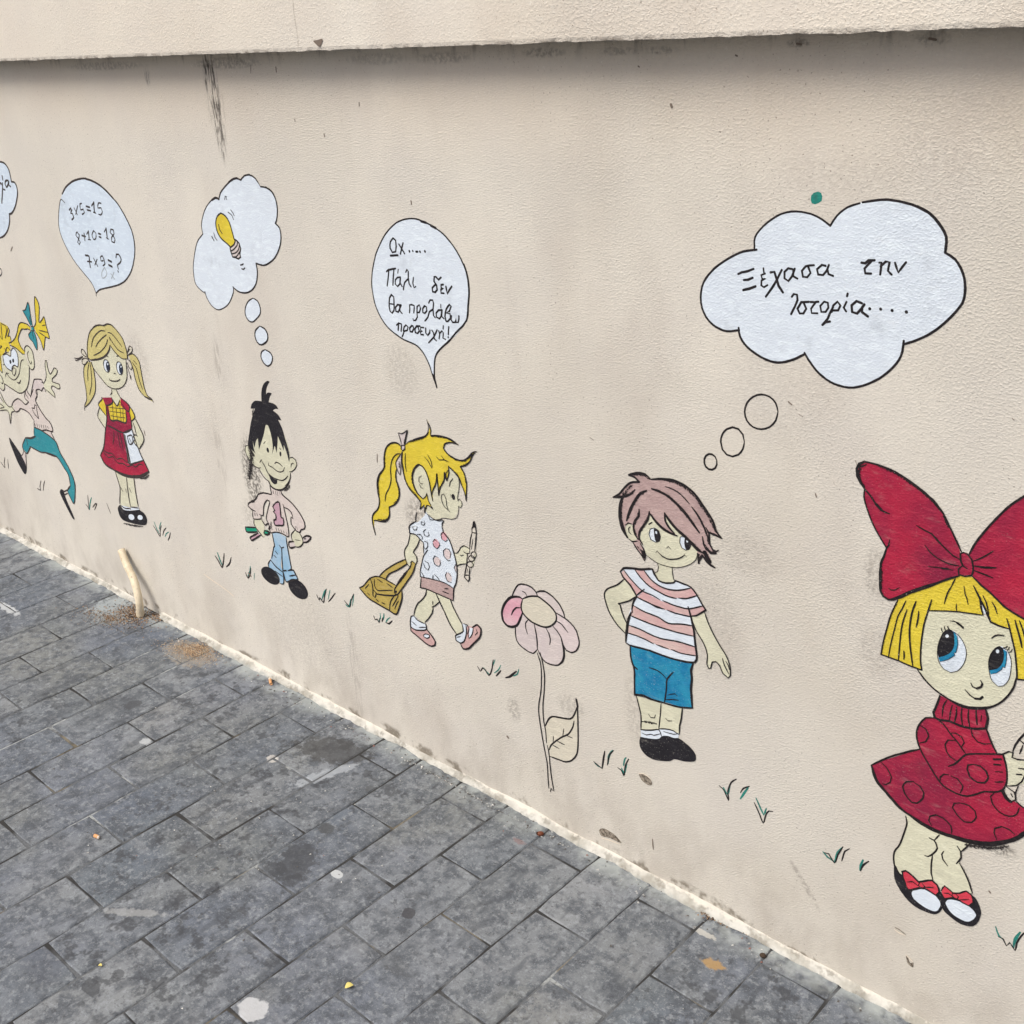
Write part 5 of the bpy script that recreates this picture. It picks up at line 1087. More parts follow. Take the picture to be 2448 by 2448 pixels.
  ('L', '', 'black', 340, '-21298,10086 -21140,10048 -21069,9900 -21115,9751 -21428,9544 -21595,9559 -21675,9680 -21638,9830 -21489,9992 -21298,10086'),
 ]),
 ('thought_ring', 'middle one of the three white thought bubbles above the black-haired boy', [
  ('F', 'ring_fill', 'white', 0, '-21190,9482 -21020,9447 -20937,9342 -20971,9192 -21231,9052 -21366,9092 -21422,9216 -21377,9354'),
  ('L', '', 'black', 418, '-21190,9482 -21020,9447 -20937,9342 -20971,9192 -21231,9052 -21366,9092 -21422,9216 -21377,9354 -21190,9482'),
 ]),
 ('thought_ring', "smallest and lowest of the three white thought bubbles, nearest the boy's black hair tuft", [
  ('F', 'ring_fill', 'white', 0, '-21106,8968 -20926,8921 -20868,8813 -20960,8665 -21097,8592 -21231,8638 -21308,8775 -21241,8903'),
  ('L', '', 'black', 383, '-21107,8965 -20926,8921 -20868,8813 -20960,8665 -21097,8592 -21231,8638 -21308,8775 -21241,8903 -21107,8965'),
 ]),
 ('painted_boy', 'painted boy with spiky black hair, number 1 sweater and pale blue trousers, holding pencils', [
  ('F', 'ear', 'skin', 0, '-22398,6442 -22489,6395 -22506,6277 -22423,6153 -22276,6014 -22087,5956 -21969,5982* -21905,6448 -22221,6521'),
  ('F', 'ear', 'skin', 0, '-20757,6487* -20622,6537 -20508,6487 -20499,6380 -20623,6230 -20808,6146*'),
  ('F', 'face', 'skin', 0, '-21479,7155* -22080,6829 -22174,6531 -22186,6105 -22023,5942 -21838,5785 -21725,5697 -21666,5568 -21455,5533 -21219,5618 -20956,5849 -20798,6093 -20728,6425 -20747,6829 -20984,7184'),
  ('F', 'hair', 'black', 0, '-21107,8227* -21177,8241 -21309,8173 -21419,8062 -21502,7889 -21536,7696* -21657,7688 -21817,7653 -21950,7554 -22023,7432* -21840,7466* -21969,7292 -22080,7106 -22213,6831 -22310,6615 -22374,6447* -22233,6378 -22093,6309* -22135,6413 -22129,6624* -22105,6447* -21989,6653 -21905,6726* -21928,6443* -21794,6638 -21659,6846 -21505,7136* -21418,7139 -21364,7001 -21342,6814 -21353,6620 -21430,6424* -21265,6679* -21228,6509* -21144,6746 -21089,6948* -21007,6788 -20937,6626* -20903,6782* -20836,6606 -20789,6384* -20746,6489 -20740,6668 -20810,6923 -20880,7178 -20988,7358* -20860,7369* -20960,7483 -21143,7555* -21037,7608 -20919,7623* -20977,7692 -21073,7727 -21263,7726* -21193,7851 -21088,7962* -21166,7968 -21255,7946 -21320,7895* -21277,8034 -21187,8155'),
  ('F', 'mouth', 'black', 0, '-21700,5901* -21500,5820 -21361,5810* -21392,5718 -21510,5676 -21609,5724'),
  ('L', '', 'black', 221, '-22372,6454 -22471,6419 -22507,6320 -22467,6157 -22336,6043 -22175,5965 -22065,5954 -21945,5991'),
  ('L', '', 'black', 732, '-22310,6432 -22227,6308 -22174,6249'),
  ('L', '', 'black', 257, '-22376,6348 -22269,6229 -22227,6124'),
  ('L', '', 'black', 256, '-22035,5939 -21961,5828 -21848,5740 -21702,5702* -21659,5598'),
  ('L', '', 'black', 242, '-20757,6487 -20622,6537 -20526,6497 -20496,6395 -20596,6263 -20742,6161 -20830,6141'),
  ('L', '', 'black', 242, '-20740,6272 -20714,6346 -20651,6394 -20601,6385'),
  ('F', 'eye', 'black', 0, '-21523,6523 -21527,6483 -21548,6452 -21576,6442 -21602,6458 -21615,6492 -21610,6533 -21590,6563 -21561,6573 -21536,6558'),
  ('F', 'eye', 'black', 0, '-21043,6530 -21053,6491 -21076,6463 -21101,6456 -21119,6474 -21123,6508 -21113,6547 -21090,6575 -21065,6582 -21047,6565'),
  ('L', '', 'black', 249, '-21696,6638 -21612,6717'),
  ('L', '', 'black', 244, '-21077,6664 -21040,6638'),
  ('L', '', 'black', 254, '-21973,6109 -21912,6179 -21861,6212'),
  ('L', '', 'black', 287, '-21881,6172 -21776,6054 -21697,5916 -21516,5845 -21323,5833 -21147,5853 -21001,5936 -20909,6020'),
  ('L', '', 'black', 249, '-21602,6191 -21628,6122 -21479,6106 -21339,6054 -21189,6053 -21046,6120 -20994,6215'),
  ('L', '', 'black', 283, '-21367,6222 -21291,6274 -21184,6269 -21069,6212'),
  ('L', '', 'black', 282, '-20792,6122 -20820,5992 -20937,5839 -21064,5739'),
  ('F', 'sweater', 'peach', 0, '-21672,5581* -21296,5572* -21239,5488 -20944,5364 -20769,5260 -20625,5133 -20504,4952 -20535,4796 -20750,4639* -20941,4671 -21043,4777 -20998,4988* -21235,5159* -21216,4899 -21190,4672 -21227,4401* -21446,4418 -21708,4390 -21958,4314* -21983,4547 -22051,4649 -21925,4919 -21790,5171* -21891,5179 -22061,5003 -22183,4700* -22253,4682 -22275,4591* -22598,4516* -22581,4753* -22764,4827 -22656,4940 -22450,5025 -22239,5245 -22010,5334 -21688,5395*'),
  ('F', 'number', 'plum', 0, '-21586,5171* -21408,5232* -21416,4847* -21340,4850* -21352,4679* -21721,4565* -21743,4695* -21644,4738* -21626,4877* -21705,4924* -21629,4977* -21702,5051*'),
  ('F', 'trousers', 'ltblue', 0, '-21877,4327* -21657,4386 -21331,4364* -21331,4126 -21304,3652 -21305,3531 -21217,3522 -21082,3319* -21402,3187 -21601,3100 -21653,3340 -21560,4010* -21724,3495 -21667,3336* -21658,3198 -21727,3000 -21837,2975* -22067,3128 -22277,3315 -22134,3534* -22044,3700 -21882,3955*'),
  ('F', 'hand', 'skin', 0, '-22572,4514* -22275,4591* -22191,4441 -22197,4302 -22235,4135 -22310,4098* -22480,4226 -22616,4329'),
  ('F', 'hand', 'skin', 0, '-20918,4660* -20754,4621 -20660,4480 -20685,4356 -20940,4192* -21068,4301 -21106,4476'),
  ('F', 'pencil', 'green', 0, '-23020,4169* -22574,4279* -22517,4181* -23004,4068*'),
  ('F', 'pencil', 'plum', 0, '-22889,3922* -22526,4144* -22396,4126* -22837,3857*'),
  ('F', 'pencil', 'green', 0, '-22229,4276 -22081,4350 -21986,4306 -22086,4210 -22250,4183'),
  ('F', 'pencil', 'lilac', 0, '-21239,4262* -21037,4326* -21001,4201* -21233,4110*'),
  ('F', 'pencil', 'lilac', 0, '-20678,4508* -20484,4628* -20325,4638* -20477,4480* -20674,4409*'),
  ('F', 'shoe', 'black', 0, '-21927,2949 -22116,2857 -22355,2844 -22551,2918 -22628,3049 -22556,3187 -22364,3279 -22126,3289 -21934,3215 -21858,3086'),
  ('F', 'shoe', 'black', 0, '-20850,2883 -21049,2793 -21284,2797 -21466,2894 -21522,3048 -21431,3198 -21230,3286 -20997,3280 -20819,3183 -20763,3031'),
  ('L', '', 'black', 456, '-21721,5701 -21645,5588 -21451,5551 -21213,5608 -21012,5737 -20867,5900'),
  ('L', '', 'black', 390, '-21695,5592 -21678,5497 -21679,5381 -21851,5356 -22010,5334 -22241,5236 -22352,5100 -22478,5018 -22724,4880 -22754,4812 -22672,4764 -22464,4739'),
  ('L', '', 'black', 614, '-22569,4970 -22452,5016'),
  ('L', '', 'black', 373, '-21294,5581 -21241,5479 -20944,5364 -20769,5260 -20625,5133 -20504,4952 -20535,4796 -20669,4735 -20750,4639 -20849,4637 -20960,4699 -21043,4777 -21002,4971 -20935,4938'),
  ('L', '', 'black', 333, '-20940,4970 -20976,5093 -21089,5147 -21235,5159 -21270,5233'),
  ('L', '', 'black', 344, '-21258,5170 -21216,4899 -21190,4672 -21227,4401 -21446,4418 -21708,4390 -21958,4314 -21962,4467 -21983,4547 -22051,4649 -21925,4919 -21790,5171 -21891,5179 -22061,5003 -22169,4704 -22315,4700'),
  ('L', '', 'black', 309, '-22586,4734 -22598,4516 -22275,4591 -22255,4673'),
  ('L', '', 'black', 356, '-22572,4514 -22617,4381 -22572,4288 -22412,4174 -22296,4101'),
  ('L', '', 'black', 351, '-22265,4576 -22135,4456'),
  ('L', '', 'black', 468, '-21586,5171 -21407,5236 -21416,4847 -21340,4850 -21352,4679 -21532,4610 -21719,4574 -21738,4696 -21644,4738 -21626,4877 -21705,4924 -21634,4975 -21702,5051 -21588,5163'),
  ('L', '', 'black', 189, '-21590,5493 -21581,5421'),
  ('L', '', 'black', 189, '-21498,5507 -21493,5418'),
  ('L', '', 'black', 188, '-21422,5509 -21421,5402'),
  ('L', '', 'black', 187, '-21330,5531 -21322,5451'),
  ('L', '', 'black', 199, '-22504,4686 -22507,4617'),
  ('L', '', 'black', 198, '-22419,4708 -22408,4642'),
  ('L', '', 'black', 195, '-21880,4489 -21870,4414'),
  ('L', '', 'black', 194, '-21696,4504 -21684,4439'),
  ('L', '', 'black', 193, '-21591,4515 -21579,4450'),
  ('L', '', 'black', 193, '-21502,4513 -21477,4452'),
  ('L', '', 'black', 192, '-21402,4506 -21386,4459'),
  ('L', '', 'black', 191, '-21287,4511 -21279,4429'),
  ('L', '', 'black', 188, '-20896,4766 -20901,4681'),
  ('L', '', 'black', 187, '-20835,4766 -20827,4685'),
  ('L', '', 'black', 450, '-23018,4179 -22574,4279'),
  ('L', '', 'black', 497, '-23018,4179 -23006,4058 -22778,4102 -22517,4181'),
  ('L', '', 'black', 495, '-22497,4151 -22889,3922 -22837,3857 -22396,4126'),
  ('L', '', 'black', 315, '-22730,4018 -22625,4064'),
  ('L', '', 'black', 572, '-22197,4302 -21986,4306 -22112,4212 -22242,4220 -22197,4302'),
  ('L', '', 'black', 567, '-22135,4456 -21983,4547 -21962,4467 -22021,4383'),
  ('L', '', 'black', 510, '-21037,4326 -21241,4253 -21233,4110 -21001,4201'),
  ('L', '', 'black', 455, '-20678,4508 -20484,4628 -20325,4638 -20477,4480 -20676,4401'),
  ('L', '', 'black', 535, '-20462,4617 -20327,4629 -20462,4493'),
  ('L', '', 'black', 290, '-20604,4512 -20538,4538'),
  ('L', '', 'black', 337, '-20933,4648 -21106,4476 -21087,4329'),
  ('L', '', 'black', 335, '-20754,4621 -20660,4480 -20698,4353 -20858,4232 -20988,4205'),
  ('L', '', 'black', 168, '-20973,4394 -20769,4425'),
  ('L', '', 'black', 351, '-21893,4314 -21873,4113 -21864,3977 -21914,3929 -22069,3588'),
  ('L', '', 'black', 346, '-21335,4346 -21331,4126 -21304,3652 -21305,3531 -21453,3435'),
  ('L', '', 'black', 477, '-21451,3444 -21217,3522 -21169,3450 -21082,3319'),
  ('L', '', 'black', 395, '-21632,3382 -21519,3424'),
  ('L', '', 'black', 395, '-21653,3340 -21601,3100 -21402,3187 -21082,3319'),
  ('L', '', 'black', 352, '-21665,4059 -21587,4003 -21628,3697 -21667,3336 -21680,3156 -21727,3000 -21865,2967'),
  ('L', '', 'black', 303, '-21587,4003 -21486,4057'),
  ('L', '', 'black', 404, '-22134,3534 -22264,3372 -22243,3290'),
  ('L', '', 'black', 400, '-22134,3534 -21927,3400 -21681,3332'),
  ('L', '', 'black', 312, '-22009,3270 -21710,3200'),
  ('L', '', 'black', 436, '-21416,3306 -21179,3403'),
  ('L', '', 'black', 264, '-21867,3846 -21789,3790'),
  ('L', '', 'black', 265, '-21950,3709 -21867,3672'),
  ('D', '', 'dry', 3705, '-22306,6447 -22293,6224 -22351,5983 -22458,5729 -22523,5554'),
  ('D', '', 'dry', 1062, '-21908,7453 -21987,7261'),
  ('D', '', 'dry', 1229, '-21142,5593 -20971,5699 -20876,5802'),
  ('D', '', 'dry', 1085, '-21861,4630 -21937,4405'),
 ]),
 ('painted_grass', "painted grass tuft left of the black-haired boy's feet, nearest to them", [
  ('L', '', 'black', 526, '-23353,2816 -23286,2689 -23152,2840 -23079,3026'),
  ('L', '', 'teal', 393, '-23271,2749 -23147,2914 -23085,3078'),
  ('L', '', 'teal', 228, '-23015,2716 -22950,2927'),
 ]),
 ('painted_grass', "painted grass tuft further left of the black-haired boy's feet", [
  ('L', '', 'black', 569, '-24681,2905 -24553,2785 -24443,2645 -24303,2896 -24222,3113'),
  ('L', '', 'teal', 712, '-24547,3036 -24475,2847 -24407,2687'),
  ('L', '', 'black', 491, '-24227,2724 -24044,2871 -23916,3085'),
 ]),
 ('painted_grass', "painted grass tuft right of the black-haired boy's dark shoe, nearest to it", [
  ('L', '', 'black', 413, '-20414,3109 -20351,2991 -20300,3068 -20183,2975 -20110,3170 -19997,3394'),
  ('L', '', 'teal', 411, '-20231,3046 -20087,3298 -20026,3368'),
  ('L', '', 'teal', 291, '-19986,3124 -19862,3410'),
  ('L', '', 'black', 349, '-19987,3055 -19840,3205 -19677,3383'),
 ]),
 ('painted_grass', 'painted grass tuft between the black-haired boy and the painted brown bag', [
  ('L', '', 'black', 353, '-19364,3288 -19278,3224 -19179,3186 -19110,3369 -18979,3583'),
  ('L', '', 'teal', 473, '-19332,3193 -19209,3176 -19124,3399'),
  ('L', '', 'teal', 292, '-19084,3238 -18985,3547'),
 ]),
 ('speech_bubble', 'pale blue painted speech balloon with three lines of sums', [
  ('F', 'bubble_fill', 'paleblue', 0, '-27878,12289 -27442,12264 -27069,12176 -26730,12011 -26387,11788 -26131,11500 -25947,11177 -25931,10839 -26058,10516 -26334,10158 -26703,9895 -27136,9734 -27837,9575 -28307,9421* -28466,9657 -28782,9877 -29151,10144 -29458,10487 -29621,10842 -29592,11111 -29396,11487 -29088,11847 -28592,12145 -28215,12258'),
  ('L', '', 'black', 460, '-29084,11855 -28845,12020 -28558,12146 -28222,12242 -27877,12293 -27681,12302'),
  ('L', '', 'black', 485, '-27746,12299 -27442,12264 -27069,12176 -26730,12011 -26533,11885'),
  ('L', '', 'black', 361, '-26584,11913 -26387,11788 -26131,11500 -25947,11177 -25931,10839 -26058,10516 -26334,10158 -26703,9895 -27136,9734 -27837,9575 -28090,9513 -28314,9404'),
  ('L', '', 'black', 267, '-28345,9324 -28325,9419 -28466,9657 -28782,9877 -29151,10144 -29458,10487 -29621,10842 -29592,11111 -29396,11487 -29214,11710 -29040,11640'),
  ('L', '', 'black', 474, '-28873,11472 -28769,11519 -28734,11481 -28838,11394 -28741,11384 -28714,11289 -28840,11228'),
  ('L', '', 'black', 328, '-28594,11539 -28494,11377'),
  ('L', '', 'black', 328, '-28383,11608 -28576,11379'),
  ('L', '', 'black', 370, '-28157,11678 -28248,11657 -28274,11512 -28132,11537 -28098,11459 -28236,11402'),
  ('L', '', 'black', 412, '-27953,11620 -27780,11607'),
  ('L', '', 'black', 412, '-27938,11534 -27766,11521'),
  ('L', '', 'black', 453, '-27523,11749 -27566,11605 -27592,11490'),
  ('L', '', 'black', 407, '-27665,11646 -27526,11741'),
  ('L', '', 'black', 318, '-27647,11496 -27525,11482'),
  ('L', '', 'black', 359, '-27174,11739 -27299,11739 -27378,11617 -27216,11628 -27188,11536 -27300,11450 -27391,11460'),
  ('L', '', 'black', 335, '-28606,10857 -28692,10932 -28790,10842 -28692,10768 -28629,10674 -28706,10610 -28769,10662 -28650,10787 -28599,10874'),
  ('L', '', 'black', 425, '-28471,10859 -28293,10849'),
  ('L', '', 'black', 378, '-28334,10927 -28364,10737'),
  ('L', '', 'black', 421, '-28083,11003 -28127,10785'),
  ('L', '', 'black', 328, '-28201,10913 -28085,10998'),
  ('L', '', 'black', 281, '-28180,10783 -28056,10784'),
  ('L', '', 'black', 324, '-27812,11032 -27935,10926 -27900,10808 -27773,10843 -27721,10975 -27812,11032'),
  ('L', '', 'black', 413, '-27592,10978 -27483,10970'),
  ('L', '', 'black', 413, '-27591,10898 -27498,10889'),
  ('L', '', 'black', 453, '-27155,11143 -27197,10890'),
  ('L', '', 'black', 317, '-27282,11042 -27164,11136'),
  ('L', '', 'black', 272, '-27240,10902 -27130,10876'),
  ('L', '', 'black', 359, '-26813,11125 -26935,11132 -26997,11048 -26893,10994 -26823,10889 -26882,10813 -27001,10827 -26981,10923 -26817,11031 -26813,11125'),
  ('L', '', 'black', 478, '-28496,10356 -28310,10348 -28344,10221 -28356,10062'),
  ('L', '', 'black', 382, '-28451,10202 -28230,10215'),
  ('L', '', 'black', 331, '-28091,10319 -27956,10118'),
  ('L', '', 'black', 331, '-27914,10311 -28092,10146'),
  ('L', '', 'black', 373, '-27608,10307 -27728,10287 -27726,10377 -27613,10420 -27562,10344 -27557,10230 -27676,10170'),
  ('L', '', 'black', 507, '-27356,10339 -27208,10312'),
  ('L', '', 'black', 508, '-27370,10216 -27222,10190'),
  ('L', '', 'black', 408, '-26940,10442 -26894,10526 -26782,10536 -26699,10425 -26798,10320 -26945,10257 -26933,10162'),
  ('L', '', 'black', 412, '-26968,10110 -26961,10086'),
  ('L', '', 'smudge', 282, '-27629,10125 -27815,9975 -27834,9841 -27652,9893 -27546,10003 -27612,10127'),
  ('L', '', 'smudge', 279, '-27353,10006 -27212,9874'),
  ('L', '', 'smudge', 278, '-27176,10057 -27371,9873'),
 ]),
 ('painted_girl', 'painted girl with two sandy bunches and a red pinafore, holding a white book', [
  ('F', 'neck', 'skin', 0, '-28512,6793* -28223,6843* -28202,6717 -28118,6616* -28376,6350* -28646,6580*'),
  ('F', 'face', 'skin', 0, '-29252,7456* -29373,7292 -29201,7159 -28934,6984 -28711,6847 -28396,6813 -28018,6893 -27720,7058 -27539,7273 -27450,7596 -27442,7764* -27758,7827 -28097,8056 -28607,7699'),
  ('F', 'hair', 'sand', 0, '-29333,7466* -28939,7548 -28561,7677 -28276,7862 -28111,8054* -27983,7933 -27764,7813 -27569,7773 -27350,7806* -27298,7952 -27324,8169 -27409,8362 -27608,8526 -27835,8618 -28074,8614 -28317,8533* -28507,8529 -28747,8469 -29066,8285 -29267,8058 -29414,7793 -29485,7508'),
  ('F', 'bunch', 'sand', 0, '-29571,7363* -29330,7401* -29302,7186 -29362,6780 -29518,6486 -29903,6161 -30282,5940* -30073,6207 -29991,6523 -29954,6903 -29824,7191'),
  ('F', 'bunch', 'sand', 0, '-27237,7906* -27009,7975 -26828,7914 -26745,7790 -26743,7501 -26734,7156 -26658,6932 -26402,6796* -26807,6863 -27028,7035 -27116,7301 -27127,7564 -27197,7802*'),
  ('F', 'hair_tie', 'cream', 0, '-30286,7370* -30076,7388 -29769,7508* -29828,7645 -29694,7694 -29521,7487* -29492,7419* -29753,7261 -29887,7284 -29843,7394*'),
  ('F', 'hair_tie', 'cream', 0, '-27295,7925* -27161,8124 -27062,8186 -26975,8110 -27055,7989 -27205,7925'),
  ('F', 'hair_tie', 'cream', 0, '-27311,7771* -27157,7698 -27176,7570 -27246,7517 -27329,7573'),
  ('F', 'eye', 'white', 0, '-28350,7471 -28379,7360 -28462,7275 -28568,7247 -28656,7288 -28691,7382 -28661,7493 -28578,7579 -28472,7605 -28386,7564'),
  ('F', 'eye', 'white', 0, '-27670,7515 -27697,7402 -27777,7315 -27880,7288 -27965,7331 -28001,7428 -27973,7541 -27892,7628 -27790,7654 -27706,7611'),
  ('F', 'pupil', 'navy', 0, '-28348,7433 -28379,7343 -28441,7278 -28509,7262 -28559,7302 -28571,7382 -28540,7472 -28478,7537 -28410,7552 -28360,7513'),
  ('F', 'pupil', 'navy', 0, '-27668,7478 -27697,7389 -27756,7325 -27823,7310 -27872,7349 -27884,7428 -27855,7516 -27795,7580 -27729,7595 -27680,7556'),
  ('F', 'glint', 'white', 0, '-28411,7487 -28425,7466 -28447,7451 -28468,7448 -28481,7457 -28480,7476 -28466,7497 -28444,7511 -28423,7515 -28410,7505'),
  ('F', 'glint', 'white', 0, '-27718,7525 -27731,7507 -27751,7493 -27772,7490 -27785,7498 -27785,7515 -27772,7533 -27752,7547 -27731,7550 -27718,7542'),
  ('L', '', 'black', 244, '-28350,7471 -28370,7378 -28430,7298 -28515,7252 -28601,7253 -28666,7301 -28691,7382 -28671,7476 -28610,7555 -28525,7601 -28439,7599 -28376,7552 -28350,7471'),
  ('L', '', 'black', 238, '-27670,7515 -27689,7420 -27746,7339 -27828,7293 -27912,7295 -27975,7344 -28001,7428 -27982,7523 -27923,7604 -27841,7650 -27758,7647 -27696,7598 -27670,7515'),
  ('L', '', 'black', 527, '-29366,7453 -28942,7540 -28630,7638 -28395,7759 -28203,7915 -28111,8054'),
  ('L', '', 'black', 275, '-28111,8054 -27983,7933 -27764,7813 -27572,7765 -27339,7801'),
  ('L', '', 'black', 288, '-29333,7466 -29485,7508 -29414,7793 -29267,8058 -29066,8285 -28747,8469'),
  ('L', '', 'black', 394, '-28883,8402 -28683,8494 -28447,8544 -28255,8556 -28043,8625 -27833,8626 -27653,8547'),
  ('L', '', 'black', 271, '-27675,8558 -27409,8362 -27324,8169 -27298,7952 -27336,7808'),
  ('L', '', 'black', 282, '-28229,8414 -28481,8386 -28781,8240 -29014,8066 -29170,7843'),
  ('L', '', 'black', 281, '-28197,8321 -28477,8184 -28758,8017 -28921,7880'),
  ('L', '', 'black', 283, '-28177,8198 -28317,8039 -28539,7879 -28810,7739 -29133,7619'),
  ('L', '', 'black', 273, '-28103,8396 -27921,8387 -27704,8265 -27503,8101'),
  ('L', '', 'black', 274, '-28031,8233 -27918,8110 -27705,7975 -27459,7935'),
  ('L', '', 'black', 355, '-28059,8264 -28042,8204'),
  ('L', '', 'black', 284, '-29369,7409 -29325,7270 -29201,7159 -28934,6984 -28711,6847 -28396,6813 -28018,6893 -27720,7058 -27539,7273 -27450,7596 -27415,7768'),
  ('L', '', 'black', 259, '-29571,7363 -29824,7191 -29954,6903 -29991,6523 -30073,6207 -30249,6022 -30338,5837'),
  ('L', '', 'black', 298, '-30282,5940 -29903,6161 -29518,6486 -29362,6780 -29302,7186 -29354,7411'),
  ('L', '', 'black', 254, '-29486,7362 -29661,7099 -29765,6801'),
  ('L', '', 'black', 254, '-29426,7371 -29480,7055 -29589,6741 -29844,6383'),
  ('L', '', 'black', 298, '-30286,7370 -30076,7388 -29772,7500'),
  ('L', '', 'black', 299, '-30268,7343 -30241,7303 -29990,7386 -29781,7477'),
  ('L', '', 'black', 294, '-29491,7492 -29640,7688 -29766,7691 -29816,7603 -29702,7533 -29515,7503'),
  ('L', '', 'black', 295, '-29480,7450 -29672,7464 -29865,7376 -29894,7269 -29750,7269 -29525,7407'),
  ('L', '', 'black', 418, '-29497,7477 -29444,7397'),
  ('L', '', 'black', 269, '-27305,7896 -27213,8048 -27076,8184 -26973,8151 -27027,8034 -27232,7921 -27316,7867'),
  ('L', '', 'black', 231, '-27207,7994 -27154,8070 -27082,8094'),
  ('L', '', 'black', 427, '-27310,7881 -27314,7798'),
  ('L', '', 'black', 269, '-27205,7925 -27007,7982 -26828,7914 -26745,7790 -26743,7501 -26734,7156 -26658,6932 -26496,6891 -26392,6790'),
  ('L', '', 'black', 272, '-27224,7798 -27127,7564 -27116,7301 -27028,7035 -26802,6878'),
  ('L', '', 'black', 580, '-26802,6878 -26607,6857 -26457,6855'),
  ('L', '', 'black', 232, '-27115,7746 -26960,7604 -26915,7292 -26839,7068'),
  ('L', '', 'black', 231, '-27040,7812 -26893,7725'),
  ('L', '', 'black', 272, '-27306,7785 -27174,7723 -27161,7614 -27243,7524 -27329,7573 -27386,7703'),
  ('L', '', 'black', 196, '-27409,7602 -27366,7357'),
  ('L', '', 'black', 432, '-27344,7347 -27348,7262'),
  ('L', '', 'black', 282, '-28412,7714 -28335,7705'),
  ('L', '', 'black', 276, '-27864,7790 -27761,7820'),
  ('L', '', 'black', 282, '-28220,7253 -28141,7288 -28098,7259'),
  ('L', '', 'black', 365, '-28501,7078 -28504,7034 -28314,7037 -28082,7083 -27924,7152'),
  ('L', '', 'black', 289, '-28503,6780 -28529,6674 -28640,6596'),
  ('L', '', 'black', 285, '-28257,6823 -28202,6717 -28118,6616'),
  ('F', 'arm', 'skin', 0, '-29396,6104* -29119,5914* -29258,5490* -29503,5664 -29609,5821'),
  ('F', 'arm', 'skin', 0, '-27777,5999* -27531,6152* -27379,5927 -27259,5611 -27608,5258* -27804,5477 -27656,5680'),
  ('F', 'blouse', 'yellow', 0, '-29144,6389* -29436,6162* -29119,5914* -28961,6227* -28900,5847* -28077,5919* -27905,6294* -27735,6007* -27523,6175* -27641,6385* -27766,6468* -28058,6520* -28167,6543* -28381,6334* -28590,6467*'),
  ('F', 'leg', 'skin', 0, '-29243,4253* -28628,4257* -28778,3257* -29340,3186* -29141,3794'),
  ('F', 'leg', 'skin', 0, '-28637,4232* -28209,4308* -28293,3836 -28325,3394* -28746,3288*'),
  ('F', 'pinafore', 'red', 0, '-29126,6436* -28607,6528* -28573,6406* -28874,6243* -28900,5847* -28520,5898 -28056,5923* -27955,6263* -28182,6392* -28100,6619* -27684,6483* -27763,6257* -27799,5823* -28321,5568* -28307,4711* -27520,4950* -27328,4665* -27774,4431 -28296,4288 -28956,4250 -29752,4346 -29947,4556* -29627,4898 -29352,5405 -29084,5899* -29039,6235*'),
  ('F', 'book', 'white', 0, '-28321,5568* -27824,5754* -27520,4950* -27965,4787 -28229,4706* -28402,4668*'),
  ('F', 'book_edge', 'grey', 0, '-28329,5544* -28231,5542* -28229,4706* -28355,4689*'),
  ('F', 'hand', 'skin', 0, '-27747,5640* -27548,5659 -27430,5554 -27608,5258* -27794,5393'),
  ('F', 'sock', 'white', 0, '-29340,3186* -29166,3206 -28782,3244* -28796,3147* -29167,3088'),
  ('F', 'sock', 'white', 0, '-28724,3294* -28290,3379 -28272,3315* -28769,3166*'),
  ('F', 'shoe', 'black', 0, '-29381,3187* -29213,3077 -28773,3153 -28272,3315* -28018,3241 -27956,3073 -28094,2898 -28402,2817 -28832,2751 -29343,2712 -29518,2810 -29539,3042'),
  ('F', 'shoe_hole', 'white', 0, '-28705,2913 -28802,2863 -28908,2845 -28983,2865 -28997,2915 -28946,2978 -28849,3028 -28743,3046 -28669,3026 -28655,2975'),
  ('F', 'shoe_hole', 'white', 0, '-28183,3072 -28252,3019 -28347,2983 -28430,2978 -28470,3007 -28452,3058 -28383,3112 -28288,3147 -28205,3152 -28165,3123'),
  ('L', '', 'black', 372, '-29170,6428 -29144,6389* -29436,6162 -29119,5914'),
  ('L', '', 'black', 377, '-29396,6104 -29609,5821 -29503,5664 -29298,5493'),
  ('L', '', 'black', 486, '-28961,6227 -28900,5847 -28520,5898 -28056,5923 -27955,6263'),
  ('L', '', 'black', 427, '-29039,6235 -28822,6274 -28573,6406 -28607,6528'),
  ('L', '', 'black', 415, '-28150,6483 -27905,6294 -27768,6298 -27725,6475 -28100,6619'),
  ('L', '', 'black', 421, '-28581,6490 -28381,6334 -28175,6520'),
  ('L', '', 'black', 181, '-28848,6205 -27972,6324'),
  ('L', '', 'black', 182, '-28848,6096 -28000,6191'),
  ('L', '', 'black', 182, '-28857,5964 -28049,6053'),
  ('L', '', 'black', 183, '-28615,6398 -28727,5880'),
  ('L', '', 'black', 182, '-28444,6322 -28520,5898'),
  ('L', '', 'black', 181, '-28216,6407 -28315,5916'),
  ('L', '', 'black', 180, '-28081,6346 -28196,5918'),
  ('L', '', 'black', 413, '-27766,6468 -27608,6370 -27523,6175 -27777,5999'),
  ('L', '', 'black', 357, '-27768,6298 -27764,5980 -27808,5800'),
  ('L', '', 'black', 665, '-28317,5579 -28046,5677 -27812,5788'),
  ('L', '', 'black', 556, '-29147,5623 -28866,5612 -28596,5578 -28317,5579'),
  ('L', '', 'black', 443, '-29013,6196 -29111,5828 -29352,5405 -29627,4898 -29942,4569'),
  ('L', '', 'black', 649, '-29942,4569 -29752,4346 -29279,4268'),
  ('L', '', 'black', 935, '-29279,4268 -28796,4241 -28292,4300 -27769,4443 -27328,4665'),
  ('L', '', 'black', 421, '-27816,5777 -27711,5410 -27589,5088 -27435,4860 -27324,4677'),
  ('L', '', 'black', 429, '-28329,5544 -28327,5106 -28355,4689 -27965,4787 -27520,4950'),
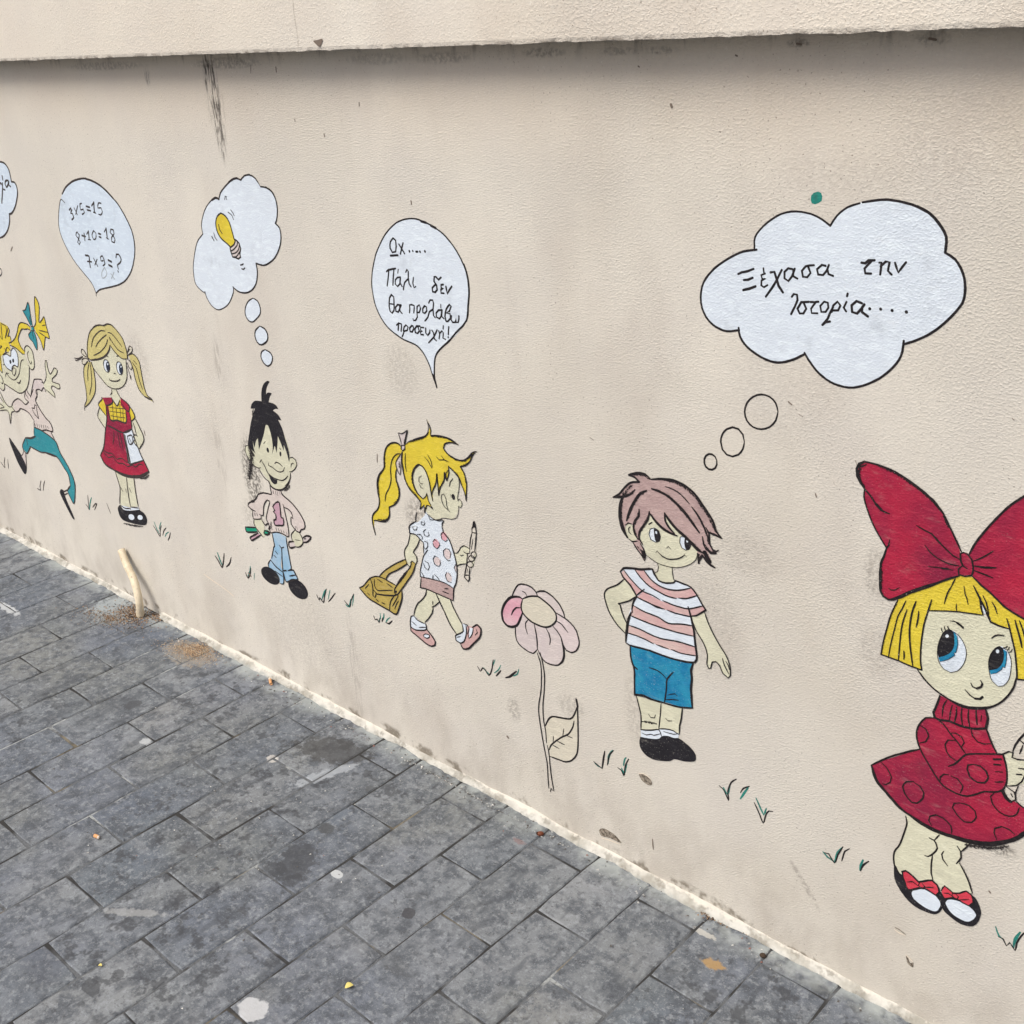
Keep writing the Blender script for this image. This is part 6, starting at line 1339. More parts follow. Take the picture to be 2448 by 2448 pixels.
  ('L', '', 'black', 616, '-28311,5373 -28275,5029 -28277,4740'),
  ('L', '', 'black', 316, '-29710,4790 -29474,4749 -29213,4783 -29008,4669 -28734,4751 -28472,4697 -28350,4701'),
  ('L', '', 'black', 313, '-29729,4740 -29484,4611 -29205,4694 -29009,4556 -28708,4600 -28436,4571 -28203,4667 -28010,4655 -27770,4786 -27572,4797'),
  ('L', '', 'black', 312, '-28857,5526 -28905,5339 -29060,5085'),
  ('L', '', 'black', 310, '-28657,5522 -28656,5080'),
  ('L', '', 'black', 309, '-28527,5548 -28517,5021'),
  ('L', '', 'black', 424, '-28142,5517 -27880,5591 -27891,5394 -28101,5296 -28142,5517'),
  ('L', '', 'black', 243, '-28052,5491 -28031,5441'),
  ('L', '', 'black', 242, '-27993,5438 -27996,5372'),
  ('L', '', 'black', 420, '-27576,5632 -27705,5648 -27813,5562 -27754,5509 -27828,5407 -27608,5258'),
  ('L', '', 'black', 355, '-27531,6152 -27379,5927 -27259,5611 -27608,5258'),
  ('L', '', 'black', 357, '-27681,5996 -27634,5856 -27623,5665'),
  ('L', '', 'black', 389, '-29243,4253 -29181,3969 -29150,3769 -29367,3226'),
  ('L', '', 'black', 323, '-29119,3799 -29015,3685'),
  ('L', '', 'black', 383, '-28637,4232 -28733,3730 -28755,3262'),
  ('L', '', 'black', 378, '-28231,4303 -28293,3836 -28304,3399'),
  ('L', '', 'black', 391, '-29340,3186 -29103,3152 -28769,3224'),
  ('L', '', 'black', 384, '-28729,3281 -28277,3360'),
  ('L', '', 'black', 286, '-28614,3896 -28539,3766'),
  ('L', '', 'black', 288, '-28827,3811 -28831,3684'),
  ('D', '', 'dry', 1524, '-27883,4339 -27579,4431 -27339,4575'),
  ('D', '', 'dry', 1305, '-29381,2607 -28769,2697 -28243,2813'),
 ]),
 ('painted_grass', "painted grass tuft left of the pinafore girl's black shoes", [
  ('L', '', 'black', 393, '-31291,3017 -31359,2731 -31395,2525'),
  ('L', '', 'black', 494, '-31546,2660 -31453,2609 -31406,2522'),
  ('L', '', 'teal', 489, '-31370,2531 -31259,2756 -31075,2996'),
  ('L', '', 'black', 437, '-31138,2663 -30947,2809 -30819,2853 -31051,2600'),
 ]),
 ('painted_grass', "thin dark painted stroke close beside the pinafore girl's black shoes", [
  ('L', '', 'black', 378, '-30181,3036 -30127,2894 -30063,2742'),
 ]),
 ('painted_grass', "painted grass tuft right of the pinafore girl's black shoes", [
  ('L', '', 'black', 393, '-27669,2987 -27521,2843 -27403,2725 -27343,2914 -27223,3105'),
  ('L', '', 'teal', 438, '-27585,3124 -27523,2957 -27417,2802'),
  ('L', '', 'teal', 347, '-27369,2952 -27278,3113 -27188,3217'),
  ('L', '', 'black', 389, '-27243,2803 -27132,2970 -26975,3103'),
  ('L', '', 'black', 474, '-26798,3003 -26882,2855 -27001,2720'),
  ('L', '', 'teal', 345, '-27133,2787 -27038,2904 -26873,3005'),
 ]),
 ('painted_girl', 'painted laughing girl with yellow plaits and teal ribbon, running with arms out at the far left', [
  ('F', 'ear', 'skin', 0, '-33340,7193* -33187,7292 -33011,7292 -32861,7162 -32891,6870 -32984,6668 -33132,6576 -33289,6619*'),
  ('F', 'face', 'skin', 0, '-35419,6727* -34312,6980 -33882,7113 -33572,7005* -33427,7010* -33344,6731 -33289,6619* -33503,6238 -33754,5933 -34285,5664 -34767,5669 -35324,5773* -35414,5594 -35603,5524 -35776,5568 -35972,5644'),
  ('F', 'face', 'skin', 0, '-35920,5745* -35514,6085 -35411,5831 -35404,5614 -35608,5514 -35776,5568 -35972,5644*'),
  ('F', 'fringe', 'yellow', 0, '-34851,7838* -34568,7806 -34238,7765* -34188,7754* -34103,7629* -34293,7432* -34154,7451* -34148,7315* -34328,7212* -34334,7012* -34540,6894* -34714,6921* -34963,6760* -35136,6681* -35315,6135* -35444,6222* -35647,6280*'),
  ('F', 'plait', 'yellow', 0, '-34288,7218* -33838,7428 -33398,7893 -33174,7989 -32995,7996 -32653,7910* -32676,7824* -33008,7820 -33239,7781 -33524,7556 -33643,7421* -33544,7214 -33383,7101* -33431,7000* -33572,7005 -33951,7120 -34221,7167'),
  ('F', 'plait', 'yellow', 0, '-32410,7950* -32215,8115 -32111,8453 -31926,8892* -31778,8702* -31991,8161* -31620,8354* -31575,7747* -31812,7738* -32097,7326* -32152,7583 -32331,7789*'),
  ('F', 'ribbon', 'teal2', 0, '-32901,8379* -32722,8426 -32430,8681* -32410,8578 -32481,7982* -32612,7997 -32735,8179'),
  ('F', 'ribbon', 'teal2', 0, '-32571,7937* -32424,7957* -32455,7854* -32643,7820*'),
  ('F', 'ribbon', 'teal2', 0, '-32669,7800* -32485,7825* -32416,7678 -32423,7511 -32538,7261* -32690,7456 -32905,7592* -32864,7682'),
  ('F', 'eye', 'white', 0, '-34973,6741* -34689,6819 -34445,6786 -34322,6962 -34113,7088 -33944,6983 -33954,6774 -34096,6517* -34308,6536 -34531,6422 -34607,6303* -34886,6347 -35025,6485'),
  ('F', 'arm', 'skin', 0, '-32158,7001 -32073,7039 -32090,6810 -32036,6626 -31862,6713 -31659,6870 -31515,6819 -31597,6705 -31958,6495 -31998,6404 -31565,6393 -31576,6290 -31664,6241 -32021,6273 -32149,6174 -32019,6043 -32039,5920* -32295,5961 -32595,6063 -32613,6215 -32363,6428 -32263,6614'),
  ('F', 'sleeve', 'lilac', 0, '-33588,5786* -33237,6196 -33145,6281 -32674,6350 -32616,6249 -32607,6113 -32557,5992* -32830,6005 -33127,5971* -33239,5882 -33667,5577*'),
  ('F', 'pupil', 'black', 0, '-34474,6615 -34492,6573 -34530,6540 -34574,6530 -34606,6547 -34615,6583 -34596,6626 -34558,6658 -34514,6668 -34482,6652'),
  ('F', 'pupil', 'black', 0, '-34255,6684 -34273,6642 -34311,6610 -34354,6600 -34386,6616 -34394,6652 -34376,6695 -34338,6727 -34295,6737 -34264,6720'),
  ('L', '', 'black', 372, '-34973,6741 -34689,6819 -34445,6786 -34322,6962 -34113,7088 -33944,6983 -33954,6774 -34096,6517 -34311,6530 -34518,6424 -34592,6297* -34886,6347 -35025,6485 -34973,6741'),
  ('L', '', 'black', 373, '-34410,6441 -34548,6348 -34593,6217 -34505,6169 -34362,6272 -34277,6409 -34410,6441'),
  ('L', '', 'black', 318, '-33577,6807 -33717,6776 -33849,6652 -34102,6315 -34365,6113 -34596,6021 -34844,6051 -35045,6179'),
  ('L', '', 'black', 326, '-35155,6036 -35034,6163 -34854,6183'),
  ('L', '', 'black', 325, '-35137,6414 -35004,6453'),
  ('L', '', 'black', 534, '-34395,5975 -34243,5982 -34117,6092'),
  ('L', '', 'black', 356, '-33392,7083 -33340,7193 -33187,7292 -33011,7292 -32861,7162 -32891,6870 -32984,6668 -33132,6576 -33268,6588 -33332,6681'),
  ('L', '', 'black', 306, '-33116,7141 -33227,7057 -33245,6866 -33161,6743 -33061,6844'),
  ('L', '', 'black', 378, '-33309,6616 -33503,6238 -33754,5933 -34065,5738 -34411,5633 -34767,5669 -35345,5769* -35435,5590 -35608,5514 -35776,5568'),
  ('L', '', 'black', 387, '-35534,6046 -35425,5955 -35411,5831 -35514,5740 -35595,5772'),
  ('L', '', 'black', 312, '-34588,7804 -34477,7767 -34282,7750'),
  ('L', '', 'black', 316, '-34568,7806 -34694,7445 -34728,7267'),
  ('L', '', 'black', 313, '-34282,7750 -34318,7566 -34519,7349'),
  ('L', '', 'black', 311, '-34173,7748 -34103,7629 -34321,7411* -34154,7451 -34148,7315'),
  ('L', '', 'black', 318, '-34864,7370 -34768,7262'),
  ('L', '', 'black', 313, '-34137,7710 -34355,7492 -34508,7333'),
  ('L', '', 'black', 322, '-35045,7012 -34881,7036 -35287,6836'),
  ('L', '', 'black', 318, '-34717,6990 -34722,6867* -34537,7052 -34352,6974'),
  ('L', '', 'black', 320, '-34963,6760 -34706,6861 -34520,6897'),
  ('L', '', 'black', 327, '-35170,6764 -35233,6488 -35320,6125 -35444,6222'),
  ('L', '', 'black', 355, '-34367,7206 -34131,7275 -33838,7428 -33578,7667 -33379,7896 -33174,7989 -32995,7996 -32760,7978 -32635,7912'),
  ('L', '', 'black', 362, '-34320,7153 -33951,7120 -33701,7037 -33562,6989 -33446,7007'),
  ('L', '', 'black', 354, '-32676,7824 -32822,7845 -33013,7811 -33239,7781 -33459,7616 -33643,7421 -33616,7289 -33532,7165 -33383,7101'),
  ('L', '', 'black', 338, '-32410,7950 -32215,8115 -32111,8453 -31926,8892 -31778,8702 -31843,8487 -32009,8159 -31833,8214 -31620,8354 -31611,8114 -31575,7747 -31810,7743 -32097,7326 -32152,7583 -32331,7789 -32451,7863'),
  ('L', '', 'black', 338, '-32091,7903 -31600,7914'),
  ('L', '', 'black', 339, '-32137,7840 -31800,7764'),
  ('L', '', 'black', 335, '-31845,8075 -31642,8118'),
  ('L', '', 'black', 293, '-32901,8379 -32726,8417 -32430,8681 -32410,8578 -32450,8346 -32481,7982'),
  ('L', '', 'black', 345, '-32901,8379 -32735,8179 -32571,7937'),
  ('L', '', 'black', 294, '-32555,8267 -32539,8007'),
  ('L', '', 'black', 344, '-32585,7943 -32420,7965 -32459,7845 -32643,7820'),
  ('L', '', 'black', 298, '-32669,7800 -32872,7664 -32847,7567 -32682,7474 -32538,7261 -32423,7511 -32416,7678 -32467,7827'),
  ('L', '', 'black', 297, '-32581,7804 -32595,7586'),
  ('L', '', 'black', 323, '-32559,6258 -32363,6428 -32263,6614 -32239,6820 -32136,7012 -32067,7015 -32090,6810 -32036,6626 -31862,6713 -31659,6870 -31515,6819 -31649,6664 -31958,6495 -31998,6404 -31565,6393 -31576,6290 -31700,6235 -32021,6273 -32149,6174 -32019,6043 -32043,5911'),
  ('L', '', 'black', 328, '-32043,5911 -32278,5998 -32519,6076'),
  ('L', '', 'black', 388, '-33679,5628 -33568,5789 -33237,6196 -33145,6281 -32674,6350 -32605,6233'),
  ('L', '', 'black', 386, '-32557,5992 -32607,6113 -32737,6056 -32847,5968 -32936,6004 -33127,5971 -33239,5882 -33203,5765'),
  ('L', '', 'black', 305, '-32712,6267 -32570,6274'),
  ('F', 'hand', 'skin', 0, '-36394,4944* -36047,5031 -35815,5096 -35851,5418* -35680,5168 -35458,5021* -35083,5089 -35117,4920 -35290,4864 -35603,4426* -35546,4792 -36193,4742* -36556,4627*'),
  ('F', 'sweater', 'peach', 0, '-35083,5089* -35008,5242 -34638,5413 -34160,5328* -33921,5439* -34105,5542* -33876,5831* -33667,5688 -33477,5900 -33121,5984* -33231,5743 -33408,5554* -33234,5339 -32973,5119 -32719,4988 -32692,4746* -33266,4665 -33870,4648* -33817,4866* -33990,4993 -34547,5107* -34970,4924 -35092,4971'),
  ('F', 'leg', 'peach', 0, '-33383,4607* -32825,4696* -32706,4460*'),
  ('F', 'trousers', 'teal2', 0, '-33921,4638* -33383,4607 -32649,4437 -32518,4123 -32161,3720 -31977,3326 -32031,3035 -32348,2477* -32505,2687 -32577,2834* -32293,3089 -32279,3441 -32463,3630 -32791,3904* -33473,3895 -33870,3834 -34557,3877* -34893,3567* -35046,3655 -35090,3765 -34753,4121* -34358,4202 -34063,4332*'),
  ('F', 'leg', 'peach', 0, '-35085,3622* -34935,3582* -35148,3076* -35365,3393*'),
  ('F', 'shoe', 'black', 0, '-35948,3877 -35707,3709 -35423,3478 -35237,3251 -35161,3049 -35292,2824 -35428,2744 -35541,2816 -35759,3088 -35923,3468 -36000,3720'),
  ('F', 'shoe', 'black', 0, '-32993,2805 -32865,2789 -32826,2561 -32682,2263 -32529,1931 -32649,1912 -32855,2172 -33051,2458 -33140,2675'),
  ('L', '', 'black', 413, '-35223,5052 -35008,5242 -34638,5413 -34409,5397 -34166,5315 -33896,5444* -34105,5542 -33938,5798'),
  ('L', '', 'black', 403, '-33639,5648 -33783,5735 -33865,5855'),
  ('L', '', 'black', 405, '-33984,5699 -33863,5563'),
  ('L', '', 'black', 418, '-35223,5052 -35092,4971 -34970,4924 -34734,5015 -34593,5110 -34090,5077 -33817,4866'),
  ('L', '', 'black', 400, '-33689,5639 -33367,5941'),
  ('L', '', 'black', 466, '-33154,5912 -33231,5743 -33397,5579 -33234,5339 -32973,5119 -32719,4988 -32692,4746 -33114,4702 -33422,4622'),
  ('L', '', 'black', 411, '-33817,4866 -33910,4664'),
  ('L', '', 'black', 356, '-35838,5444 -35680,5168 -35458,5021 -35229,5039'),
  ('L', '', 'black', 362, '-36158,5011 -35797,4935 -36153,4821'),
  ('L', '', 'black', 358, '-35942,5238 -35719,5090'),
  ('L', '', 'black', 358, '-36193,4742 -35637,4858 -35532,4771 -35603,4426 -35330,4833 -35064,4930'),
  ('L', '', 'black', 404, '-33731,5202 -33761,5287 -33596,5295 -33514,5423 -33401,5421 -33455,5253 -33455,5004* -33662,5101 -33750,5209'),
  ('L', '', 'black', 274, '-33812,4775 -33808,4684'),
  ('L', '', 'black', 272, '-33666,4792 -33667,4689'),
  ('L', '', 'black', 271, '-33521,4809 -33537,4691'),
  ('L', '', 'black', 270, '-33382,4813 -33402,4718'),
  ('L', '', 'black', 269, '-33238,4830 -33243,4738'),
  ('L', '', 'black', 268, '-33095,4847 -33090,4757'),
  ('L', '', 'black', 267, '-32958,4851 -32942,4786'),
  ('L', '', 'black', 400, '-32825,4696 -32681,4465'),
  ('L', '', 'black', 472, '-33921,4638 -33383,4607 -32649,4437 -32518,4123 -32161,3720 -31977,3326 -32031,3035 -32318,2497 -32505,2687 -32577,2834'),
  ('L', '', 'black', 611, '-32621,2835 -32293,3089'),
  ('L', '', 'black', 478, '-32293,3089 -32279,3441 -32463,3630 -32791,3904 -33473,3895 -33870,3834 -34557,3877'),
  ('L', '', 'black', 681, '-32785,3916 -33479,3883'),
  ('L', '', 'black', 414, '-33927,4626 -34051,4357'),
  ('L', '', 'black', 700, '-33972,4327 -34312,4199 -34726,4126'),
  ('L', '', 'black', 429, '-34726,4126 -35065,3818 -35100,3643 -34893,3567 -34516,3862'),
  ('L', '', 'black', 425, '-34659,4116 -34691,3897'),
  ('L', '', 'black', 290, '-35085,3622 -35243,3444 -35393,3387'),
  ('L', '', 'black', 290, '-34988,3571 -35148,3076'),
  ('L', '', 'black', 481, '-32921,2764 -32776,2786 -32605,2875'),
  ('L', '', 'black', 412, '-32857,2648 -32605,2769'),
 ]),
 ('painted_grass', "painted grass tuft under the running girl's leading dark shoe", [
  ('L', '', 'black', 428, '-37132,2785 -36895,2636 -36868,2793 -36691,3044'),
  ('L', '', 'black', 425, '-36502,3011 -36625,2659'),
 ]),
 ('painted_grass', "painted grass tuft between the running girl's two dark shoes", [
  ('L', '', 'black', 405, '-34755,2409 -34517,2405 -34515,2515 -34324,2779'),
  ('L', '', 'black', 400, '-34337,2436 -34174,2693 -34035,2846'),
 ]),
 ('thought_cloud', 'white painted cloud with handwriting, cut off by the left edge of the picture', [
  ('F', 'cloud_fill', 'paleblue', 0, '-32220,12517 -31940,12461 -31821,12315 -31821,12044* -31632,12003 -31572,11854 -31636,11681 -31891,11391 -32186,11181 -32385,11132* -32464,10934 -32714,10666 -33048,10479 -33329,10402 -33864,10321 -34438,10348 -34605,10595* -35071,10690 -35229,10958 -34901,11238* -35091,11519 -34726,11865 -34199,12051* -33901,12294 -33280,12459 -32816,12426* -32503,12498'),
  ('L', '', 'black', 463, '-32258,12519 -32106,12513 -31940,12461 -31821,12315 -31821,12044'),
  ('L', '', 'black', 477, '-31834,12018 -31632,12003 -31572,11854 -31636,11681 -31891,11391 -32186,11181 -32390,11123* -32464,10934 -32714,10666 -33048,10479 -33329,10402'),
  ('L', '', 'black', 500, '-33329,10402 -33864,10321 -34438,10348 -34605,10595* -35071,10690 -35229,10958 -34901,11238* -35091,11519 -34726,11865 -34199,12051* -33901,12294 -33280,12459 -32816,12426* -32503,12498 -32258,12519'),
  ('L', '', 'black', 530, '-32786,11789 -32502,11959 -32417,11895 -32497,11735 -32705,11401'),
  ('L', '', 'black', 470, '-32309,12149 -32322,12045'),
  ('L', '', 'black', 473, '-32381,11965 -32441,11807 -32318,11779'),
  ('L', '', 'black', 520, '-32013,12044 -32156,12028 -32239,11938 -32203,11854 -32041,11948 -31973,12045 -32018,11915 -31937,11886'),
 ]),
 ('thought_ring', 'ink ring cut off by the left picture edge, below the partly visible cloud', [
  ('L', '', 'black', 460, '-33711,9392 -33761,9333 -33840,9285 -33927,9261 -33999,9269 -34036,9305 -34028,9360 -33977,9420 -33898,9468 -33811,9491 -33740,9484 -33704,9448 -33711,9392'),
 ]),
]
for name, label, els in ART:
    main = None; y = -.0003; step = 3e-5; fills = []; lines = {}; dry = []
    for e in els:
        if e[0] == 'F': fills.append(e)
        elif e[0] == 'D': dry.append(e)
        else: lines.setdefault(e[2], []).append(e)
    kids = []
    for e in fills:
        vs = []; fs = []; fill(decode(e[4]), y, vs, fs); y -= step
        kids.append((e[1], vs, fs, M['fillblack' if e[2] == 'black' else e[2]]))
    y -= 4e-5
    dvs = []; dfs = []; duv = []
    for e in dry:
        soft_band(decode(e[4]), e[3]/1e5, y, dvs, dfs, duv); y -= 2e-6
    y -= 2e-5
    order = sorted(lines, key=lambda m: m == 'black')
    inks = {}
    for m in order:
        vs = []; fs = []
        for e in lines[m]:
            pen = 'cloud' in name or 'bubble' in name      # felt pen lettering keeps its width
            ribbon(decode(e[4]), e[3]/1e5*(1.12 if pen else 1), y, vs, fs, .9 if pen else .55); y -= 2.5e-6
        inks[m] = (vs, fs); y -= 2e-5
    if 'black' in inks: mm = 'black'
    elif inks: mm = list(inks)[0]
    else: mm = None
    if mm: main = link(name, *inks[mm], M[mm], wall)
    else:
        k = kids.pop(0); main = link(name, k[1], k[2], k[3], wall)
    tag(main, label)
    for k in kids: link(k[0], k[1], k[2], k[3], main)
    if dvs:
        o = link('dry_shading', dvs, dfs, M['dry'], main); uvl = o.data.uv_layers.new(name='across')
        for lp in o.data.loops: uvl.data[lp.index].uv = (duv[lp.vertex_index], 0)
    for m in inks:
        if m != mm: link('faded_line' if m == 'smudge' else 'green_stroke', *inks[m], M[m], main)

# ------------------------------------------------------------------ wear on the wall
n = NT('bare_render')
M['chip'] = n.done(n.mix(n.ramp(n.noise(140, 4, .7), .38, .62), srgb(96, 88, 78), srgb(160, 150, 136)), .95, n.bump(n.noise(160, 4, .7), 1, .004), .1)
M['ridge_and_highlight'] = NT('raised_plaster_and_highlight').done(srgb(226, 214, 196), .9)
M['scuff'] = NT('scuff').done(srgb(120, 108, 98), .9)
def chip(P, lit):
    vs = []; fs = []; fill(P, -.0006, vs, fs)
    o = link('plaster_chip', vs, fs, M['chip'], wall)
    vs = []; fs = []; ribbon(lit, .0022, -.0012, vs, fs)  # pale ribbon paints a highlight along the edge of the chip
    link('chip_rim_highlight', vs, fs, M['ridge_and_highlight'], o)
for a, b in [('-11945,517 -11824,616 -11661,616 -11532,587 -11387,485 -11503,463 -11697,451 -11895,401', '-11897,349 -11699,400 -11504,424 -11407,436'), ('-10941,2316 -10820,2359 -10671,2311 -10642,2219 -10732,2166 -10870,2202', '-10941,2333 -10808,2382 -10659,2328'), ('-5838,1668 -5749,1662 -5673,1635 -5629,1635 -5690,1661 -5780,1688', '-5827,1633 -5751,1615 -5649,1617'), ('-5601,1227 -5560,1088 -5469,1054 -5471,1163 -5518,1115 -5562,1197', '-5603,1244 -5541,1210 -5471,1163')]:
    chip(decode(a), decode(b))
vs = []; fs = []
for s_, w_ in [('-15911,12481 -15908,12422', 0.00272), ('-17074,14145 -17085,14082', 0.00182), ('-10233,14166 -10215,14130', 0.00384), ('-18187,13575 -18183,13530', 0.00243), ('-17619,7265 -17648,7073', 0.0028), ('-27173,5859 -27170,5742', 0.00323), ('-11907,8797 -11817,8762', 0.00167), ('-8154,10108 -8098,10074', 0.00197), ('-7977,9951 -7908,9926', 0.00131), ('-7643,8788 -7627,8739', 0.002), ('-4984,10461 -4956,10444', 0.00107), ('-10640,969 -10622,731', 0.00295), ('-19034,13824 -19029,13785', 0.002), ('-10058,-167 -10048,-243', 0.00297), ('-7057,9441 -7027,9372', 0.00126), ('-23208,2847 -23133,2787', 0.00605), ('-14355,1704 -14321,1677', 0.00451), ('-7590,-1063 -7571,-1110', 0.00272), ('-4471,3176 -4450,3156', 0.00272), ('-32648,10211 -32815,10080', 0.0044), ('-20226,14815 -20263,14662', 0.00205), ('-19424,14768 -19431,14678', 0.00248), ('-8258,14926 -8191,14914', 0.00276), ('-6485,14940 -6401,14924', 0.00294), ('-9173,14801 -9147,14790', 0.00235), ('-10806,14683 -10784,14671', 0.00195)]:
    ribbon(decode(s_), w_, -.0006, vs, fs)
tag(link('scuff_marks', vs, fs, M['scuff'], wall), kind='stuff')
vs = []; fs = []
ribbon(decode('-25406,2167 -24994,2092 -24529,2024 -24083,1917'), .0035, -.0012, vs, fs)
link('plaster_ridge', vs, fs, M['ridge_and_highlight'], wall)
# chip on the ledge face
vs = []; fs = []; fill(decode('-17451,15209 -17355,15221 -17189,15237 -17225,15170 -17294,15111 -17379,15153'), -.0592, vs, fs)
link('ledge_chip', vs, fs, M['scuff'], ledge)
vs = []; fs = []; ribbon([(a, b, False) for a, b in [(-1.79+.0012*math.sin(i), 1.512+.012*i) for i in range(20)]], .0005, -.0587, vs, fs)
link('hairline_crack', vs, fs, M['chip'], ledge)

# ------------------------------------------------------------------ filler skirting where wall meets pavement
n = NT('white_filler')
col = n.mix(n.ramp(n.noise(18, 5, .65), .35, .68), srgb(202, 200, 192), srgb(160, 157, 147))
col = n.mix(n.math('MULTIPLY', n.ramp(n.noise(26, 4, .7, off=(3, 3, 0)), .50, .64), .7), col, srgb(134, 130, 120))
Z = n.xyz(); k_ = n.ramp(n.math('ADD', Z[1], n.math('MULTIPLY_ADD', n.noise(40, 4, .7), .03, -.015)), -.026, -.012, .85, 0)
col = n.mix(k_, col, srgb(150, 156, 154))
up = n.ramp(n.math('ADD', Z[2], n.math('MULTIPLY_ADD', n.noise(34, 4, .7, off=(1, 0, 1)), .02, -.010)), .009, .013, 0, .9)
col = n.mix(up, col, WALL)
M['filler'] = n.done(col, .9, n.bump(n.noise(160, 5, .7), .9, .002), .2)
vs = []; fs = []; N = 2600
def nz(x, f, o): return noise.noise(Vector((x*f, o, 2.3)))
for i in range(N+1):
    x = -14+21*i/N
    big = .5+.5*nz(x, 3.1, 1)
    big2 = .5+.5*nz(x, 1.3, 8); wd = .009+.020*big*big2+.006*nz(x, 11, 2)+.0035*nz(x, 60, 3)+.002*nz(x, 200, 6); hh = .006+.012*big+.004*nz(x, 9, 4)+.002*nz(x, 50, 5)
    hole = min(1, max(0, (abs(x+2.87)-.035)/.03)); wd = max(.0015, wd*hole); hh = max(.001, hh*hole)
    vs += [(x, -wd, .0005), (x, -wd*.8, .003+.2*hh), (x, -wd*.42, hh*.62), (x, -.0008, hh), (x, .01, hh)]
for i in range(N):
    for k in range(4):
        a = i*5+k; fs.append((a, a+5, a+6, a+1))
sk = link('filler_skirting', vs, fs, M['filler'], wall, True)
tag(sk, 'uneven smeared white filler along the foot of the wall')

# ------------------------------------------------------------------ pavement
PAVE_MARKS = [
    (-1.648, -0.41, 0.0503, 0.0804, 0.6, 0.75, (62, 64, 68), 0),
    (-1.667, -0.456, 0.0331, 0.0265, 0, 0.6, (62, 64, 68), 1),
    (-1.894, -0.119, 0.1238, 0.0619, 0.3, 0.75, (66, 66, 66), 0),
    (-1.611, -0.451, 0.0182, 0.0259, 0, 0.6, (62, 64, 68), 1),
    (-2.452, -0.31, 0.0243, 0.0243, 0, 0.7, (70, 72, 76), 1),
    (-1.364, -0.365, 0.0157, 0.0157, 0, 0.85, (66, 66, 70), 1),
    (-1.683, -0.306, 0.0199, 0.017, 0, 0.75, (72, 74, 76), 1),
    (-1.663, -0.851, 0.0276, 0.0166, 0, 0.7, (62, 64, 68), 1),
    (-1.658, -0.806, 0.0135, 0.0124, 0, 0.6, (62, 64, 68), 1),
    (-1.71, -0.161, 0.0182, 0.0137, 0, 0.6, (76, 78, 80), 1),
    (-1.862, -0.531, 0.0278, 0.0181, 0, 0.55, (78, 80, 84), 0),
    (-1.4, -0.696, 0.0326, 0.0263, 0, 0.75, (196, 198, 200), 1),
    (-1.555, -0.383, 0.017, 0.0104, 0, 0.9, (186, 190, 192), 1),
    (-3.235, -0.265, 0.0899, 0.0168, 0, 0.8, (186, 190, 192), 0),
    (-1.834, -0.19, 0.0944, 0.0204, 1.2, 0.65, (166, 172, 178), 0),
    (-2.276, -0.377, 0.0223, 0.0155, 0, 0.7, (186, 190, 192), 0),
    (-1.978, -0.226, 0.018, 0.018, 0, 0.7, (200, 196, 190), 0),
    (-2.959, -0.067, 0.1117, 0.0823, 0, 0.75, (160, 168, 170), 0),
    (-0.854, -0.108, 0.0249, 0.0163, 0, 0.8, (166, 134, 84), 0),
    (-1.775, -0.702, 0.0747, 0.0125, 0.6, 0.55, (160, 162, 162), 0),
    (-2.561, -0.074, 0.1148, 0.0626, 0, 0.45, (160, 150, 134), 0),
    (-1.338, -0.082, 0.0176, 0.0081, 0, 0.6, (136, 112, 110), 0),
    (-1.737, -0.642, 0.0314, 0.0189, 0, 0.4, (62, 64, 68), 0),
    (-0.908, -0.056, 0.0342, 0.008, 0, 0.7, (190, 188, 180), 0),
    (-1.798, -0.882, 0.0811, 0.0406, 0, 0.35, (84, 88, 98), 0),
    (-1.297, -0.467, 0.0673, 0.0224, 0, 0.35, (84, 86, 88), 0),
]
n = NT('grey_paver'); 
pos = n.n('ShaderNodeNewGeometry').outputs['Position']; n.co = pos
rnd = n.n('ShaderNodeObjectInfo').outputs['Random']
P = n.xyz()
cb = n.n('ShaderNodeCombineXYZ'); n.l(n.math('MULTIPLY', rnd, 37), cb.inputs[0]); n.l(n.math('MULTIPLY', rnd, 11), cb.inputs[1]); n.l(n.math('MULTIPLY', rnd, 23), cb.inputs[2])
va = n.n('ShaderNodeVectorMath'); n.l(pos, va.inputs[0]); n.l(cb.outputs[0], va.inputs[1]); own = va.outputs[0]     # every stone has its own grain
col = n.mix(n.ramp(rnd, 0, 1, 0, 1, False), srgb(98, 106, 114), srgb(132, 136, 139))
col = n.mix(n.ramp(n.math('FRACT', n.math('MULTIPLY', rnd, 7.31)), .5, 1, 0, .3, False), col, srgb(122, 122, 118))
m1 = n.noise(24, 6, .74, vec=own); m2 = n.noise(85, 5, .72, vec=own); m3 = n.noise(330, 2, .6); m4 = n.noise(3.0, 4, .6)
col = n.mix(n.ramp(m4, .35, .7, 0, .45), col, srgb(134, 136, 138))
col = n.mix(n.ramp(n.noise(1.9, 3, .6, off=(5, 1, 0)), .40, .62, 0, .55), col, srgb(92, 100, 116))
col = n.mix(n.ramp(n.noise(2.3, 3, .6, off=(1, 8, 0)), .46, .66, 0, .5), col, srgb(118, 120, 114))
col = n.mix(n.ramp(m1, .40, .64, 0, .8), col, srgb(74, 79, 86))
col = n.mix(n.ramp(m2, .49, .68, 0, .60), col, srgb(148, 153, 157))
col = n.mix(n.ramp(n.noise(46, 5, .72, off=(2, 7, 0)), .55, .68, 0, .62), col, srgb(64, 66, 70))
col = n.mix(n.ramp(m3, .58, .70, 0, .42), col, srgb(160, 163, 166))
col = n.mix(n.ramp(n.noise(260, 2, .5, off=(9, 0, 0)), .62, .72, 0, .5), col, srgb(50, 50, 54))
dd = n.noise(9, 5, .7, vec=own, stretch=(2.4, .8, 1), off=(4, 2, 0))
col = n.mix(n.ramp(dd, .54, .66, 0, .5), col, srgb(70, 74, 80))
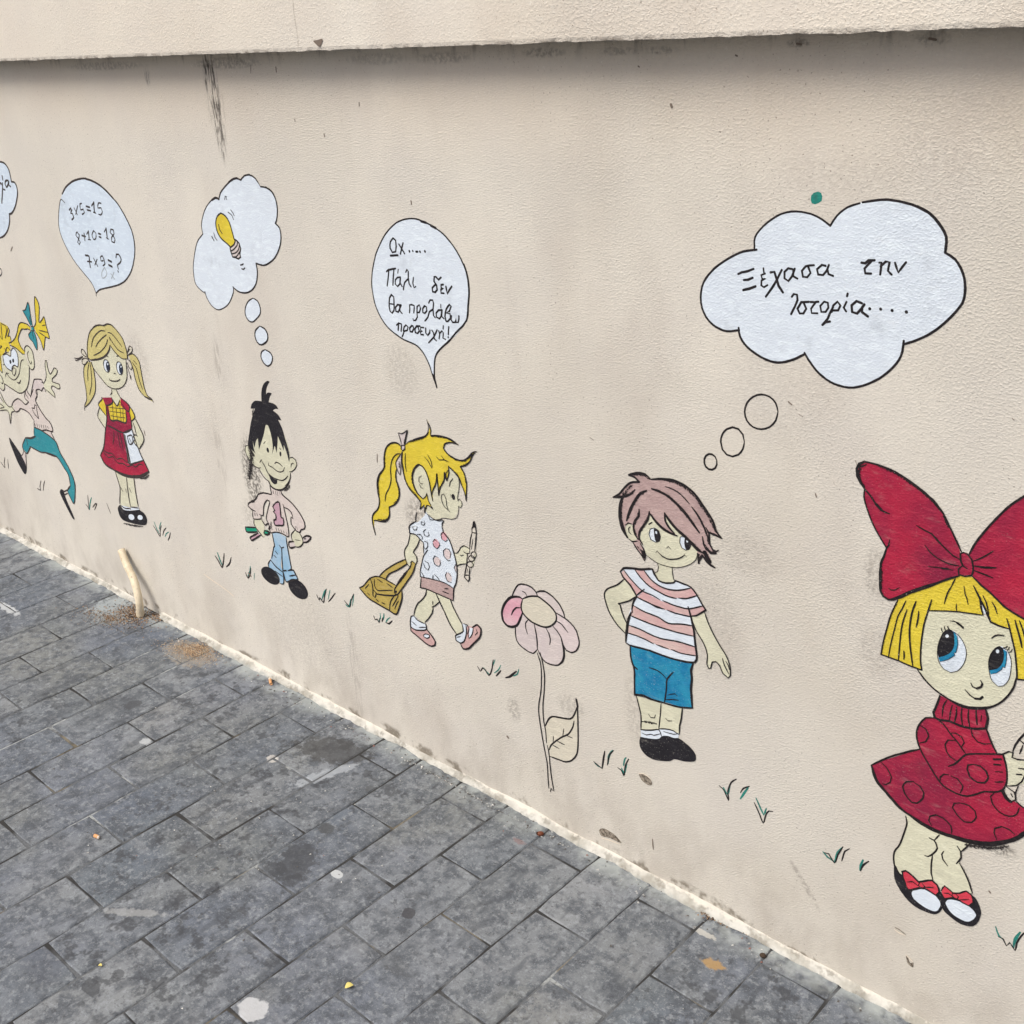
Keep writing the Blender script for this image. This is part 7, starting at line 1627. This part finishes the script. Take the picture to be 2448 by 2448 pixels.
blk = n.ramp(n.noise(1.3, 2, .5, off=(9, 9, 0)), .42, .60)
col = n.mix(n.math('MULTIPLY', n.ramp(n.noise(20, 5, .75, off=(6, 3, 0)), .53, .62, 0, .7), blk), col, srgb(62, 64, 68))
# scoured streaks running slantwise over the stones
st = n.noise(12, 5, .7, stretch=(.35, 2.2, 1), off=(1, 1, 0))
col = n.mix(n.ramp(st, .58, .72, 0, .25), col, srgb(156, 158, 160))
# pale cement wash near the wall
wash = n.math('MULTIPLY', n.ramp(n.math('ADD', P[1], n.math('MULTIPLY', n.noise(8, 5, .7), .09)), -.03, .035), n.ramp(n.noise(12, 5, .7, off=(7, 7, 0)), .42, .58, .1, 1))
col = n.mix(n.math('MULTIPLY', wash, .8), col, srgb(166, 172, 170))
mn = n.noise(55, 4, .7, off=(4, 4, 0))
nsoft = n.math('MULTIPLY_ADD', mn, 1.1, -.55); nhard = n.math('ADD', n.math('MULTIPLY_ADD', mn, .45, -.225), n.math('MULTIPLY_ADD', n.noise(14, 3, .6, off=(2, 2, 0)), .9, -.45))
for (x, y, rx, ry, tilt, stn, c_, hard) in PAVE_MARKS:
    d = n.math('ADD', blob(n, (x, y), (rx*1.6, ry*1.6), tilt, 'y'), nsoft if not hard else nhard)
    m = n.ramp(d, .40, .50 if hard else .62, 0, 1)
    col = n.mix(n.math('MULTIPLY', m, stn), col, srgb(*c_))
bh = n.math('ADD', n.math('MULTIPLY', n.noise(120, 5, .7), .6), n.math('MULTIPLY', n.noise(30, 4, .6), .9))
M['paver'] = n.done(col, .72, n.bump(bh, .55, .0022), .35)

n = NT('joint_mortar'); n.co = n.n('ShaderNodeNewGeometry').outputs['Position']
big = n.noise(4.5, 4, .7)
col = n.mix(n.ramp(big, .46, .54), srgb(60, 60, 60), srgb(104, 107, 110))
col = n.mix(n.ramp(big, .60, .64), col, srgb(160, 164, 164))
col = n.mix(n.ramp(n.noise(3.3, 4, .7, off=(3, 1, 0)), .58, .64, 0, .8), col, srgb(128, 120, 102))
col = n.mix(n.ramp(n.noise(140, 3, .6), .4, .7, 0, .45), col, srgb(70, 68, 66))
M['joint'] = n.done(col, .95, n.bump(n.noise(200, 4, .7), .8, .002), .1)

vs = [(-200, -200, -.0019), (200, -200, -.0019), (200, .25, -.0019), (-200, .25, -.0019)]
pav = link('pavement', vs, [(0, 1, 2, 3)], M['joint']); tag(pav, kind='structure')
BL, BW, GAP, TH = .255, .1335, .0024, .05
def stone_geo(L, W, seed, vs, fs, ox=0, oy=0, oz=0, tx=0, ty=0):
    r = random.Random(seed); hx, hy = W/2, L/2; ring = []
    for (ax, ay, bx, by, k) in ((-1, -1, 1, -1, 3), (1, -1, 1, 1, 5), (1, 1, -1, 1, 3), (-1, 1, -1, -1, 5)):
        for i in range(k):
            t = i/k; x = (ax+(bx-ax)*t)*hx; y = (ay+(by-ay)*t)*hy
            if i == 0: x -= math.copysign(.0016, x); y -= math.copysign(.0016, y)
            ring.append((x+r.uniform(-.0008, .0008), y+r.uniform(-.0008, .0008)))
    n_ = len(ring); b = len(vs); z = lambda x, y: oz+x*tx+y*ty
    for (x, y) in ring: vs.append((ox+x, oy+y, -TH))
    for (x, y) in ring: vs.append((ox+x, oy+y, z(x, y)-.0016-r.uniform(0, .001)))
    for (x, y) in ring: vs.append((ox+x*(1-.0034/W*1.6), oy+y*(1-.0034/L*1.6), z(x, y)))
    for i in range(n_):
        j = (i+1) % n_
        fs.append((b+i, b+j, b+n_+j, b+n_+i)); fs.append((b+n_+i, b+n_+j, b+2*n_+j, b+2*n_+i))
    fs.append(tuple(b+2*n_+i for i in range(n_)))
KX = [-2.66, -2.53, -2.393, -2.262, -2.125, -1.982, -1.835, -1.705, -1.572, -1.438, -1.318, -1.185, -1.056, -.926, -.793]
def edge(k):
    if k < 0: return KX[0]+k*.134
    if k >= len(KX): return KX[-1]+(k-len(KX)+1)*.130
    return KX[k]
variants = []
for i in range(7):
    vs = []; fs = []; stone_geo(BL-GAP, BW-GAP, 100+i, vs, fs)
    me = bpy.data.meshes.new('paving_stone'); me.from_pydata(vs, [], fs); me.update(); me.materials.append(M['paver']); variants.append(me)
fvs = []; ffs = []; rr = random.Random(3)
for k in range(-80, 50):
    x0, x1 = edge(k), edge(k+1); W = x1-x0; kk = max(-6, min(20, k))
    y0 = (1.06+.0045*kk if k % 2 == 0 else .933+.0035*kk+.255)-1.43
    while y0 < -.01: y0 += BL
    y = y0
    while y > -6.2:
        top = min(y, -.004); bot = y-BL; y -= BL
        L = top-bot
        if L < .03: continue
        near = -17 <= k <= 19 and bot > -1.30
        jz = rr.uniform(-.0008, .0008); tx = rr.uniform(-.006, .006); ty = rr.uniform(-.004, .004)
        cx = (x0+x1)/2+rr.uniform(-.0007, .0007); cy = (top+bot)/2+rr.uniform(-.0012, .0012)
        if near:
            o = bpy.data.objects.new('paving_stone', rr.choice(variants)); C.objects.link(o); o.parent = pav
            o.location = (cx, cy, jz); o.scale = ((W-GAP)/(BW-GAP), (L-GAP)/(BL-GAP), 1); o.rotation_euler = (ty, -tx, rr.uniform(-.004, .004))
        elif -60 < k < 40:
            b = len(fvs); a_, c_, d_, e_ = cx-W/2+GAP/2, cx+W/2-GAP/2, cy-L/2+GAP/2, cy+L/2-GAP/2
            fvs += [(a_, d_, -.02), (c_, d_, -.02), (c_, e_, -.02), (a_, e_, -.02), (a_, d_, jz), (c_, d_, jz), (c_, e_, jz), (a_, e_, jz)]
            ffs += [(b, b+1, b+5, b+4), (b+1, b+2, b+6, b+5), (b+2, b+3, b+7, b+6), (b+3, b, b+4, b+7), (b+4, b+5, b+6, b+7)]
tag(link('paving_stones', fvs, ffs, M['paver'], pav), kind='stuff')

# ------------------------------------------------------------------ pipe stub
n = NT('cream_pipe')
col = n.mix(n.ramp(n.noise(40, 4, .6), .4, .7), srgb(230, 216, 188), srgb(206, 190, 162))
col = n.mix(n.ramp(n.noise(90, 4, .7, off=(2, 0, 1)), .60, .70, 0, .7), col, srgb(150, 132, 108))
M['pipe'] = n.done(col, .55, n.bump(n.noise(120, 3), .4, .001), .4)
M['hollow_shade'] = NT('hollow_shade').done(srgb(60, 52, 46), .9)
PP = [Vector(p) for p in [(-2.9593, -0.014, 0.1747), (-2.9282, -0.022, 0.1417), (-2.8808, -0.032, 0.1054), (-2.8526, -0.043, 0.0558), (-2.8627, -0.0441, 0.0), (-2.8587, -0.0461, -0.02)]]
def tube(name, pts, r, mat, parent=None, seg=20, cap=True, squash=1):
    q = catmull3(pts, 12); vs = []; fs = []
    up = Vector((0, -1, 0))
    for i, p in enumerate(q):
        t = (q[min(i+1, len(q)-1)]-q[max(i-1, 0)]).normalized(); a = t.cross(up).normalized(); b = t.cross(a)
        rr_ = r(i/(len(q)-1)) if callable(r) else r
        for j in range(seg):
            f = 2*math.pi*j/seg; vs.append(tuple(p+a*math.cos(f)*rr_+b*math.sin(f)*rr_*squash))
    for i in range(len(q)-1):
        for j in range(seg): fs.append((i*seg+j, i*seg+(j+1) % seg, (i+1)*seg+(j+1) % seg, (i+1)*seg+j))
    if cap: fs.append(tuple(range(seg))); fs.append(tuple((len(q)-1)*seg+j for j in range(seg)))
    return link(name, vs, fs, mat, parent, True), q
def catmull3(P, k):
    out = []
    for i in range(len(P)-1):
        p0 = P[max(i-1, 0)]; p1 = P[i]; p2 = P[i+1]; p3 = P[min(i+2, len(P)-1)]
        for j in range(k):
            t = j/k; out.append(.5*((2*p1)+(p2-p0)*t+(2*p0-5*p1+4*p2-p3)*t*t+(3*p1-p0-3*p2+p3)*t*t*t))
    out.append(P[-1]); return out
pipe, q = tube('drain_pipe', PP, lambda t: .0116*(1+.03*math.sin(t*60)+.05*noise.noise(Vector((t*9, 1, 1)))), M['pipe'], squash=.92, cap=False)
pipe.data.polygons.foreach_set('use_smooth', [True]*len(pipe.data.polygons))
tag(pipe, 'short bent cream plastic pipe stub leaning against the foot of the wall', 'pipe')
tube('pipe_bore', [q[0]+(q[1]-q[0])*.6, q[1]], .0108, M['hollow_shade'], pipe)  # dark plug, its colour stands in for shade inside the open end
t0 = (q[1]-q[0]).normalized(); a0 = t0.cross(Vector((0, -1, 0))).normalized(); b0 = t0.cross(a0); vs = []; fs = []
for j in range(20):
    f = 2*math.pi*j/20; jag = t0*(-.0012*noise.noise(Vector((j*.8, 2, 2))))
    for rr_ in (.0118, .0094): vs.append(tuple(q[0]+jag+(a0*math.cos(f)+b0*math.sin(f)*.92)*rr_))
for j in range(20): k = (j+1) % 20; fs.append((2*j, 2*k, 2*k+1, 2*j+1))
link('pipe_rim', vs, fs, M['pipe'], pipe)

# ------------------------------------------------------------------ loose stuff on the pavement
def grains(name, spots, cols, label, cat):
    """crumbs: small irregular solids; one mesh per colour joined by material slots"""
    r = random.Random(hash(name) % 999 if False else len(name)*7); vs = []; fs = []; mi = []
    for (cx, cy, rx, ry, rot_, cnt, s0, s1, zh) in spots:
        for i in range(cnt):
            a = r.uniform(0, 2*math.pi); d = abs(r.gauss(0, .5))
            u, v = math.cos(a)*d*rx, math.sin(a)*d*ry
            x = cx+u*math.cos(rot_)-v*math.sin(rot_); y = cy+u*math.sin(rot_)+v*math.cos(rot_)
            if y > -.002: y = -.002-r.random()*.01
            s = r.uniform(s0, s1); z = .0004+s*.35+zh*max(0, 1-d*1.3)*r.random()
            b = len(vs); pts = []
            for (px_, py_, pz_) in ((1, 0, -.3), (-.4, .9, -.3), (-.5, -.8, -.3), (.2, .3, .8), (-.3, -.1, .6)):
                pts.append((x+s*(px_+r.uniform(-.3, .3)), y+s*(py_+r.uniform(-.3, .3)), z+s*.6*(pz_+r.uniform(-.2, .2))))
            vs += pts; F = [(b, b+1, b+3), (b+1, b+2, b+4), (b+2, b, b+4), (b, b+3, b+4), (b+1, b+4, b+3)]; fs += F
            mi += [r.randrange(len(cols))]*len(F)
    o = link(name, vs, fs, cols[0]);
    for c in cols[1:]: o.data.materials.append(c)
    o.data.polygons.foreach_set('material_index', mi); o.data.update()
    return tag(o, label, cat, kind='stuff')
G = [NT('sand_light').done(srgb(196, 176, 148), .95), NT('sand_dark').done(srgb(136, 112, 90), .95), NT('sand_mid').done(srgb(176, 150, 120), .95)]
D = [NT('soil_dark').done(srgb(70, 58, 48), .95), NT('soil_mid').done(srgb(112, 96, 84), .95), NT('soil_tan').done(srgb(160, 128, 92), .95), NT('soil_grey').done(srgb(150, 146, 140), .95)]
W = [NT('crumb_white').done(srgb(222, 220, 214), .9)]+[NT('crumb_grey').done(srgb(170, 170, 166), .9)]*6+[NT('crumb_dark').done(srgb(92, 88, 84), .9)]*6+[NT('crumb_brick').done(srgb(140, 100, 90), .9)]
grains('sand', [(-2.564524014830409, -0.06795938316981043, 0.12, 0.045, 0.2, 1300, 0.0009, 0.002, 0.003), (-2.5626882435781666, -0.039115581133313926, 0.07, 0.03, 0.2, 700, 0.0009, 0.002, 0.006)], G, 'low scatter of tan sand on the pavers beside the wall', 'sand')
grains('soil_crumbs', [(-2.8926999999999996, -0.0491, 0.09, 0.05, 0, 1900, 0.001, 0.003, 0.006), (-2.8127, -0.012, 0.05, 0.02, 0, 500, 0.001, 0.003, 0.005), (-2.9227, -0.1041, 0.16, 0.05, 0.2, 1300, 0.0008, 0.0022, 0.002), (-0.9191957370896798, -0.012, 0.05, 0.012, 0, 350, 0.0008, 0.0024, 0.004), (-0.8666383033455209, -0.006, 0.04, 0.008, 0, 150, 0.0008, 0.0022, 0.003)], D, 'dark and tan soil crumbs gathered round the foot of the pipe', 'dirt')
grains('plaster_crumbs', [(-1.6, -0.035, 1.7, 0.03, 0, 420, 0.0008, 0.003, 0), (-1.8, -0.4, 1.6, 0.7, 0, 160, 0.0008, 0.0028, 0)], W, 'tiny white and brick coloured crumbs strewn over the paving stones', 'debris')

def lump(name, loc, r3, mat, rotz=0, tilt=0, parent=None, n1=10, n2=7, pinch=0):
    vs = []; fs = []
    for i in range(n2+1):
        th = math.pi*i/n2
        for j in range(n1):
            ph = 2*math.pi*j/n1; k = 1+.08*noise.noise(Vector((i, j, len(name))))
            sx = math.cos(th); w_ = math.sin(th)*(1-pinch*max(0, sx))
            vs.append((r3[0]*sx*k, r3[1]*w_*math.cos(ph)*k, r3[2]*w_*math.sin(ph)*k))
    for i in range(n2):
        for j in range(n1): fs.append((i*n1+j, i*n1+(j+1) % n1, (i+1)*n1+(j+1) % n1, (i+1)*n1+j))
    o = link(name, vs, fs, mat, parent, True); o.location = loc; o.rotation_euler = (0, tilt, rotz); return o
B_OR = NT('filter_cork').done(srgb(214, 160, 112), .8); B_WH = NT('butt_paper').done(srgb(214, 200, 184), .8)
def butt(loc, rotz, ln, label):
    e = bpy.data.objects.new('cigarette_butt', None); C.objects.link(e); e.location = loc; e.rotation_euler = (0, 0, rotz); e.empty_display_size = .01
    tag(e, label, 'cigarette butt')
    tube('filter', [Vector((-ln/2, 0, .0042)), Vector((0, .0004, .0042)), Vector((ln*.3, 0, .0042))], .0039, B_OR, e, 14)
    tube('paper', [Vector((ln*.3, 0, .0042)), Vector((ln*.4, 0, .0041)), Vector((ln/2, .0006, .004))], .0036, B_WH, e, 14)
butt((-2.255, -0.028, 0.001), 2.6, .028, 'orange cigarette butt lying against the white filler at the foot of the wall')
butt((-2.0378, -0.6359, 0.001), .2, .014, 'short tan cigarette butt alone on the open paving away from the wall')
M['seed'] = NT('seed_shell').done(srgb(110, 62, 42), .5)
s_ = lump('fallen_seed', (-1.318, -0.0405, 0.005), (.0075, .0055, .005), M['seed'], .7); tag(s_, 'small brown round seed lying beside the wall filler below the flower', 'seed')
t_ = lump('seed_cap', (-.0065, 0, .001), (.002, .0035, .0035), NT('seed_cap').done(srgb(60, 40, 32), .8), 0, 0, s_)
M['petal'] = NT('yellow_leaf').done(srgb(214, 200, 120), .7)
for loc, rz, L_, lb in [((-1.3086, -0.5561, 0.001), 1.2, 0.016, 'pale yellow folded leaf on the paving near the bottom centre of the photo'), ((-1.6986, -0.8167, 0.001), 0.4, 0.008, 'tiny bright yellow leaf scrap on the paving at the bottom left')]:
    vs = []; fs = []; N = 8
    for i in range(N+1):
        t = i/N; w_ = .38*L_*math.sin(math.pi*t)**.8
        x = (t-.5)*L_; z = .0016+.12*L_*math.sin(math.pi*t)
        vs += [(x, -w_, z+w_*.5), (x, 0, z), (x, w_, z+w_*.5)]
    for i in range(N):
        a = i*3; fs += [(a, a+3, a+4, a+1), (a+1, a+4, a+5, a+2)]
    o = link('fallen_leaf', vs, fs, M['petal'], smooth=True); o.location = loc; o.rotation_euler = (0, 0, rz)
    tag(o, lb, 'leaf', 'small yellow leaves fallen on the paving')
pb = lump('pebble', (-0.7964, -0.039, 0.004), (.006, .005, .004), D[0], .3); tag(pb, 'small black pebble on the paver edge near the lower right of the wall', 'pebble')
